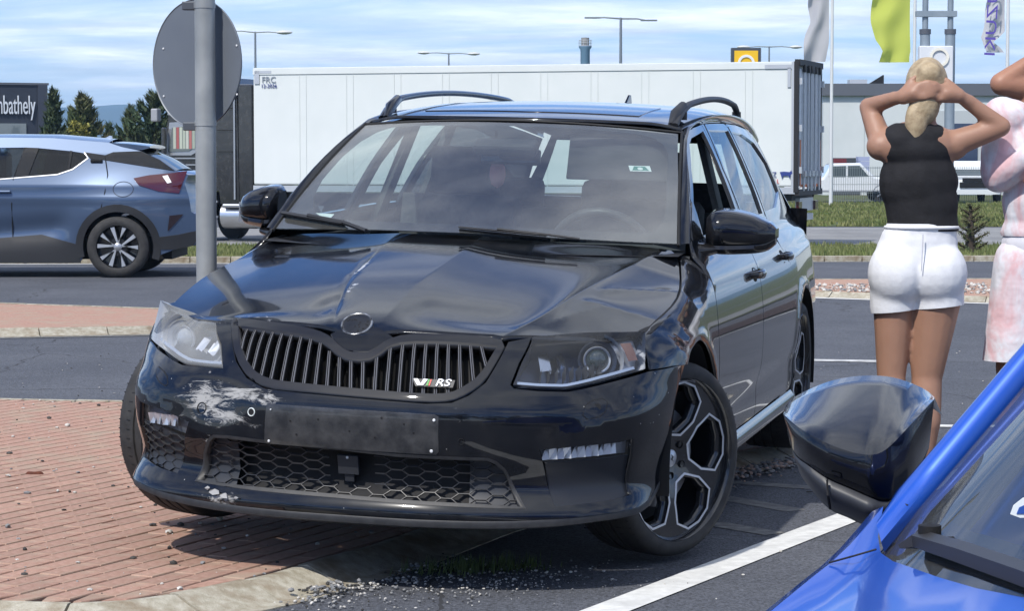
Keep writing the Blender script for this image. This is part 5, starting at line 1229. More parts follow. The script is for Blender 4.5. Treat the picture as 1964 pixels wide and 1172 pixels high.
for s_,f in ((-1,xoside),(1,mirX(xoside))):
    panel('body_side',f,outl,mx_,XO,holes=[wf,wfr],step=.05,lip=.02,center=(-2,0,.7))
    panel('window_glass',offs(f,-.01),wf,M['glassD'],XO,step=.1,lip=0,center=(-2,0,.7)); panel('window_glass',offs(f,-.01),wfr,M['glassS'],XO,step=.1,lip=0,center=(-2,0,.7))
    panel('window_trim',lambda a,b,f=f:f(a,b)+np.array([0,.006*s_,0]),[cX(*p) for p in ((161,291),(168.5,303),(139.5,325),(110,335),(0,344),(-230,347),(-230,345),(0,342),(110,333),(138.5,323),(166,302),(159,293))],M['satin'],XO,step=.05,lip=.0,center=(-2,0,.7))
    panel('b_pillar',lambda a,b,f=f:f(a,b)+np.array([0,.004*s_,0]),[cX(*p) for p in ((44,282),(72,283),(54,338),(28,341))],M['gloss'],XO,step=.06,lip=0,center=(-2,0,.7))
    panel('window_divider',lambda a,b,f=f:f(a,b)+np.array([0,.004*s_,0]),[cX(*p) for p in ((132,288),(137,289),(133,326),(129,328))],M['gloss'],XO,step=.06,lip=0,center=(-2,0,.7))
    panel('rear_pillar_trim',lambda a,b,f=f:f(a,b)+np.array([0,.006*s_,0]),[cX(*p) for p in ((160,291),(200,297),(215,291),(268,289),(306,306),(335,327),(300,322),(198,306),(172,304))],M['gloss'],XO,step=.06,lip=0,center=(-2,0,.7))
    panel('tail_light',lambda a,b,f=f:f(a,b)+np.array([0,.012*s_,0]),[cX(*p) for p in ((257,341),(287,335),(330,331),(358,327),(344,370),(306,366),(268,354))],M['redlens'],XO,step=.06,lip=.02,center=(-2,0,.7))
    panel('light_strip',lambda a,b,f=f:f(a,b)+np.array([0,.016*s_,0]),[cX(*p) for p in ((312,337),(322,335),(330,349),(322,351))],M['white'],XO,step=.06,lip=0,center=(-2,0,.7))
    panel('sill_cladding',lambda a,b,f=f:f(a,b)+np.array([0,.008*s_,0]),[(-3.10,.16),(-1.27,.16),(-1.30,.36),(-1.7,.47),(-2.3,.42),(-3.1,.36)],mcl,XO,step=.08,lip=.01,center=(-2,0,.7))
    for cx_ in (-.86,-3.5):
        ring=[(cx_+.465*math.cos(a),.335+.465*math.sin(a)) for a in np.linspace(-.32,PI+.28,22)]+[(cx_+.385*math.cos(a),.335+.385*math.sin(a)) for a in np.linspace(PI+.28,-.32,22)]
        panel('arch_cladding',lambda a,b,f=f:f(a,b)+np.array([0,.012*s_,0]),ring,mcl,XO,step=.06,lip=.02,center=(-2,0,.7))
    panel('bumper_cladding',lambda a,b,f=f:f(a,b)+np.array([0,.010*s_,0]),[cX(*p) for p in ((303,478),(335,478),(368,471),(377,459),(377,442),(340,450),(300,455))],mcl,XO,step=.06,lip=.01,center=(-2,0,.7))
    panel('reflector_recess',lambda a,b,f=f:f(a,b)+np.array([0,.010*s_,0]),[cX(*p) for p in ((326,413),(352,410),(340,424),(322,443))],principled('recess_dark',(.02,.012,.016),.4),XO,step=.06,lip=0,center=(-2,0,.7))
    for ln in (((45,283),(26,341),(23,392),(23,450),(24,500)),((200,300),(207,335),(203,368),(196,398))):
        q=[f(np.array(cX(*p)[0]),np.array(cX(*p)[1]))+np.array([0,.002*s_,0]) for p in ln]; MB().tube([tuple(a) for a in q],.006,5).build('shut_line',M['dkplastic'],XO)
    q=f(np.array(cX(184,308)[0]),np.array(cX(184,308)[1])); MB().box((float(q[0]),float(q[1])+.01*s_,float(q[2])),(.13,.03,.035)).build('door_handle',M['gloss'],XO,bevel=.008)
    q=f(np.array(cX(10,367)[0]),np.array(cX(10,367)[1])); MB().box((float(q[0])-.03,float(q[1])+.025*s_,float(q[2])),(.20,.03,.03)).build('door_handle',mx_,XO,bevel=.01)
    fx=[cX(238+20*math.cos(a),362+15*math.sin(a)) for a in np.linspace(0,2*PI,21)[:-1]]
    fx=[(a,b) for a,b in fx]; panel('fuel_flap',lambda a,b,f=f:f(a,b)+np.array([0,.003*s_,0]),fx,M['dkplastic'],XO,holes=[inset(fx,.006)],step=.05,lip=0,center=(-2,0,.7))
# top and rear surfaces between the flanks
def rib(p): q=xoside(np.array(p[0]),np.array(p[1])); return float(-q[1])
chain=[cX(206,273),cX(167,270),cX(96,264),cX(0,263),(-2.6,1.52),(-2.95,1.44),(-3.3,1.20),(-3.55,1.02),(-4.0,.93),(-4.28,.78),(-4.36,.55),(-4.33,.28)]
def cross(pts,name,m,cr=.03,drop=0):
    P=[]
    for p in pts:
        w=rib(p); P.append([(p[0],w*s*(1),p[1]+cr*(1-s*s)-0*abs(s)) for s in np.linspace(-1,1,13)])
    return MB().grid(P).build(name,m,XO,50)
cross(chain[:5],'roof',mx_,.045); cross(chain[4:8],'windscreen',M['glassD'],.03); cross(chain[7:],'bonnet',mx_,.05)
cross([cX(*p) for p in ((230,281),(268,289),(306,306),(337,327))],'rear_window',M['glassD'],.02)
P=[]
for p in [cX(*q) for q in ((337,327),(352,331),(360,335),(354,352),(362,378),(366,406),(377,412),(378,459),(368,471))]:
    w=rib((min(p[0],-.02),p[1])); P.append([(p[0]+.10*(1-s*s),w*s,p[1]) for s in np.linspace(-1,1,13)])
MB().grid(P).build('tailgate',mx_,XO,50)
sp_=[];
for u,v0,v1 in ((206,273,281),(240,275,284),(268,278,287),(283,280,283)):
    X,z0=cX(u,v0);_,z1=cX(u,v1); w=.60
    sp_.append([(X,-w,z1)]+[(X,w*s,z0+.02*(1-s*s)) for s in np.linspace(-1,1,9)]+[(X,w,z1)])
loft('roof_spoiler',sp_,mx_,XO,40)
X,Z=cX(185,268); MB().add([(X-.10,.0,Z-.01),(X+.05,-.03,Z-.02),(X+.05,.03,Z-.02),(X+.02,0,Z+.055),(X+.05,0,Z+.05)],[(0,1,3),(0,3,2),(1,4,3),(2,3,4),(1,2,4)]).build('shark_fin_antenna',mx_,XO,30)
MB().box((-2.2,0,.32),(3.8,1.3,.25)).build('underbody',M['dkplastic'],XO)
MB().box((-2.4,0,.75),(2.2,1.3,.5)).build('cabin_trim',M['fabric'],XO)
for q in ((-2.35,-.35),(-2.35,.35),(-1.5,-.35),(-1.5,.35)): MB().box((q[0],q[1],1.10),(.14,.42,.55)).build('seat',M['fabric'],XO,bevel=.05)
MB().box((-2.60,-.36,1.0),(.24,.40,.50)).build('driver_jacket',noisy('hi_vis_yellow',(.5,.55,.12),(.6,.62,.2),8,.8),XO,bevel=.1)
msw=principled('machined_spoke',(.66,.67,.69),.28,.8)
for (X,sg) in ((-.86,-1),(-3.50,-1),(-.86,1),(-3.50,1)):
    W=empty('wheel',(X,sg*.775,.337)); W.parent=XO; W.rotation_euler=(0,0,PI if sg<0 else 0)
    MB().lathe([(.225,-.10),(.25,-.115),(.31,-.105),(.335,-.08),(.337,0),(.335,.08),(.31,.105),(.262,.115),(.232,.10)],48,'Y').build('tyre',M['rubber'],W,40)
    MB().lathe([(.234,.10),(.228,.085),(.215,-.05),(0,-.06)],48,'Y').build('rim',M['rimblack'],W,40)
    sp=MB()
    for k in range(5):
        a0=2*PI*k/5+.35
        for da in (-.30,.30):
            a=a0; e=a0+da; c,s=math.cos,math.sin
            inn=[(.045*c(a+da*.9),.045*s(a+da*.9)),(.050*c(a-da*.2),.050*s(a-da*.2))]; out=[(.222*c(e+.10),.222*s(e+.10)),(.222*c(e-.10),.222*s(e-.10))]
            if da<0: poly=[inn[0],inn[1],out[0],out[1]]
            else: poly=[inn[1],inn[0],out[1],out[0]]
            sp.add([(x,.088,z) for x,z in poly]+[(x,.055,z) for x,z in poly],[(0,1,2,3),(0,4,5,1),(1,5,6,2),(2,6,7,3),(3,7,4,0)])
    sp.build('spokes',msw,W); MB().lathe([(0,.096),(.034,.094),(.045,.085)],20,'Y').build('hub_cap',M['satin'],W,50)
    MB().lathe([(0,.07),(.10,.07)],24,'Y').build('wheel_centre',M['rimblack'],W)
# ================================================================ the blue car in the foreground
BLC=empty('blue_car',(.41,2.73,0),label='bright blue car cut off at the lower right, with black door mirror',cat='car')
def bl(o): o.parent=BLC; o.matrix_parent_inverse=Matrix.Translation((-.41,-2.73,0)); return o
mbl=paint('bright_blue_paint',(.008,.085,.50),flake=1,dust=.03,rough=.05,metal=.25)
Hd=Vector((-.93,-.36,0))
A0=wp(1694,972,2.73); A0i=wp(1741,978,2.70); 
sil=[wp(1694,972,2.73),wp(1660,1012,2.70),wp(1631,1045,2.66),wp(1594,1080,2.62),wp(1558,1108,2.59),wp(1480,1172,2.53)]
sil.append(sil[-1]+Vector((-.12,-.09,-.06))); sil.append(sil[-1]+Vector((-.25,-.13,-.10))); sil.append(sil[-1]+Vector((-.3,-.13,-.16)))
row0=[wp(1694,972,2.73),wp(1684,1030,2.655),wp(1689,1061,2.59),wp(1712,1077,2.535),wp(1741,1087,2.48),wp(1800,1108,2.40),wp(1872,1129,2.30),wp(1964,1147,2.19)]
lat=Vector((.36,-.93,0))
for k in range(6): row0.append(row0[-1]+lat*.15+Vector((0,0,.002)))
rows=[]
for i,s in enumerate(sil):
    dlt=s-sil[0]; w=i/(len(sil)-1)
    rows.append([tuple(p+dlt+Vector((0,0,.05*w*math.sin(min(1,j/9)*PI/2)))) for j,p in enumerate(row0)])
bl(MB().grid(rows).build('bonnet',mbl,None,70))
# wing side falls away on the far side of the edge
rows=[[tuple(s),tuple(s+Vector((-.008,.03,-.010))),tuple(s+Vector((-.02,.075,-.05))),tuple(s+Vector((-.03,.10,-.18))),tuple(s+Vector((-.03,.11,-.35)))] for s in sil]
bl(MB().grid(rows).build('front_wing',mbl,None,70))
# shut line of the bonnet
bl(MB().tube([tuple(wp(1590,1082,2.615)+Vector((0,0,.001))),tuple(wp(1640,1068,2.60)+Vector((0,0,.001))),tuple(wp(1681,1056,2.595)+Vector((0,0,.001)))],.0011,5).build('shut_line',M['dkplastic']))
bl(MB().tube([tuple(wp(1708,962,2.72)),tuple(wp(1722,962,2.70)),tuple(wp(1741,970,2.69))],.0012,5).build('shut_line',M['dkplastic']))
# A pillar
def pil(s): return Vector((.93*s,.36*s,.87*s))
rows=[]
o0=wp(1694,972,2.73); o1=wp(1964,657,2.80); i0=wp(1741,978,2.70); i1=wp(1964,717,2.765)
for s in np.linspace(-.08,4.2,26):
    a=o0.lerp(o1,s) if s>=0 else o0; b_=i0.lerp(i1,s)
    if s<0: a=wp(1684,1000,2.70); b_=wp(1690,1040,2.63)
    m_=(a+b_)/2+Vector((-.004,-.006,.007)); k=max(0,s-1.6); bend=Vector((.0,0,-.020*k*k))
    rows.append([tuple(a+Vector((.01,.05,-.02))+bend),tuple(a+bend),tuple(a*.75+b_*.25+Vector((-.003,-.004,.005))+bend),tuple(m_+bend),tuple(a*.25+b_*.75+Vector((-.002,-.004,.004))+bend),tuple(b_+bend),tuple(b_+Vector((.004,.004,-.012))+bend)])
bl(MB().grid(rows).build('windscreen_pillar',mbl,None,60))
# windscreen: dark border and glass
g=[i0.lerp(i1,s) for s in np.linspace(-.35,3.6,16)]; cw=row0[2:13]
Pg=[]
up_=(i1-i0).normalized()
for j,c in enumerate(cw):
    t=j/(len(cw)-1); base=c+Vector((.004,.0,-.012)); Pg.append([tuple(base+up_*L2+Vector((.35,-.93,0))*0+Vector((-.025,-.01,.018))*math.sin(PI*min(1,L2/1.1))*min(1,t*3)) for L2 in np.linspace(0,1.05,12)])
left=[tuple(p) for p in g]
Pg=np.array(Pg)
Lf=np.array([[*(i0.lerp(i1,s)+Vector((.003,.0,-.010)))] for s in np.linspace(-.25,3.7,12)])
Pg=np.concatenate([Lf[None],Pg],0)
mgb=glass('blue_car_windscreen',(.45,.52,.52),0,2.1,.05)
bl(MB().grid(Pg).build('windscreen',mgb,None,80))
# dark printed border just beneath the glass
bw=np.array([[*(i0.lerp(i1,s)+Vector((.006,.002,-.014)))] for s in np.linspace(-.25,3.7,12)]); bw2=bw+np.array([.030,-.075,-.022])
bl(MB().grid(np.stack([bw,bw2],1)).build('glass_border',mfr,None,60))
low=np.array([[*(c+Vector((.004,.0,-.018)))] for c in [Vector(p) for p in Pg[0][:1].tolist()]+cw]); low2=low+np.array([*(up_*.085)])+np.array([.02,-.01,-.01])
bl(MB().grid(np.stack([low,low2],1)).build('glass_border',mfr,None,60))
# dashboard and cabin behind the glass
dsh=MB().grid([[tuple(c+Vector((.01,.0,-.05))),tuple(c+Vector((.35,.14,-.04))),tuple(c+Vector((.55,.22,-.10))),tuple(c+Vector((.60,.24,-.5)))] for c in row0[1:]]); bl(dsh.build('dashboard',M['dash'],None,50))
bl(MB().box((.9,2.0,.45),(1.6,1.5,.05),rz=R_(21)).build('cabin_floor',M['dkplastic']))
sw_=MB()
for (x,y) in ((1.25,2.55),(1.05,1.85)): sw_=MB().box((x,y,.95),(.14,.5,.70),rz=R_(21)); bl(sw_.build('front_seat',M['fabric'],None,bevel=.05))
# white window sticker with blue print on the windscreen
st_=MB().prism([(1938,985),(1944,968),(1964,955),(1990,946),(1990,990),(1955,993)],0,1); 
def pxpoly(name,pts,d,m,off=0,th=.0012):
    P=[wp(u,v,d if not callable(d) else d(u,v)) for u,v in pts]; n=(P[1]-P[0]).cross(P[2]-P[0]).normalized(); n=n if n.y<0 else -n
    return MB().add([tuple(p+n*off) for p in P]+[tuple(p+n*(off-th)) for p in P],[tuple(range(len(P))),tuple(range(2*len(P)-1,len(P)-1,-1))]+[(i,(i+1)%len(P),(i+1)%len(P)+len(P),i+len(P)) for i in range(len(P))]).build(name,m)
stk=bl(pxpoly('window_sticker',[(1938,987),(1944,970),(1962,956),(1990,946),(1990,992),(1957,994)],2.27,M['paper']))
bl(pxpoly('sticker_print',[(1950,986),(1955,974),(1990,958),(1990,986)],2.269,principled('print_blue',(.03,.09,.35),.4)))
# wiper
wq=[(1741,1046,2.52),(1766,1035,2.515),(1850,1062,2.40),(1964,1102,2.24),(2080,1145,2.08)]
rows=[]
for i,(u,v,d) in enumerate(wq):
    c=wp(u,v,d); hh=[.003,.010,.012,.0125,.0125][i]
    rows.append([tuple(c+Vector((0,0,hh))),tuple(c+Vector((-.012,-.012,hh*.6))),tuple(c+Vector((-.010,-.012,-hh*.6))),tuple(c+Vector((.0,0,-hh))),tuple(c+Vector((.01,.01,0)))])
wpr=bl(loft('wiper',rows,principled('wiper_grey',(.035,.036,.04),.45),None,40))
cp=MB().lathe([(0,.0),(.012,.0),(.012,.024),(0,.026)],12,c=tuple(wp(1783,1030,2.50)-Vector((0,0,.012)))); bl(cp.build('wiper_clip',M['dkplastic'],None,40))
rows=[[tuple(wp(u,v+34,d+.02)+Vector((0,0,k*.006))) for k in (0,1)]+[tuple(wp(u,v+34,d+.02)+Vector((.02,.02,0)))] for u,v,d in wq[1:]]
bl(loft('wiper_blade',rows,M['dkplastic'],None,40))
# door mirror of the blue car: glossy cap, dark flank, matt lower casing
TOP=[(1502,792),(1516,768),(1550,748),(1590,732),(1640,722),(1700,722),(1745,734),(1775,748),(1792,762)]
CRS=[(1502,794),(1525,815),(1550,832),(1585,850),(1625,865),(1666,873),(1700,862),(1740,822),(1792,766)]
LOW=[(1508,815),(1522,868),(1548,892),(1585,918),(1630,938),(1676,958),(1712,960),(1750,925),(1782,860)]
BOT=[(1526,880),(1536,912),(1560,945),(1592,978),(1625,993),(1660,1008),(1690,1000),(1720,965),(1770,890)]
dt=[2.93,2.90,2.87,2.85,2.84,2.83,2.84,2.87,2.92]
def mid(A,B,k): return [(a[0]*(1-k)+b[0]*k,a[1]*(1-k)+b[1]*k) for a,b in zip(A,B)]
def dense(a,n=33):
    f=[spl(range(len(a)),[p[i] for p in a]) for i in range(2)]; u=np.linspace(0,len(a)-1,n); return list(zip(f[0](u),f[1](u)))
dtf=lambda n=33: np.interp(np.linspace(0,8,n),range(9),dt)
T_,C_,Lw,Bt=dense(TOP),dense(CRS),dense(LOW),dense(BOT)
cap=[]
for k in np.linspace(0,1,9):
    q=mid(C_,T_,k); dd=dtf()+.17*k**1.3; cap.append([tuple(wp(u,v,d)) for (u,v),d in zip(q,dd)])
back=[tuple(Vector(p)+Vector((.02,.05,-.03))) for p in cap[-1]]; cap.append(back)
mcap=paint('mirror_cap_paint',(.010,.011,.014),dust=.10,rough=.03)
MI=bl(MB().grid(cap).build('door_mirror',mcap,None,60))
fl=[]
for k in np.linspace(0,1,7):
    q=mid(C_,Lw,k); dd=dtf()-.012*math.sin(PI*k)+.02*k; fl.append([tuple(wp(u,v,d)) for (u,v),d in zip(q,dd)])
o=MB().grid(fl).build('mirror_flank',M['black'],None,60); o.parent=MI
fl=[]
for k in np.linspace(0,1,7):
    q=mid(Lw,Bt,k); dd=dtf()+.018-.02*math.sin(PI*k)+.03*k; fl.append([tuple(wp(u,v,d)) for (u,v),d in zip(q,dd)])
fl.append([tuple(Vector(p)+Vector((.02,.16,.03))) for p in fl[-1]])
o=MB().grid(fl).build('mirror_casing',principled('mirror_grey_plastic',(.035,.038,.045),.42),None,60); o.parent=MI
o=MB().tube([tuple(wp(1586,919,2.855)),tuple(wp(1588,950,2.85)),tuple(wp(1592,976,2.875))],.0016,5).build('casing_joint',M['dkplastic']); o.parent=MI
o=MB().add([tuple(wp(1792,764,2.95)),tuple(wp(1782,860,2.94)),tuple(wp(1720,962,2.90)),tuple(wp(1720,962,3.1)),tuple(wp(1782,860,3.12)),tuple(wp(1790,764,3.13))],[(0,1,4,5),(1,2,3,4)]).build('mirror_glass_side',M['gloss'],None,fixn=False); o.parent=MI
# body beyond the frame so the car is a car from a step aside
Rr=[(1.2,3.05,1.42),(2.6,3.6,1.45),(3.1,3.75,.9),(3.15,3.75,.3),(1.0,2.95,.25),(.35,2.72,.3),(.30,2.70,.75),(.47,2.77,.93)]
bl(MB().add(Rr+[(x+.05,y+.03,z) for x,y,z in Rr],[tuple(range(8)),tuple(range(15,7,-1))]).build('far_side_panel',mbl))
# ================================================================ articulated lorry
E_=Vector((.951,-.309,0)); Nn=Vector((-.309,-.951,0)); Z0=-.65
TR0=Vector((-5.93,56.35,-.02))
def TM(x,y,z): return Matrix.Translation(TR0+Vector((0,0,Z0)))@Matrix.Rotation(math.atan2(E_.y,E_.x),4,'Z')@Matrix.Translation((x,y,z))
TL=empty('semi_trailer',label='long white box semi-trailer parked behind the black lorry cab',cat='trailer'); TL.matrix_world=TM(0,0,0)
mw=noisy('trailer_white',(.64,.675,.665),(.68,.71,.70),1.2,.38)
mst_=principled('galvanised',(.52,.54,.57),.4,.4); mdk=principled('chassis_black',(.015,.015,.017),.6)
LT=12.6; 
MB().box((LT/2,1.275,2.66),(LT,2.55,2.62)).build('cargo_box',mw,TL,bevel=.03)
MB().box((LT/2,-.006,3.93),(LT,.03,.13)).build('top_rail',mw,TL); MB().box((LT/2,-.012,1.26),(LT,.04,.14)).build('bottom_rail',mst_,TL)
MB().box((LT/2,1.275,4.0),(LT,2.5,.04)).build('roof_edge',mw,TL)
for i in range(1,11):
    for dx_ in (0,.16): MB().box((i*1.15+dx_,-.004,2.6),(.014,.012,2.55)).build('panel_seam',principled('seam_white',(.60,.635,.625),.5) if i==1 and dx_==0 else bpy.data.materials['seam_white'],TL)
MB().box((LT-.04,-.012,2.62),(.09,.035,2.78)).build('corner_post',mst_,TL)
MB().box((LT-.36,-.016,3.91),(.62,.02,.09)).build('corner_plate',mst_,TL); MB().box((LT-.14,-.016,3.68),(.07,.02,.42)).build('corner_plate',mst_,TL)
MB().box((.10,-.016,3.80),(.12,.02,.30)).build('corner_plate',mst_,TL); MB().box((.26,-.016,3.92),(.4,.02,.06)).build('corner_plate',mst_,TL)
# rear doors
mdr=principled('rear_door_grey',(.62,.66,.72),.4,.1); mrr=principled('reflex_orange',(.75,.25,.12),.5)
for k in (0,1): MB().box((LT+.03,.12+.58+k*1.15,2.62),(.06,1.12,2.5)).build('rear_door',mdr,TL,bevel=.01)
for yy in (0,2.55): MB().box((LT+.02,yy,2.62),(.10,.09,2.80)).build('rear_frame',mdk,TL)
for zz in (4.0,1.22): MB().box((LT+.04,1.275,zz),(.12,2.6,.13)).build('rear_frame',mdk,TL)
for yy in (.42,.90,1.20,1.36,1.66,2.14):
    MB().tube([(LT+.10,yy,1.25),(LT+.10,yy,3.95)],.028,8).build('lock_rod',mst_,TL,50)
    MB().box((LT+.12,yy,1.62),(.07,.14,.12)).build('lock_handle',mst_,TL); MB().box((LT+.11,yy,3.88),(.06,.12,.16)).build('lock_keeper',mdk,TL)
for yy in (.18,2.38): MB().box((LT+.075,yy,1.85),(.012,.07,1.0)).build('reflective_tape',mrr,TL)
for yy in (.7,1.9): MB().box((LT+.07,yy,1.36),(.012,.7,.06)).build('reflective_tape',mrr,TL)
for zz in (1.7,2.6,3.6):
    for yy in (.06,2.5): MB().box((LT+.10,yy,zz),(.07,.10,.14)).build('door_hinge',mst_,TL)
MB().box((LT-.15,1.275,.66),(.12,2.45,.14)).build('underrun_bar',mst_,TL)
MB().box((LT-.05,1.275,.95),(.10,1.5,.28)).build('light_carrier',mst_,TL)
for yy in (.35,2.2): MB().box((LT+.02,yy,.92),(.06,.34,.20)).build('rear_light',M['redlens'],TL); 
for yy in (.3,1.6): MB().box((LT-.35,yy+.3,.42),(.03,.7,.42)).build('mudflap',principled('mudflap_grey',(.10,.10,.11),.7),TL)
MB().box((LT-.35,1.275,1.1),(.5,2.3,.12)).build('cross_member',mdk,TL)
MB().box((6.1,1.275,1.02),(11.8,1.0,.24)).build('chassis',mdk,TL)
for k,x in enumerate((LT-3.9,LT-2.6,LT-1.3)):
    for yy in (.22,2.33): MB().lathe([(.0,-.15),(.30,-.16),(.5,-.14),(.52,-.1),(.52,.1),(.5,.14),(.3,.16),(0,.10)],28,'Y',c=(x,yy,.52)).build('wheel',M['rubber'],TL,40)
MB().box((3.9,.3,.75),(1.6,.5,.5)).build('pallet_box',mdk,TL); MB().box((2.2,.4,.6),(.14,.14,1.1)).build('landing_leg',mdk,TL)
MB().box((LT-1.2,-.02,1.15),(.10,.02,.05)).build('side_marker',M['amber'],TL)
def ftext(body,size,loc,rot,m,parent,name='lettering',ext=.004,sc=(1,1,1),align='LEFT',sp=1.0):
    mw_=Matrix.Translation(loc)@rot@Matrix.Diagonal((*sc,1)); return curve_text(name,body,size,m,parent,mw_,ext,align=align,spacing=sp)
RX=Matrix.Rotation(R_(90),4,'X')
mred=principled('print_red',(.55,.03,.04),.5); mnav=principled('print_navy',(.03,.05,.22),.5); mgy=principled('print_grey',(.22,.25,.30),.6)
ftext('SCHMITZ',.20,(LT-.92,-.02,1.60),RX,mnav,TL,align='LEFT',sc=(.62,.8,1)); ftext('CARGOBULL',.16,(LT-.92,-.02,1.46),RX,mred,TL,sc=(.62,.8,1))
MB().prism([(-.13,.06),(-.05,.07),(.09,.06),(.12,.10),(.15,.03),(.10,-.01),(.09,-.09),(.06,-.02),(-.05,-.02),(-.08,-.09),(-.10,-.02)],0,.01,M4=Matrix.Translation((LT-.20,-.02,1.60))@RX).build('bull_emblem',mnav,TL)
ftext('FRC',.20,(.22,-.02,3.74),RX,mgy,TL); ftext('12-2026',.12,(.20,-.02,3.60),RX,mnav,TL)
TT=empty('lorry_tractor',label='black lorry cab with curtained window behind the round road sign',cat='lorry'); TT.matrix_world=TM(0,0,0)@Matrix.Diagonal((.77,1,1,1))
mtb=paint('lorry_black',(.010,.010,.012),dust=.1,rough=.06)
def cabsec(y): return [(-3.05,y,.55),(-3.15,y,1.6),(-3.02,y,2.0),(-2.80,y,2.95),(-2.62,y,3.3),(-2.2,y,3.72),(-.75,y,3.80),(-.55,y,3.3),(-.50,y,.9),(-1.1,y,.9),(-1.15,y,1.2),(-2.45,y,1.2),(-2.5,y,.55)]
loft('cab',[cabsec(.06),cabsec(.03),cabsec(2.45),cabsec(2.42)][1:3],mtb,TT,20)
MB().box((-.30,1.25,2.2),(.5,2.4,2.9)).build('side_deflector',mtb,TT,bevel=.04)
MB().box((-1.5,.015,3.45),(1.2,.03,.9)).build('roof_fairing_side',principled('fairing_black',(.02,.02,.024),.3,0,.5),TT,bevel=.01)
sw3=[(-2.80,2.10),(-2.66,2.66),(-1.80,2.72),(-1.78,2.30),(-2.1,2.12)]
XM=Matrix(((1,0,0,0),(0,0,1,.006),(0,1,0,0),(0,0,0,1)))
MB().prism([(-2.92,2.02),(-2.76,2.78),(-1.70,2.82),(-1.66,2.18),(-2.05,2.02)],0,.012,M4=XM).build('window_surround',M['satin'],TT)
MB().prism(sw3,-.022,-.014,M4=XM).build('door_window',principled('cab_window_glass',(.10,.12,.12),.08,0,1),TT)
for k in range(7): MB().box((-2.58+.105*k,-.012,2.42),(.085,.012,.50)).build('curtain_fold',principled('curtain_%d'%k,((.40,.43,.36),(.33,.10,.10),(.42,.46,.38),(.36,.40,.33),(.44,.46,.40),(.36,.13,.12),(.30,.34,.28))[k],.8),TT)
MB().prism([(-1.62,1.75),(-1.50,1.75),(-1.44,2.9),(-1.52,2.9)],-.02,0,M4=XM).build('air_duct',M['satin'],TT)
MB().box((-2.2,-.01,2.98),(1.2,.03,.05)).build('trim_stripe',M['satin'],TT)
for z in (2.1,2.6,3.1): MB().box((-.95,-.004,z),(.5,.014,.02)).build('panel_gap',M['dkplastic'],TT)
MB().box((-3.10,-.16,2.95),(.22,.22,.30)).build('visor_mirror',principled('mirror_grey',(.30,.31,.33),.4),TT,bevel=.03); MB().box((-2.85,-.14,2.35),(.12,.14,.62)).build('cab_mirror',mtb,TT,bevel=.03)
MB().box((-2.70,.6,3.50),(.5,1.2,.10)).build('sun_visor',M['dkplastic'],TT)
for z in (1.95,1.80,1.48,1.36,1.06): MB().box((-2.3,.0,z),(1.6 if z>1.2 else .9,.025,.028)).build('trim_stripe',M['satin'],TT)
MB().box((-.62,.0,2.3),(.05,.03,2.6)).build('trim_stripe',M['satin'],TT)
pn=[(-1.85,1.9),(-1.85,3.0),(-1.35,3.0),(-1.35,2.2),(-1.55,2.0)]
MB().prism(pn,0,.012,M4=Matrix(((1,0,0,0),(0,0,1,.0),(0,1,0,0),(0,0,0,1)))).build('side_window',principled('cab_panel_gloss',(.05,.055,.06),.08,0,1),TT)
for x in (-2.0,1.5):
    for yy in (.2,2.3): MB().lathe([(.0,-.12),(.30,-.14),(.5,-.14),(.52,-.1),(.52,.1),(.5,.14),(.3,.14),(.28,.08),(0,.06)],28,'Y',c=(x,yy,.52)).build('wheel',M['rubber'],TT,40)
loft('wheel_arch',[[(-2.0+r*math.cos(a),.04,.55+r*math.sin(a)) for a in np.linspace(0,PI,14)] for r in (.60,.66)],M['satin'],TT,caps=False,closed=False)
MB().tube([(-1.15,.35,.62),(-.05,.35,.62)],.30,20).build('fuel_tank',M['alu'],TT,50); MB().tube([(-1.0,.02,.86),(.1,.02,.86)],.05,10).build('side_rail',M['alu'],TT,50)
MB().box((-.2,1.25,1.0),(4.5,.9,.3)).build('frame_rails',mdk,TT)
MB().box((-1.6,.05,.95),(.8,.1,.05)).build('step',M['satin'],TT); MB().box((-1.6,.05,.6),(.8,.1,.05)).build('step',M['satin'],TT)
# ================================================================ round sign seen from behind, on a grey pole
SP=empty('road_sign',label='round road sign seen from its grey back on a thick galvanised pole',cat='road sign')
d0=8.9; pb=wp(397,600,d0); SP.location=(pb.x,pb.y,0)
gm=noisy('galvanised_pole',(.33,.345,.34),(.44,.45,.44),5,.45,.0004,60,metal=.35,c3=(.22,.235,.24),s3=2)
MB().tube([(0,0,0),(0,0,2.6)],.0375,28).build('pole',gm,SP,60)
# collar where two tubes meet
for v in (10,236): 
    z=wp(397,v,d0).z; MB().lathe([(.0385,-.010),(.0395,-.010),(.0395,.010),(.0385,.010)],28,c=(0,0,z)).build('clamp_band',gm,SP,50)
cc=wp(375,121,d0+.09); cc=Vector((cc.x-pb.x,cc.y-pb.y,cc.z)); aa=R_(-40)
ax=Vector((math.cos(aa),math.sin(aa),0)); ny=Vector((math.sin(aa),-math.cos(aa),0))
dm=Matrix((ax,(0,0,1),ny)).transposed().to_4x4(); dm.translation=cc+Vector((0,.03,0))
bk=noisy('sign_back_grey',(.14,.158,.185),(.16,.18,.205),3,.5,metal=.2)
MB().lathe([(0,0),(.232,0),(.2355,.003),(.237,.001),(.2365,-.004),(0,-.004)],96,M4=dm@Matrix.Rotation(0,4,'X')).build('sign_disc',bk,SP,40)
for du,dv in ((-60,-60),(72,-60),(-60,28),(72,28)):
    a=du/165*.49; MB().lathe([(0,.003),(.0035,.002),(.004,0)],10,M4=dm@Matrix.Translation((a,-dv/245*.49-.06,.001))).build('rivet',M['white'],SP)
for v in (10,242):
    z=wp(397,v,d0).z; o=MB().box((-.045,.022,z),(.075,.045,.030)); o.build('bracket',principled('bracket_dark',(.10,.11,.125),.5,.5),SP,bevel=.003)

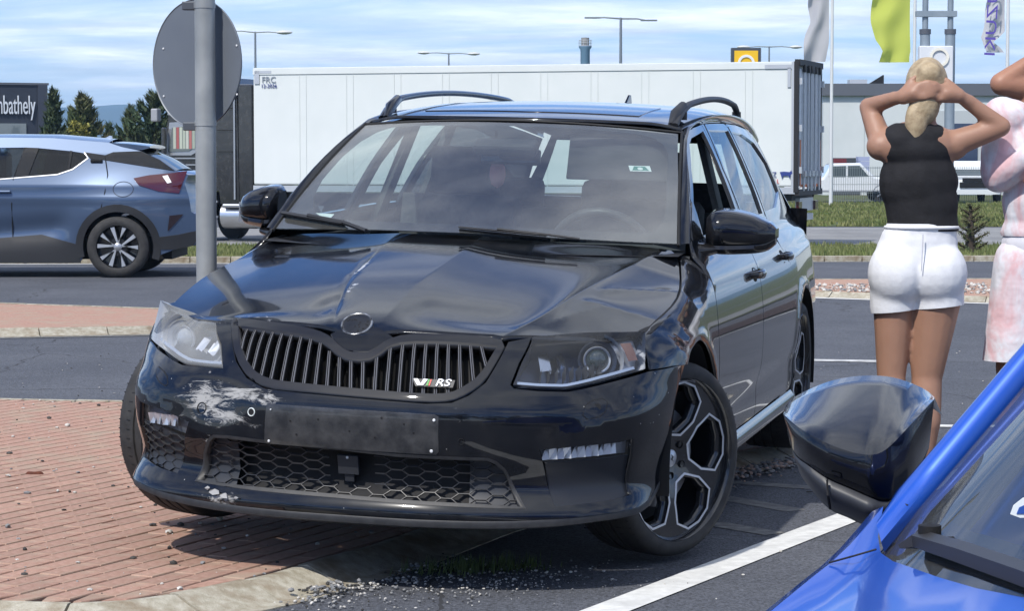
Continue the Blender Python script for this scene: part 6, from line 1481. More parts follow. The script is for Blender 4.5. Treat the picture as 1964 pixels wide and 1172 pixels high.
# ================================================================ people
def organic(name,caps,m,parent,voxel=.012,smooth=6,cut=None,flat=None):
    """one continuous surface grown from overlapping tapered capsules and ellipsoids"""
    b=MB()
    for c in caps:
        if c[0]=='e':
            _,p,r3=c[:3]; rot=c[3] if len(c)>3 else Matrix.Identity(3); V=[];F=[];n1,n2=10,16
            for i in range(n1+1):
                th=PI*i/n1
                for j in range(n2):
                    ph=2*PI*j/n2; q=rot@Vector((r3[0]*math.sin(th)*math.cos(ph),r3[1]*math.sin(th)*math.sin(ph),r3[2]*math.cos(th))); V.append(tuple(Vector(p)+q))
            for i in range(n1):
                for j in range(n2): F.append((i*n2+j,i*n2+(j+1)%n2,(i+1)*n2+(j+1)%n2,(i+1)*n2+j))
            b.add(V,F)
        else:
            p0,p1,r0,r1=c; sy_=1; p0=Vector(p0);p1=Vector(p1); L0=(p1-p0).length; t=(p1-p0)/L0; pts=[];rs=[]
            for k in range(4): a=PI/2*k/4; pts.append(p0-t*r0*math.cos(a)*1);rs.append(max(.001,r0*math.sin(a)))
            for k in np.linspace(0,1,5): pts.append(p0+(p1-p0)*k); rs.append(r0+(r1-r0)*k)
            for k in range(1,5): a=PI/2*k/4; pts.append(p1+t*r1*math.sin(a));rs.append(max(.001,r1*math.cos(a)))
            b.tube(pts,rs,14,up=(.31,.52,.79))
    o=b.build(name,m,None); md=o.modifiers.new('r','REMESH'); md.mode='VOXEL'; md.voxel_size=voxel; md.use_smooth_shade=True
    ms=o.modifiers.new('s','SMOOTH'); ms.factor=.6; ms.iterations=smooth
    dg=bpy.context.evaluated_depsgraph_get(); me=bpy.data.meshes.new_from_object(o.evaluated_get(dg)); bpy.data.objects.remove(o); me.name=name
    if cut:
        bb=bmesh.new(); bb.from_mesh(me)
        for co,no in cut: bmesh.ops.bisect_plane(bb,geom=bb.verts[:]+bb.edges[:]+bb.faces[:],plane_co=co,plane_no=no,clear_outer=True)
        bb.to_mesh(me); bb.free()
    me.materials.clear(); me.polygons.foreach_set('use_smooth',[True]*len(me.polygons)); return link(name,me,m,parent)
def skin(name,c):
    m=noisy(name,tuple(a*.92 for a in c),c,9,.5,.0004,90,detail=5); b=m.node_tree.nodes['Principled BSDF']; b.inputs['Subsurface Weight'].default_value=.12; b.inputs['Subsurface Radius'].default_value=(.02,.008,.004); return m
msk=skin('skin_light',(.36,.20,.135)); msk2=skin('skin_tan',(.36,.18,.115))
def hand(c,d,up,flip=1,s=1.0):
    """palm and five curled fingers; c wrist, d direction of the fingers, up back of hand"""
    d=Vector(d).normalized(); up=Vector(up).normalized(); sd=d.cross(up).normalized()*flip; out=[]; c=Vector(c)
    out.append((c,c+d*.05*s,.024*s,.030*s)); out.append((c+sd*.014*s,c+d*.075*s+sd*.022*s,.018*s,.017*s)); out.append((c-sd*.014*s,c+d*.075*s-sd*.022*s,.018*s,.017*s))
    for k,(off,ln) in enumerate(((-.031,.060),(-.011,.074),(.010,.078),(.031,.070))):
        a=c+d*.082*s+sd*off*s; b1=a+d*ln*.5*s-up*.006*s; b2=b1+d*ln*.4*s-up*.022*s; out.append((a,b1,.0095*s,.0088*s)); out.append((b1,b2,.0088*s,.0072*s))
    a=c+d*.02*s+sd*.030*s; b1=a+d*.035*s+sd*.026*s-up*.008*s; b2=b1+d*.030*s+sd*.006*s-up*.010*s; out.append((a,b1,.013*s,.011*s)); out.append((b1,b2,.011*s,.009*s))
    return out
# ---- the woman with hands behind her head, seen from behind
dW=9.55; pw=wp(1745,946,dW)
WM=empty('person',(pw.x,dW,0),label='woman in black sleeveless top and white shorts holding her hands behind her head',cat='person')
k_=lambda u,v,y=0:((u-1745)/492.,y,(946-v)/492.)
S=[('e',(.04,0,1.06),(.125,.085,.14)),('e',(.02,.0,1.22),(.15,.10,.17)),('e',(.01,-.01,1.36),(.165,.085,.10)),
 ('e',(-.06,-.01,.87),(.095,.095,.12)),('e',(.085,-.01,.87),(.105,.095,.12)),('e',(.02,.0,.95),(.140,.085,.10)),
 ((-.07,0,.86),(-.075,.01,.47),.088,.058),((.105,0,.86),(.065,.015,.47),.112,.064),
 ((-.075,.01,.47),(-.08,-.015,.28),.056,.060),((-.08,-.015,.28),(-.08,.0,.08),.058,.036),((.065,.015,.47),(.055,-.01,.28),.060,.062),((.055,-.01,.28),(.045,0,.08),.060,.037),
 ((-.08,.0,.07),(-.085,.13,.03),.038,.028),((.045,0,.07),(.06,.13,.03),.038,.028),
 ((.03,.0,1.40),(.045,.01,1.53),.052,.050),('e',(.05,.02,1.585),(.072,.088,.105)),('e',(.05,.085,1.545),(.045,.03,.05)),
 ((.03,-.0,1.38),(.155,.0,1.365),.055,.062),
 ((.140,-.005,1.365),(.335,-.02,1.435),.055,.040),((.335,-.02,1.437),(.215,-.035,1.525),.038,.029),((.215,-.035,1.525),(.165,-.06,1.555),.031,.024),
 ((-.03,-.0,1.38),(-.125,.0,1.36),.050,.058),((-.120,.0,1.36),(-.160,.10,1.515),.050,.038),((-.160,.10,1.515),(-.08,-.02,1.545),.037,.028),((-.08,-.02,1.545),(-.055,-.05,1.55),.029,.024)]
S+=hand((.165,-.065,1.555),(-1,-.15,.12),(0,-1,.1)); S+=hand((-.055,-.055,1.55),(.8,-.4,.25),(-.2,-1,.1),-1)
organic('body',S,msk,WM,.0085,4)
TP=[('e',(.04,0,1.04),(.143,.102,.16)),('e',(.035,.0,1.13),(.145,.102,.16)),('e',(.02,.0,1.22),(.155,.108,.16)),('e',(.01,-.008,1.345),(.150,.098,.085)),('e',(-.035,-.005,1.395),(.06,.075,.055)),('e',(.075,-.005,1.395),(.06,.075,.055)),('e',(.13,.06,1.22),(.06,.07,.07)),('e',(-.045,-.01,1.385),(.085,.088,.07)),('e',(.03,-.01,1.39),(.09,.088,.06)),('e',(.02,-.01,1.425),(.07,.075,.035))]
organic('black_top',TP,noisy('black_cotton',(.008,.008,.010),(.014,.014,.017),14,.85,.010,5),WM,.009,8,cut=[((0,0,1.03),(0,0,-1)),((0,0,1.45),(0,0,1))])
SH=[('e',(.035,0,1.04),(.142,.104,.10)),('e',(.018,.0,.93),(.166,.110,.15)),('e',(.025,.0,.99),(.155,.106,.10)),('e',(-.062,-.022,.865),(.116,.118,.135)),('e',(.088,-.022,.865),(.126,.120,.135)),((-.072,-.005,.86),(-.072,0,.72),.094,.091),((.098,-.005,.86),(.103,0,.72),.104,.103)]
sh=organic('white_shorts',SH,noisy('white_denim',(.70,.71,.74),(.76,.77,.79),20,.85,.004,11),WM,.009,8,cut=[((0,0,1.06),(0,0,1)),((.0,0,.725),(.10,0,-1))])
MB().tube([(.035+.140*math.cos(a),.103*math.sin(a),1.045) for a in np.linspace(0,2*PI,33)],.007,8,caps=False).build('waistband',bpy.data.materials['white_denim'],WM,60)
MB().tube([(.02,-.128,1.02),(.016,-.136,.95),(.014,-.134,.88)],.0022,5).build('back_seam',principled('seam_thread',(.55,.56,.60),.9),WM,60)
mha=noisy('blonde_hair',(.30,.22,.13),(.48,.38,.24),30,.55,.003,70)
HR=[('e',(.05,.0,1.60),(.084,.098,.108)),('e',(.035,-.045,1.53),(.062,.055,.09)),('e',(.0,-.06,1.45),(.045,.04,.09)),('e',(-.01,-.06,1.38),(.03,.03,.06)),('e',(.05,-.06,1.64),(.05,.045,.05))]
organic('hair',HR,mha,WM,.009,3)
organic('shoe',[((-.085,-.03,.035),(-.09,.15,.028),.042,.036)],M['white'],WM,.01,3); organic('shoe',[((.045,-.03,.035),(.06,.15,.028),.042,.036)],M['white'],WM,.01,3)
# ---- person in pale pink tie-dye, arms crossed
mtd=principled('tie_dye',(.75,.72,.72),.9); t=mtd.node_tree; b=t.nodes['Principled BSDF']; tc=N(t,'ShaderNodeTexCoord'); mp=N(t,'ShaderNodeMapping'); mp.inputs['Scale'].default_value=(1.6,1.6,.8); mp.inputs['Rotation'].default_value=(0,.5,0); L(t,tc.outputs['Object'],mp.inputs[0]); n=N(t,'ShaderNodeTexNoise',inp={'Scale':3.2,'Detail':5.0,'Roughness':.6,'Distortion':1.0}); L(t,mp.outputs[0],n.inputs['Vector'])
r_=N(t,'ShaderNodeValToRGB'); e=r_.color_ramp.elements; e[0].position=.47;e[0].color=(.66,.66,.70,1);e[1].position=.60;e[1].color=(.64,.42,.44,1); L(t,n.outputs[0],r_.inputs[0]); L(t,r_.outputs[0],b.inputs['Base Color'])
nb=N(t,'ShaderNodeTexNoise',inp={'Scale':7.0,'Detail':3.0}); L(t,tc.outputs['Object'],nb.inputs['Vector']); bp=N(t,'ShaderNodeBump'); bp.inputs['Distance'].default_value=.02; L(t,nb.outputs[0],bp.inputs['Height']); L(t,bp.outputs[0],b.inputs['Normal'])
d2=9.7; p2=wp(2008,946,d2); kk=d2/4700
P2=empty('person',(p2.x,d2,0),label='person in pink and white tie-dye sweatshirt and long shorts with arms crossed',cat='person')
k2=lambda u,v,y=0:((u-2008)*kk,y,wp(2008,v,d2).z)
def v2(u,v,y=0): q=k2(u,v,y); return q
BD=[('e',(0,0,1.15),(.16,.10,.22)),('e',(0,0,.92),(.17,.11,.14)),('e',(0,0,1.42),(.19,.09,.09)),((0,0,1.46),(0,-.01,1.58),.055,.052),('e',(0,-.02,1.66),(.078,.095,.115)),('e',(0,-.115,1.655),(.014,.022,.025)),
 ((-.09,0,.88),(-.15,.0,.48),.09,.062),((-.15,0,.48),(-.165,.01,.08),.058,.038),((.09,0,.88),(.10,.0,.48),.09,.062),((.10,0,.48),(.10,.01,.08),.058,.038),((-.165,0,.06),(-.175,-.14,.03),.036,.03),((.10,0,.06),(.11,-.14,.03),.036,.03),
 (v2(1905,240,0),v2(1893,330,-.05),.055,.045),(v2(1893,335,-.06),v2(1985,292,-.20),.042,.03),((.20,0,1.42),(.235,-.06,1.20),.055,.045),((.235,-.06,1.20),(.02,-.21,1.22),.042,.03)]
BD+=hand(v2(1988,290,-.20),(1,-.1,.1),(0,-1,0)); BD+=hand((.0,-.21,1.22),(-1,-.1,.1),(0,-1,0),-1)
organic('body',BD,msk2,P2,.010,4)
SWT=[('e',(0,0,1.36),(.205,.125,.13)),('e',(0,0,1.14),(.195,.14,.20)),('e',(0,0,1.02),(.20,.14,.10)),(v2(1912,222,0),v2(1900,330,-.04),.078,.066),(v2(1902,338,-.05),v2(1950,305,-.15),.066,.050),('e',v2(1925,225,0),(.10,.09,.075)),((.20,0,1.42),(.235,-.06,1.20),.075,.065),((.235,-.06,1.20),(.10,-.18,1.21),.065,.05),('e',(0,.04,1.47),(.12,.09,.06))]
organic('tie_dye_sweatshirt',SWT,mtd,P2,.010,3,cut=[((0,0,wp(2008,452,d2).z),(0,0,-1))])
organic('undershirt',[('e',(0,0,.98),(.195,.137,.14))],noisy('white_cotton',(.66,.66,.72),(.72,.72,.76),9,.9,.003,8),P2,.012,2,cut=[((0,0,wp(2008,484,d2).z),(0,0,-1))])
organic('tie_dye_shorts',[('e',(0,0,.93),(.19,.135,.12)),((-.11,0,.90),(-.145,.0,.45),.115,.125),((.11,0,.90),(.145,.0,.45),.115,.125)],mtd,P2,.011,3,cut=[((0,0,wp(2008,691,d2).z),(0,0,-1))])
organic('hair',[('e',(0,.02,1.70),(.085,.10,.10))],noisy('brown_hair',(.04,.025,.015),(.07,.045,.03),30,.6),P2,.012,3)
wt_=MB().lathe([(.034,-.014),(.040,-.012),(.040,.012),(.034,.014)],20,'X',c=v2(1968,296,-.175)); wt_.build('wrist_watch',M['dkplastic'],P2,40)
# ---- third person, only the raised arm and a little hair in view
d3=10.4; p3=wp(2022,946,d3); P3=empty('person',(p3.x,d3,0),label='tall person in white T-shirt with raised elbow at the upper right edge',cat='person')
def v3(u,v,y=0): return ((u-2022)/4700*d3,y,wp(2022,v,d3).z)
BD=[('e',(0,0,1.25),(.17,.11,.25)),('e',(0,0,1.0),(.16,.11,.14)),('e',(0,0,1.53),(.20,.10,.09)),((0,0,1.58),(0,.0,1.70),.058,.055),('e',(.0,-.0,1.80),(.08,.10,.12)),
 ((-.09,0,.92),(-.10,.0,.50),.09,.062),((-.10,0,.50),(-.10,.01,.08),.058,.038),((.09,0,.92),(.10,.0,.50),.09,.062),((.10,0,.50),(.10,.01,.08),.058,.038),((-.10,0,.06),(-.11,-.14,.03),.036,.03),((.10,0,.06),(.11,-.14,.03),.036,.03),
 (v3(1975,170,0),v3(1907,162,-.04),.062,.048),(v3(1905,160,-.04),v3(1975,112,-.01),.046,.034),(v3(1975,112,-.01),v3(2002,95,.03),.032,.026),((.19,0,1.52),(.26,-.02,1.25),.055,.045),((.26,-.02,1.25),(.24,-.15,1.02),.04,.03)]
BD+=hand(v3(2002,95,.03),(.8,.2,.5),(-.2,-1,0)); BD+=hand((.24,-.15,1.02),(0,-.3,-1),(1,0,0))
organic('body',BD,msk2,P3,.010,4)
organic('white_shirt',[('e',(0,0,1.50),(.185,.12,.11)),('e',(0,0,1.25),(.19,.13,.26)),('e',(0,0,1.05),(.18,.13,.15)),(v3(1990,172,0),v3(1968,170,-.01),.085,.080),((.19,0,1.52),(.23,-.01,1.36),.075,.07)],bpy.data.materials['white_cotton'],P3,.011,3,cut=[((v3(1957,0)[0],0,0),(-1,0,0)),((0,0,.95),(0,0,-1))])
organic('dark_trousers',[('e',(0,0,.95),(.17,.12,.10)),((-.09,0,.92),(-.10,0,.10),.10,.07),((.09,0,.92),(.10,0,.10),.10,.07)],M['fabric'],P3,.013,3)
hr3=organic('hair',[('e',(-.01,.02,1.835),(.098,.105,.105)),('e',(-.06,.03,1.86),(.05,.06,.05))],noisy('grey_brown_hair',(.06,.055,.05),(.13,.12,.11),40,.7,.004,60),P3,.011,3)

# ================================================================ buildings, lamps, flags, trees, hills
def place(u,d,z=None): p=wp(u,300,d); return Vector((p.x,d,Z0 if z is None else z))
# dark showroom at the left
BU=empty('dark_showroom',place(92,90),label='low dark grey showroom building with white lettering at the left edge',cat='building')
mdg=noisy('dark_cladding_panel',(.030,.036,.050),(.036,.043,.058),.6,.45)
ang=math.atan2(-6,-13)
ro=Matrix.Rotation(math.atan2(6,13),4,'Z')
hB=wp(92,163,90).z-Z0
b=MB(); b.box((-12,7,hB/2),(24,14,hB)); o=b.build('wall',mdg,BU); o.matrix_local=ro
o=MB().box((-.18,-.03,hB/2),(.36,.05,hB+.02)).build('corner_panel',principled('corner_dark',(.045,.052,.07),.4),BU); o.matrix_local=ro
for k in range(1,7): o=MB().box((-3.6*k-.2,-.008,hB/2),(.03,.02,hB)).build('cladding_joint',M['dkplastic'],BU); o.matrix_local=ro
o=MB().box((-12,7,hB+.04),(24.1,14.1,.08)).build('roof_trim',principled('roof_trim_grey',(.10,.11,.13),.5),BU); o.matrix_local=ro
mlt=principled('sign_white',(.62,.66,.70),.5)
o=curve_text('lettering','Szombathely',.98,mlt,BU,ro@Matrix.Translation((-.46,-.06,wp(70,203,90).z-Z0))@RX@Matrix.Diagonal((.42,1,1,1)),.03,align='RIGHT')
for x in (-1.75,-4.2): o=MB().box((x,-.02,wp(20,253,90).z-Z0),(1.9,.06,.62)).build('window',principled('showroom_window',(.14,.17,.18),.1,0,1),BU); o.matrix_local=ro
o=MB().box((-2.3,-.06,wp(20,253,90).z-Z0),(.35,.05,.6)).build('window_post',M['dkplastic'],BU); o.matrix_local=ro
# warehouse at the right
WH=empty('warehouse',place(1597,125),label='long white warehouse with dark roof edge behind the people on the right',cat='building')
wt=wp(1700,160,125).z-Z0; wf_=wp(1700,183,125).z-Z0
MB().box((13,8,wf_/2),(27,16,wf_)).build('wall',noisy('warehouse_white',(.52,.56,.56),(.58,.61,.61),.5,.6),WH)
MB().box((13,7.9,(wt+wf_)/2),(27.3,16.3,wt-wf_)).build('roof_fascia',principled('fascia_grey',(.10,.11,.13),.5),WH)
MB().box((.65,-.02,.95),(1.5,.1,1.9)).build('loading_door',principled('opening_dark',(.045,.05,.06),.7),WH)
MB().box((6.4,-.02,2.2),(2.3,.1,4.2)).build('side_bay',principled('bay_pale',(.42,.45,.46),.5),WH); MB().box((6.7,-.08,2.7),(1.3,.1,1.9)).build('bay_window',principled('bay_navy',(.02,.035,.08),.25,0,.6),WH)
for k in range(12): MB().box((k*2.2+1.6,-.006,wf_/2),(.03,.03,wf_)).build('wall_joint',principled('joint_grey',(.42,.45,.45),.6) if k==0 else bpy.data.materials['joint_grey'],WH)
MB().box((1.5,2,wt+.12),(.9,.9,.28)).build('roof_unit',mst_,WH); MB().prism([(2.0,0),(2.8,0),(2.8,.5)],0,.5,M4=Matrix.Translation((0,2,wt))@RX).build('roof_vent',M['dkplastic'],WH)
# low house far left
HS=empty('low_house',place(225,120),label='small low house with grey roof between the trees at the left',cat='house')
MB().box((0,0,.9),(5,4,1.8)).build('wall',principled('house_wall',(.5,.48,.44),.8),HS)
MB().add([(-2.8,-2.3,1.75),(2.8,-2.3,1.75),(2.4,0,2.5),(-2.4,0,2.5),(2.8,2.3,1.75),(-2.8,2.3,1.75)],[(0,1,2,3),(3,2,4,5),(0,3,5),(1,4,2)]).build('roof',principled('house_roof',(.13,.12,.12),.8),HS)
# street lamps
mlp=principled('lamp_post_grey',(.20,.23,.26),.5,.4); mlh=principled('lamp_head_white',(.55,.56,.55),.4)
def lamp(u,v,d,heads,label,flat=False):
    top=wp(u,v,d); E0=empty('street_lamp',place(u,d),label=label,cat='street lamp',group='street lamps above the lorry'); H=top.z-Z0
    MB().tube([(0,0,0),(0,0,H)],[.11,.06],8).build('post',mlp,E0,50)
    for du,dv in heads:
        x=du/4700*d; z=H-dv/4700*d
        MB().tube([(0,0,H-.05),(x*.5,0,H+(z-H)*.5+.02),(x*.86,0,z)],[.05,.04,.035],6).build('arm',mlp,E0,50)
        if flat: MB().box((x*.85,0,z+.02),(abs(x)*.5,.28,.07)).build('lamp_head',mlp,E0,bevel=.02)
        else:
            s=math.copysign(1,x); rows=[]
            for k in np.linspace(0,1,9): r=.24*math.sin(PI*min(1,k*.86+.08))**.7; rows.append([(x*.82+s*k*.95,r*math.cos(a),z+.02+r*.55*math.sin(a)) for a in np.linspace(0,2*PI,13)[:-1]])
            loft('lamp_head',rows,mlh,E0,50)
lamp(491,60,150,((-50,-1),(50,2)),'double street lamp with white heads just right of the round sign')
lamp(861,101,190,((-44,0),(44,2)),'double street lamp with white heads above the middle of the white trailer')
lamp(1474,88,190,((-46,2),(48,2)),'double street lamp with white heads beside the yellow sign')
lamp(1190,33,120,((-63,1),(63,6)),'double street lamp with thin flat dark heads beside the chimney',True)
# chimney
CH=empty('chimney',place(1122,210),label='blue cylindrical chimney with a railed platform rising behind the trailer',cat='chimney'); H=wp(1122,88,210).z-Z0
mch=principled('chimney_blue',(.16,.28,.40),.5); MB().lathe([(.42,0),(.40,H-.3),(.55,H-.1),(.55,H)],24).build('shaft',mch,CH,40)
MB().lathe([(0,H),(.56,H),(.56,H+.05),(0,H+.05)],24).build('platform',mst_,CH); MB().lathe([(.34,H),(.34,H+.72),(0,H+.75)],20).build('flue',principled('flue_grey',(.25,.25,.24),.7),CH,40)
for z in (.28,.5): MB().tube([(.55*math.cos(a),.55*math.sin(a),H+z) for a in np.linspace(0,2*PI,25)],.018,5,caps=False).build('railing',mst_,CH)
for k in range(10): a=2*PI*k/10; MB().tube([(.55*math.cos(a),.55*math.sin(a),H),(.55*math.cos(a),.55*math.sin(a),H+.5)],.016,5).build('railing_post',mst_,CH)
# yellow sign pylon
YS=empty('yellow_sign',place(1430,140),label='yellow square sign with white ring in a dark frame above the trailer',cat='sign'); d=140
a=wp(1402,91,d);c=wp(1457,145,d); w=c.x-a.x; h=a.z-c.z; zc=(a.z+c.z)/2-Z0
o=MB().box((0,.35,zc),(w,.7,h)).build('sign_box',principled('sign_frame',(.05,.06,.08),.5),YS); 
MB().box((w/2+.02,.35,zc),(.03,.68,h)).build('side_panel',principled('sign_side_grey',(.17,.19,.23),.5),YS)
MB().box((0,-.03,zc-.05),(w*.82,.05,h*.86)).build('yellow_panel',principled('sign_yellow',(.80,.48,.01),.45),YS)
MB().lathe([(.34,0),(.34,.05),(.48,.05),(.48,0)],40,c=(0,0,0),M4=Matrix.Translation((0,-.06,zc+.02-.10))@RX,close=True).build('ring_emblem',M['white'],YS,30)
MB().tube([(0,.35,0),(0,.35,zc)],.15,12).build('mast',mlp,YS)
# twin column mast with white ring sign
TC=empty('twin_mast_sign',place(1796,70),label='twin steel columns with a crossbar carrying a white box sign with ring emblem',cat='sign'); d=70; mcol=noisy('column_steel',(.22,.27,.31),(.28,.33,.37),2,.5,metal=.3)
for u in (1772,1820):
    x=(u-1796)/4700*d; z1=wp(u,58,d).z-Z0
    MB().tube([(x,0,0),(x,0,z1)],.145,16).build('lower_column',mcol,TC,50); MB().tube([(x,0,z1),(x,0,10.5)],.085,14).build('upper_column',mcol,TC,50)
    MB().lathe([(.155,-.10),(.165,-.10),(.165,.04),(.10,.04)],16,c=(x,0,z1)).build('flange',principled('flange_dark',(.08,.09,.11),.6),TC)
z=wp(1796,26,d).z-Z0
for yy in (-.12,.12): MB().box((-.05,yy,z),(1.15,.04,.16)).build('crossbar',mcol,TC)
z0=wp(1796,160,d).z-Z0; z1=wp(1796,88,d).z-Z0
MB().box((-.08,-.12,(z0+z1)/2),(.96,.34,z1-z0)).build('sign_box',principled('sign_box_white',(.62,.64,.66),.4),TC,bevel=.03)
MB().lathe([(.20,0),(.20,.04),(.27,.04),(.27,0)],36,M4=Matrix.Translation((0,-.30,z1-.33))@RX,close=True).build('ring_emblem',principled('ring_warm_white',(.75,.72,.62),.3),TC,30)
# flags
def flag(name,u,v_bot,d,label,cat,L_,R2,m,poletop=13,vb=395,letters=None):
    F0=empty(name,place(u,d,wp(u,vb,d).z),label=label,cat='flag',group='advertising flags by the showroom'); bz=F0.location.z
    MB().tube([(0,0,0),(0,0,poletop)],[.075,.05],10).build('flagpole',principled('pole_white_'+name,(.62,.64,.65),.4),F0,50)
    rows=[]; n=26
    for k in range(n+1):
        v=v_bot+(-160-v_bot)*k/n; l=float(np.interp(v,[p[1] for p in L_],[p[0] for p in L_])); r=float(np.interp(v,[p[1] for p in R2],[p[0] for p in R2])); row=[]
        for j in range(13):
            t=j/12; uu=l+(r-l)*t; p=wp(uu,v,d); yy=.16*math.sin(t*7+v*.045)*(1-t*.8)+.06*math.sin(v*.11+t*3)*(1-t)
            row.append((p.x-F0.location.x,yy,p.z-bz))
        rows.append(row)
    MB().grid(rows).build('flag_cloth',m,F0,80,fixn=False); return F0
def cloth(name,c,tr=.35):
    m=principled(name,c,.8); t=m.node_tree; b=t.nodes['Principled BSDF']; tl=N(t,'ShaderNodeBsdfTranslucent'); tl.inputs[0].default_value=(*c,1); mx=N(t,'ShaderNodeMixShader'); mx.inputs[0].default_value=tr
    o=t.nodes['Material Output']; L(t,b.outputs[0],mx.inputs[1]); L(t,tl.outputs[0],mx.inputs[2]); L(t,mx.outputs[0],o.inputs[0]); return m
flag('white_flag',1594,118,97,'plain white flag drooping from its pole beside the trailer doors','flag',[(1549,-160),(1550,10),(1556,40),(1543,70),(1540,90),(1541,118)],[(1591,-160),(1590,80),(1583,118)],cloth('flag_white',(.52,.52,.54)))
flag('yellow_flag',1752,119,93,'bright yellow-green flag hanging above the woman in white shorts','flag',[(1680,-160),(1673,0),(1670,40),(1680,78),(1692,95),(1685,119)],[(1748,-160),(1745,60),(1746,100),(1744,108)],cloth('flag_yellow',(.68,.74,.14),.5))
sf=flag('lettered_flag',1930,100,92,'white flag with purple vertical lettering near the right edge','flag',[(1895,-160),(1893,0),(1888,55),(1882,70),(1886,88),(1890,100)],[(1928,-160),(1927,62),(1905,80),(1926,97)],cloth('flag_lettered',(.58,.58,.60)))
p=wp(1909,-46,91.6)
curve_text('lettering','SUZUKI',.60,principled('print_purple',(.10,.07,.36),.6),sf,Matrix.Translation((p.x-sf.location.x,-.35,p.z-sf.location.z))@Matrix.Rotation(R_(3),4,'Y')@Matrix.Diagonal((-1,1,1,1))@RX@Matrix.Rotation(R_(-90),4,'Z')@Matrix.Diagonal((1.45,.95,1,1)),.004,align='LEFT')
# wire fence, cars behind it
FN=empty('wire_fence',place(1597,103),label='grey welded wire fence in front of the warehouse yard',cat='fence')
mfn=principled('fence_grey',(.16,.19,.19),.6)
for k in range(5):
    x=k*2.35; MB().box((x,0,.85),(.06,.06,1.75)).build('fence_post',mfn,FN)
    if k<4:
        g=MB()
        for j in range(24): g.box((x+.08+j*.095,0,.8),(.014,.014,1.5))
        for z in (.12,.45,.8,1.15,1.5): g.box((x+1.17,0,z),(2.3,.018,.02))
        g.build('mesh_panel',mfn,FN)['kind']='stuff'
def farcar(name,u,d,z,label,kind,rz=0,s=1):
    C0=empty(name,(wp(u,300,d).x,d,z),rz,label=label,cat='car'); mwp=principled('white_car_paint_'+name,(.66,.69,.70),.2,0,1); C0.scale=(s,s,s)
    if kind=='pickup':
        pr=[(-2.5,.45),(-2.55,.95),(-1.0,1.0),(-.85,1.05),(-.5,1.68),(.75,1.70),(1.35,1.10),(2.5,.98),(2.6,.45)]
        wn=[[(-.62,1.10),(-.42,1.55),(.12,1.57),(.12,1.10)],[(.20,1.10),(.20,1.57),(.70,1.58),(1.10,1.12)]]
    else:
        pr=[(-2.2,.4),(-2.25,1.0),(-2.0,1.65),(.4,1.70),(1.2,1.08),(2.1,.95),(2.2,.4)]
        wn=[[(-1.8,1.10),(-1.7,1.55),(-.5,1.58),(-.5,1.10)],[(-.4,1.10),(-.4,1.58),(.35,1.58),(.85,1.12)]]
    RXm=Matrix(((1,0,0,0),(0,0,1,0),(0,1,0,0),(0,0,0,1)))
    MB().prism(pr,-.9,.9,M4=RXm).build('body',mwp,C0,bevel=.08)
    for q in wn:
        for sg in (-1,1): MB().prism(q,sg*.905-.005,sg*.905+.005,M4=RXm).build('side_window',principled('far_glass',(.06,.08,.09),.08,0,1) if 'far_glass' not in bpy.data.materials else bpy.data.materials['far_glass'],C0)
    for x in (-1.6,1.65):
        for sg in (-1,1):
            MB().lathe([(0,.05),(.22,.10),(.37,.10),(.39,0),(.37,-.1)],24,'Y',c=(x,sg*.82,.39)).build('wheel',M['rubber'],C0,40)
            w=MB()
            for k in range(5): a=2*PI*k/5; w.tube([(x+.05*math.cos(a),sg*.93,.39+.05*math.sin(a)),(x+.24*math.cos(a),sg*.93,.39+.24*math.sin(a))],.03,5)
            w.build('rim_spokes',M['satin'],C0)
    if kind!='pickup':
        pass
    MB().box((2.62 if kind=='pickup' else 2.2,0,.75),(.06,1.5,.22)).build('grille',M['dkplastic'],C0); MB().box((2.6 if kind=='pickup' else 2.2,0,.48),(.08,1.7,.2)).build('front_bumper',mwp,C0)
    return C0
farcar('pickup_truck',1612,106,Z0,'white pickup truck behind the wire fence beside the white flagpole','pickup')
cv=farcar('white_suv',1858,104,Z0,'white off-road car facing us behind the bush at the right','suv',R_(-90),1.05)
MB().box((2.22,0,.95),(.05,1.3,.16)).build('grille_bars',M['dkplastic'],cv); MB().add([(.5,-.75,1.60),(.5,.75,1.60),(1.18,.82,1.12),(1.18,-.82,1.12)],[(0,1,2,3)]).build('windscreen',bpy.data.materials['far_glass'],cv,fixn=False)
for n_,u0,u1,v0,v1,c,lb,ct in (('red_container',1600,1624,303,330,(.16,.03,.04),'small dark red container in the yard behind the pickup','container'),('blue_crates',1647,1668,300,345,(.32,.36,.52),'pale blue stacked crates in the yard behind the pickup','crates')):
    a=wp(u0,v0,112);c_=wp(u1,v1,112); o=empty(n_,((a.x+c_.x)/2,112.5,c_.z),label=lb,cat=ct); nn_=5 if 'crates' in n_ else 1
    for k in range(nn_): MB().box((0,0,(a.z-c_.z)*(k+.5)/nn_),(c_.x-a.x,.8,(a.z-c_.z)/nn_*.93)).build('crate' if nn_>1 else 'container_body',principled(n_+'_paint',c,.6) if k==0 else bpy.data.materials[n_+'_paint'],o)
    if nn_==1:
        for k in range(6): MB().box(((k-2.5)*.09,-.41,(a.z-c_.z)/2),(.03,.03,(a.z-c_.z)*.9)).build('corrugation',bpy.data.materials[n_+'_paint'],o)
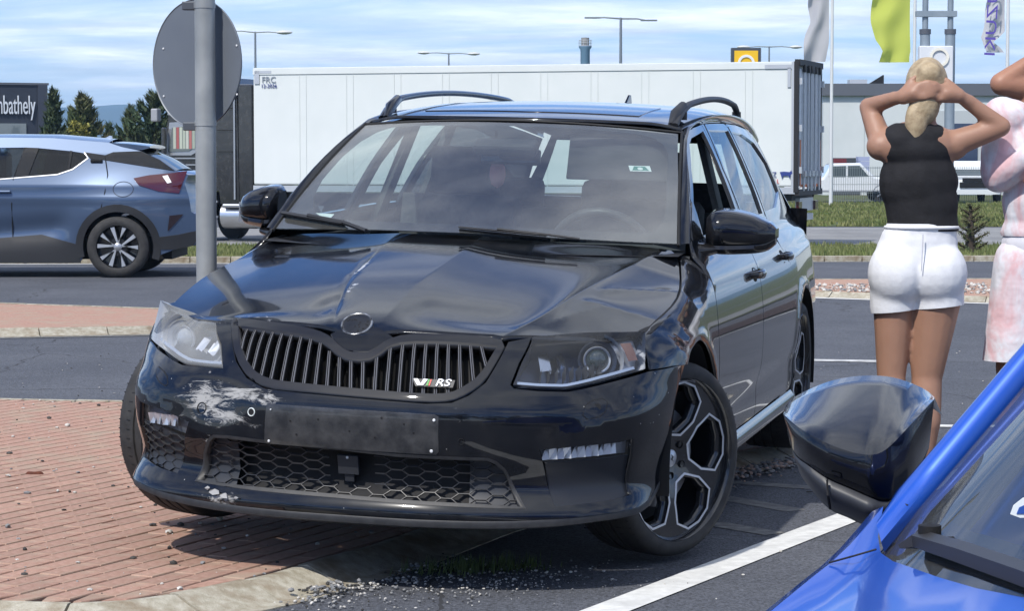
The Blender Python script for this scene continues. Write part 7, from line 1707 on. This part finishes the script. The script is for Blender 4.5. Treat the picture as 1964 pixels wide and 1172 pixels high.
# ---- trees
def leafmat(name,c1,c2,c3): 
    m=noisy(name,c1,c2,2.2,.7,c3=c3,s3=.9); return m
def tree(u,v_top,v_bot,d,w_px,label,cols,kind='cone',seed=1,name='conifer_tree',n=2600,lean=0,spiky=0,ls=.17,zb=None):
    r=np.random.default_rng(seed); top=wp(u,v_top,d); H=top.z-Z0; Wd=w_px/4700*d/2*(1.55 if kind=='cone' else 1.1); T=empty(name,place(u,d),label=label,cat='tree' if 'bush' not in name else 'bush')
    MB().tube([(0,0,0),(lean*.3,0,H*.5),(lean,0,H*.97)],[.13,.08,.015],8).build('trunk',principled('bark_'+str(seed),(.05,.038,.028),.9),T,50)
    V=[];F=[]; br=MB()
    nb=60 if kind=='cone' else 34
    for k in range(nb):
        t=(k+.5)/nb; z=H*(.06+.93*t); ang=k*2.4+r.random(); R0=Wd*1.25*((1-t)**.8*(.75+.5*r.random())+.05) if kind=='cone' else Wd*math.sin(PI*min(1,.15+.8*t))**.6*(.6+.5*r.random())
        rise=R0*(.55+.5*spiky); e=np.array([math.cos(ang)*R0,math.sin(ang)*R0,rise]); o=np.array([lean*t,0,z-rise*.4]); br.tube([tuple(o),tuple(o+e)],[.03,.006],4)
        m_=max(10,int(1.5*n/nb*(R0/Wd+.25)))
        for j in range(m_):
            s=r.random()**.7; c=o+e*s+r.normal(0,1,3)*np.array([.10,.10,.08])*(Wd*(.75-.45*spiky)*(1-s*.55)+.05); l=ls*(.6+.9*r.random()); a=r.normal(0,1,3); a/=np.linalg.norm(a); b_=np.cross(a,r.normal(0,1,3)); b_/=np.linalg.norm(b_)
            if kind=='cone': a=a*.5+np.array([math.cos(ang)*.5,math.sin(ang)*.5,.75]); a/=np.linalg.norm(a)
            i=len(V); V+=[tuple(c-a*l*.6-b_*l*.25),tuple(c-a*l*.6+b_*l*.25),tuple(c+a*l)]; F.append((i,i+1,i+2))
    br.build('branches',bpy.data.materials['bark_'+str(seed)],T)['kind']='stuff'
    MB().add(V,F).build('crown',leafmat('leaf_'+str(seed),*cols),T,fixn=False); return T
dg=((.022,.045,.020),(.045,.075,.030),(.075,.085,.035)); og=((.035,.060,.018),(.070,.095,.030),(.11,.10,.045)); yl=((.18,.17,.03),(.33,.29,.05),(.12,.15,.04))
tree(105,172,320,78,46,'dark conifer standing against the end wall of the dark showroom',dg,seed=31,n=5200)
tree(160,183,320,80,84,'broad olive-green conifer in front of the distant hills',og,seed=32,n=7000)
tree(210,238,320,84,34,'small conifer to the right of the broad olive one',dg,seed=36,n=2600)
tree(252,205,320,86,60,'mid green conifer between the crossover and the lorry cab',og,seed=33,n=5200)
tree(298,180,330,76,110,'nearest dark conifer with long upswept branches beside the lorry cab',dg,seed=34,n=5600,spiky=1)
tree(150,232,300,70,66,'yellow-green autumn bush in front of the conifers',yl,'round',seed=35,name='yellow_bush',n=2600,ls=.085)
tree(1863,390,487,38,70,'straggly green bush on the verge between the woman and the tie-dye clothes',((.06,.085,.03),(.12,.13,.05),(.16,.11,.06)),'round',seed=37,name='verge_bush',n=2200,ls=.026)
tree(1772,296,330,108,60,'green shrub behind the wire fence right of the woman',dg,'round',seed=38,name='yard_bush',n=1200)
for k,(u,vt,w) in enumerate(((20,246,60),(330,230,80))): tree(u,vt,320,96+6*k,w,('dark tree mostly hidden behind the blue-grey crossover','dark green tree behind the lorry cab')[k],dg,'round',seed=41+k,n=2000,name='background_tree')
# ---- distant hills
def reartree(x,y,h,w,seed,label):
    r=np.random.default_rng(seed); T=empty('reflection_tree',(x,y,0),label=label,cat='tree',group='trees added behind the viewer'); V=[];F=[]
    MB().tube([(0,0,0),(.1,0,h*.5),(0,0,h*.9)],[.22,.14,.04],8).build('trunk',bpy.data.materials['bark_31'],T,50)
    for k in range(60):
        a=r.normal(0,1,3); a/=np.linalg.norm(a); c0=np.array([0,0,h*.56])+a*np.array([w,w,h*.44])*r.random()**.4
        for j in range(45):
            c=c0+r.normal(0,.42,3); a1=r.normal(0,1,3); a1/=np.linalg.norm(a1); b1=np.cross(a1,r.normal(0,1,3)); b1/=np.linalg.norm(b1); l=.22; i=len(V); V+=[tuple(c-a1*l-b1*l*.5),tuple(c-a1*l+b1*l*.5),tuple(c+a1*l)]; F.append((i,i+1,i+2))
    MB().add(V,F).build('crown',bpy.data.materials['leaf_31'],T,fixn=False)
for k in range(9): reartree(-26+6.6*k,-24-2.5*(k%3),8.5+1.5*((k*7)%4)/2,3.6,70+k,'broad dark tree added out of view to darken the bumper reflections')  # unseen row, added so the bumper reflects dark crowns instead of bright sky
P=[]; r=np.random.default_rng(3)
for j,y in enumerate(np.linspace(3600,5200,14)):
    row=[]
    for x in np.linspace(-3500,3500,141):
        pr=math.sin(PI*j/13)**.8; h=(82+10*math.sin(x*.0021+1.9)+6*math.sin(x*.006)+3*math.sin(x*.017+j))*pr*(1 if x<600 else max(.45,1-(x-600)/3000)); row.append((x,y,Z0+h+(2*r.random() if 0<j<13 else -2)))
    P.append(row)
MB().grid(P).build('hills',noisy('forest_hill',(.018,.035,.016),(.04,.06,.025),.01,.9),None,60)['kind']='structure'
tag(bpy.data.objects['hills'],'wooded hills on the horizon',None)
bmh=MB().box((0,2700,62),(8200,5600,130)); hz_=bmh.build('haze',None); 
mhz=bpy.data.materials.new('haze_air'); mhz.use_nodes=True; t=mhz.node_tree; t.nodes.clear(); vp=N(t,'ShaderNodeVolumePrincipled'); vp.inputs['Color'].default_value=(.42,.68,1,1); vp.inputs['Density'].default_value=.00022; vp.inputs['Anisotropy'].default_value=.0; oo=N(t,'ShaderNodeOutputMaterial'); L(t,vp.outputs[0],oo.inputs['Volume'])
hz_.data.materials.append(mhz); hz_['kind']='stuff'
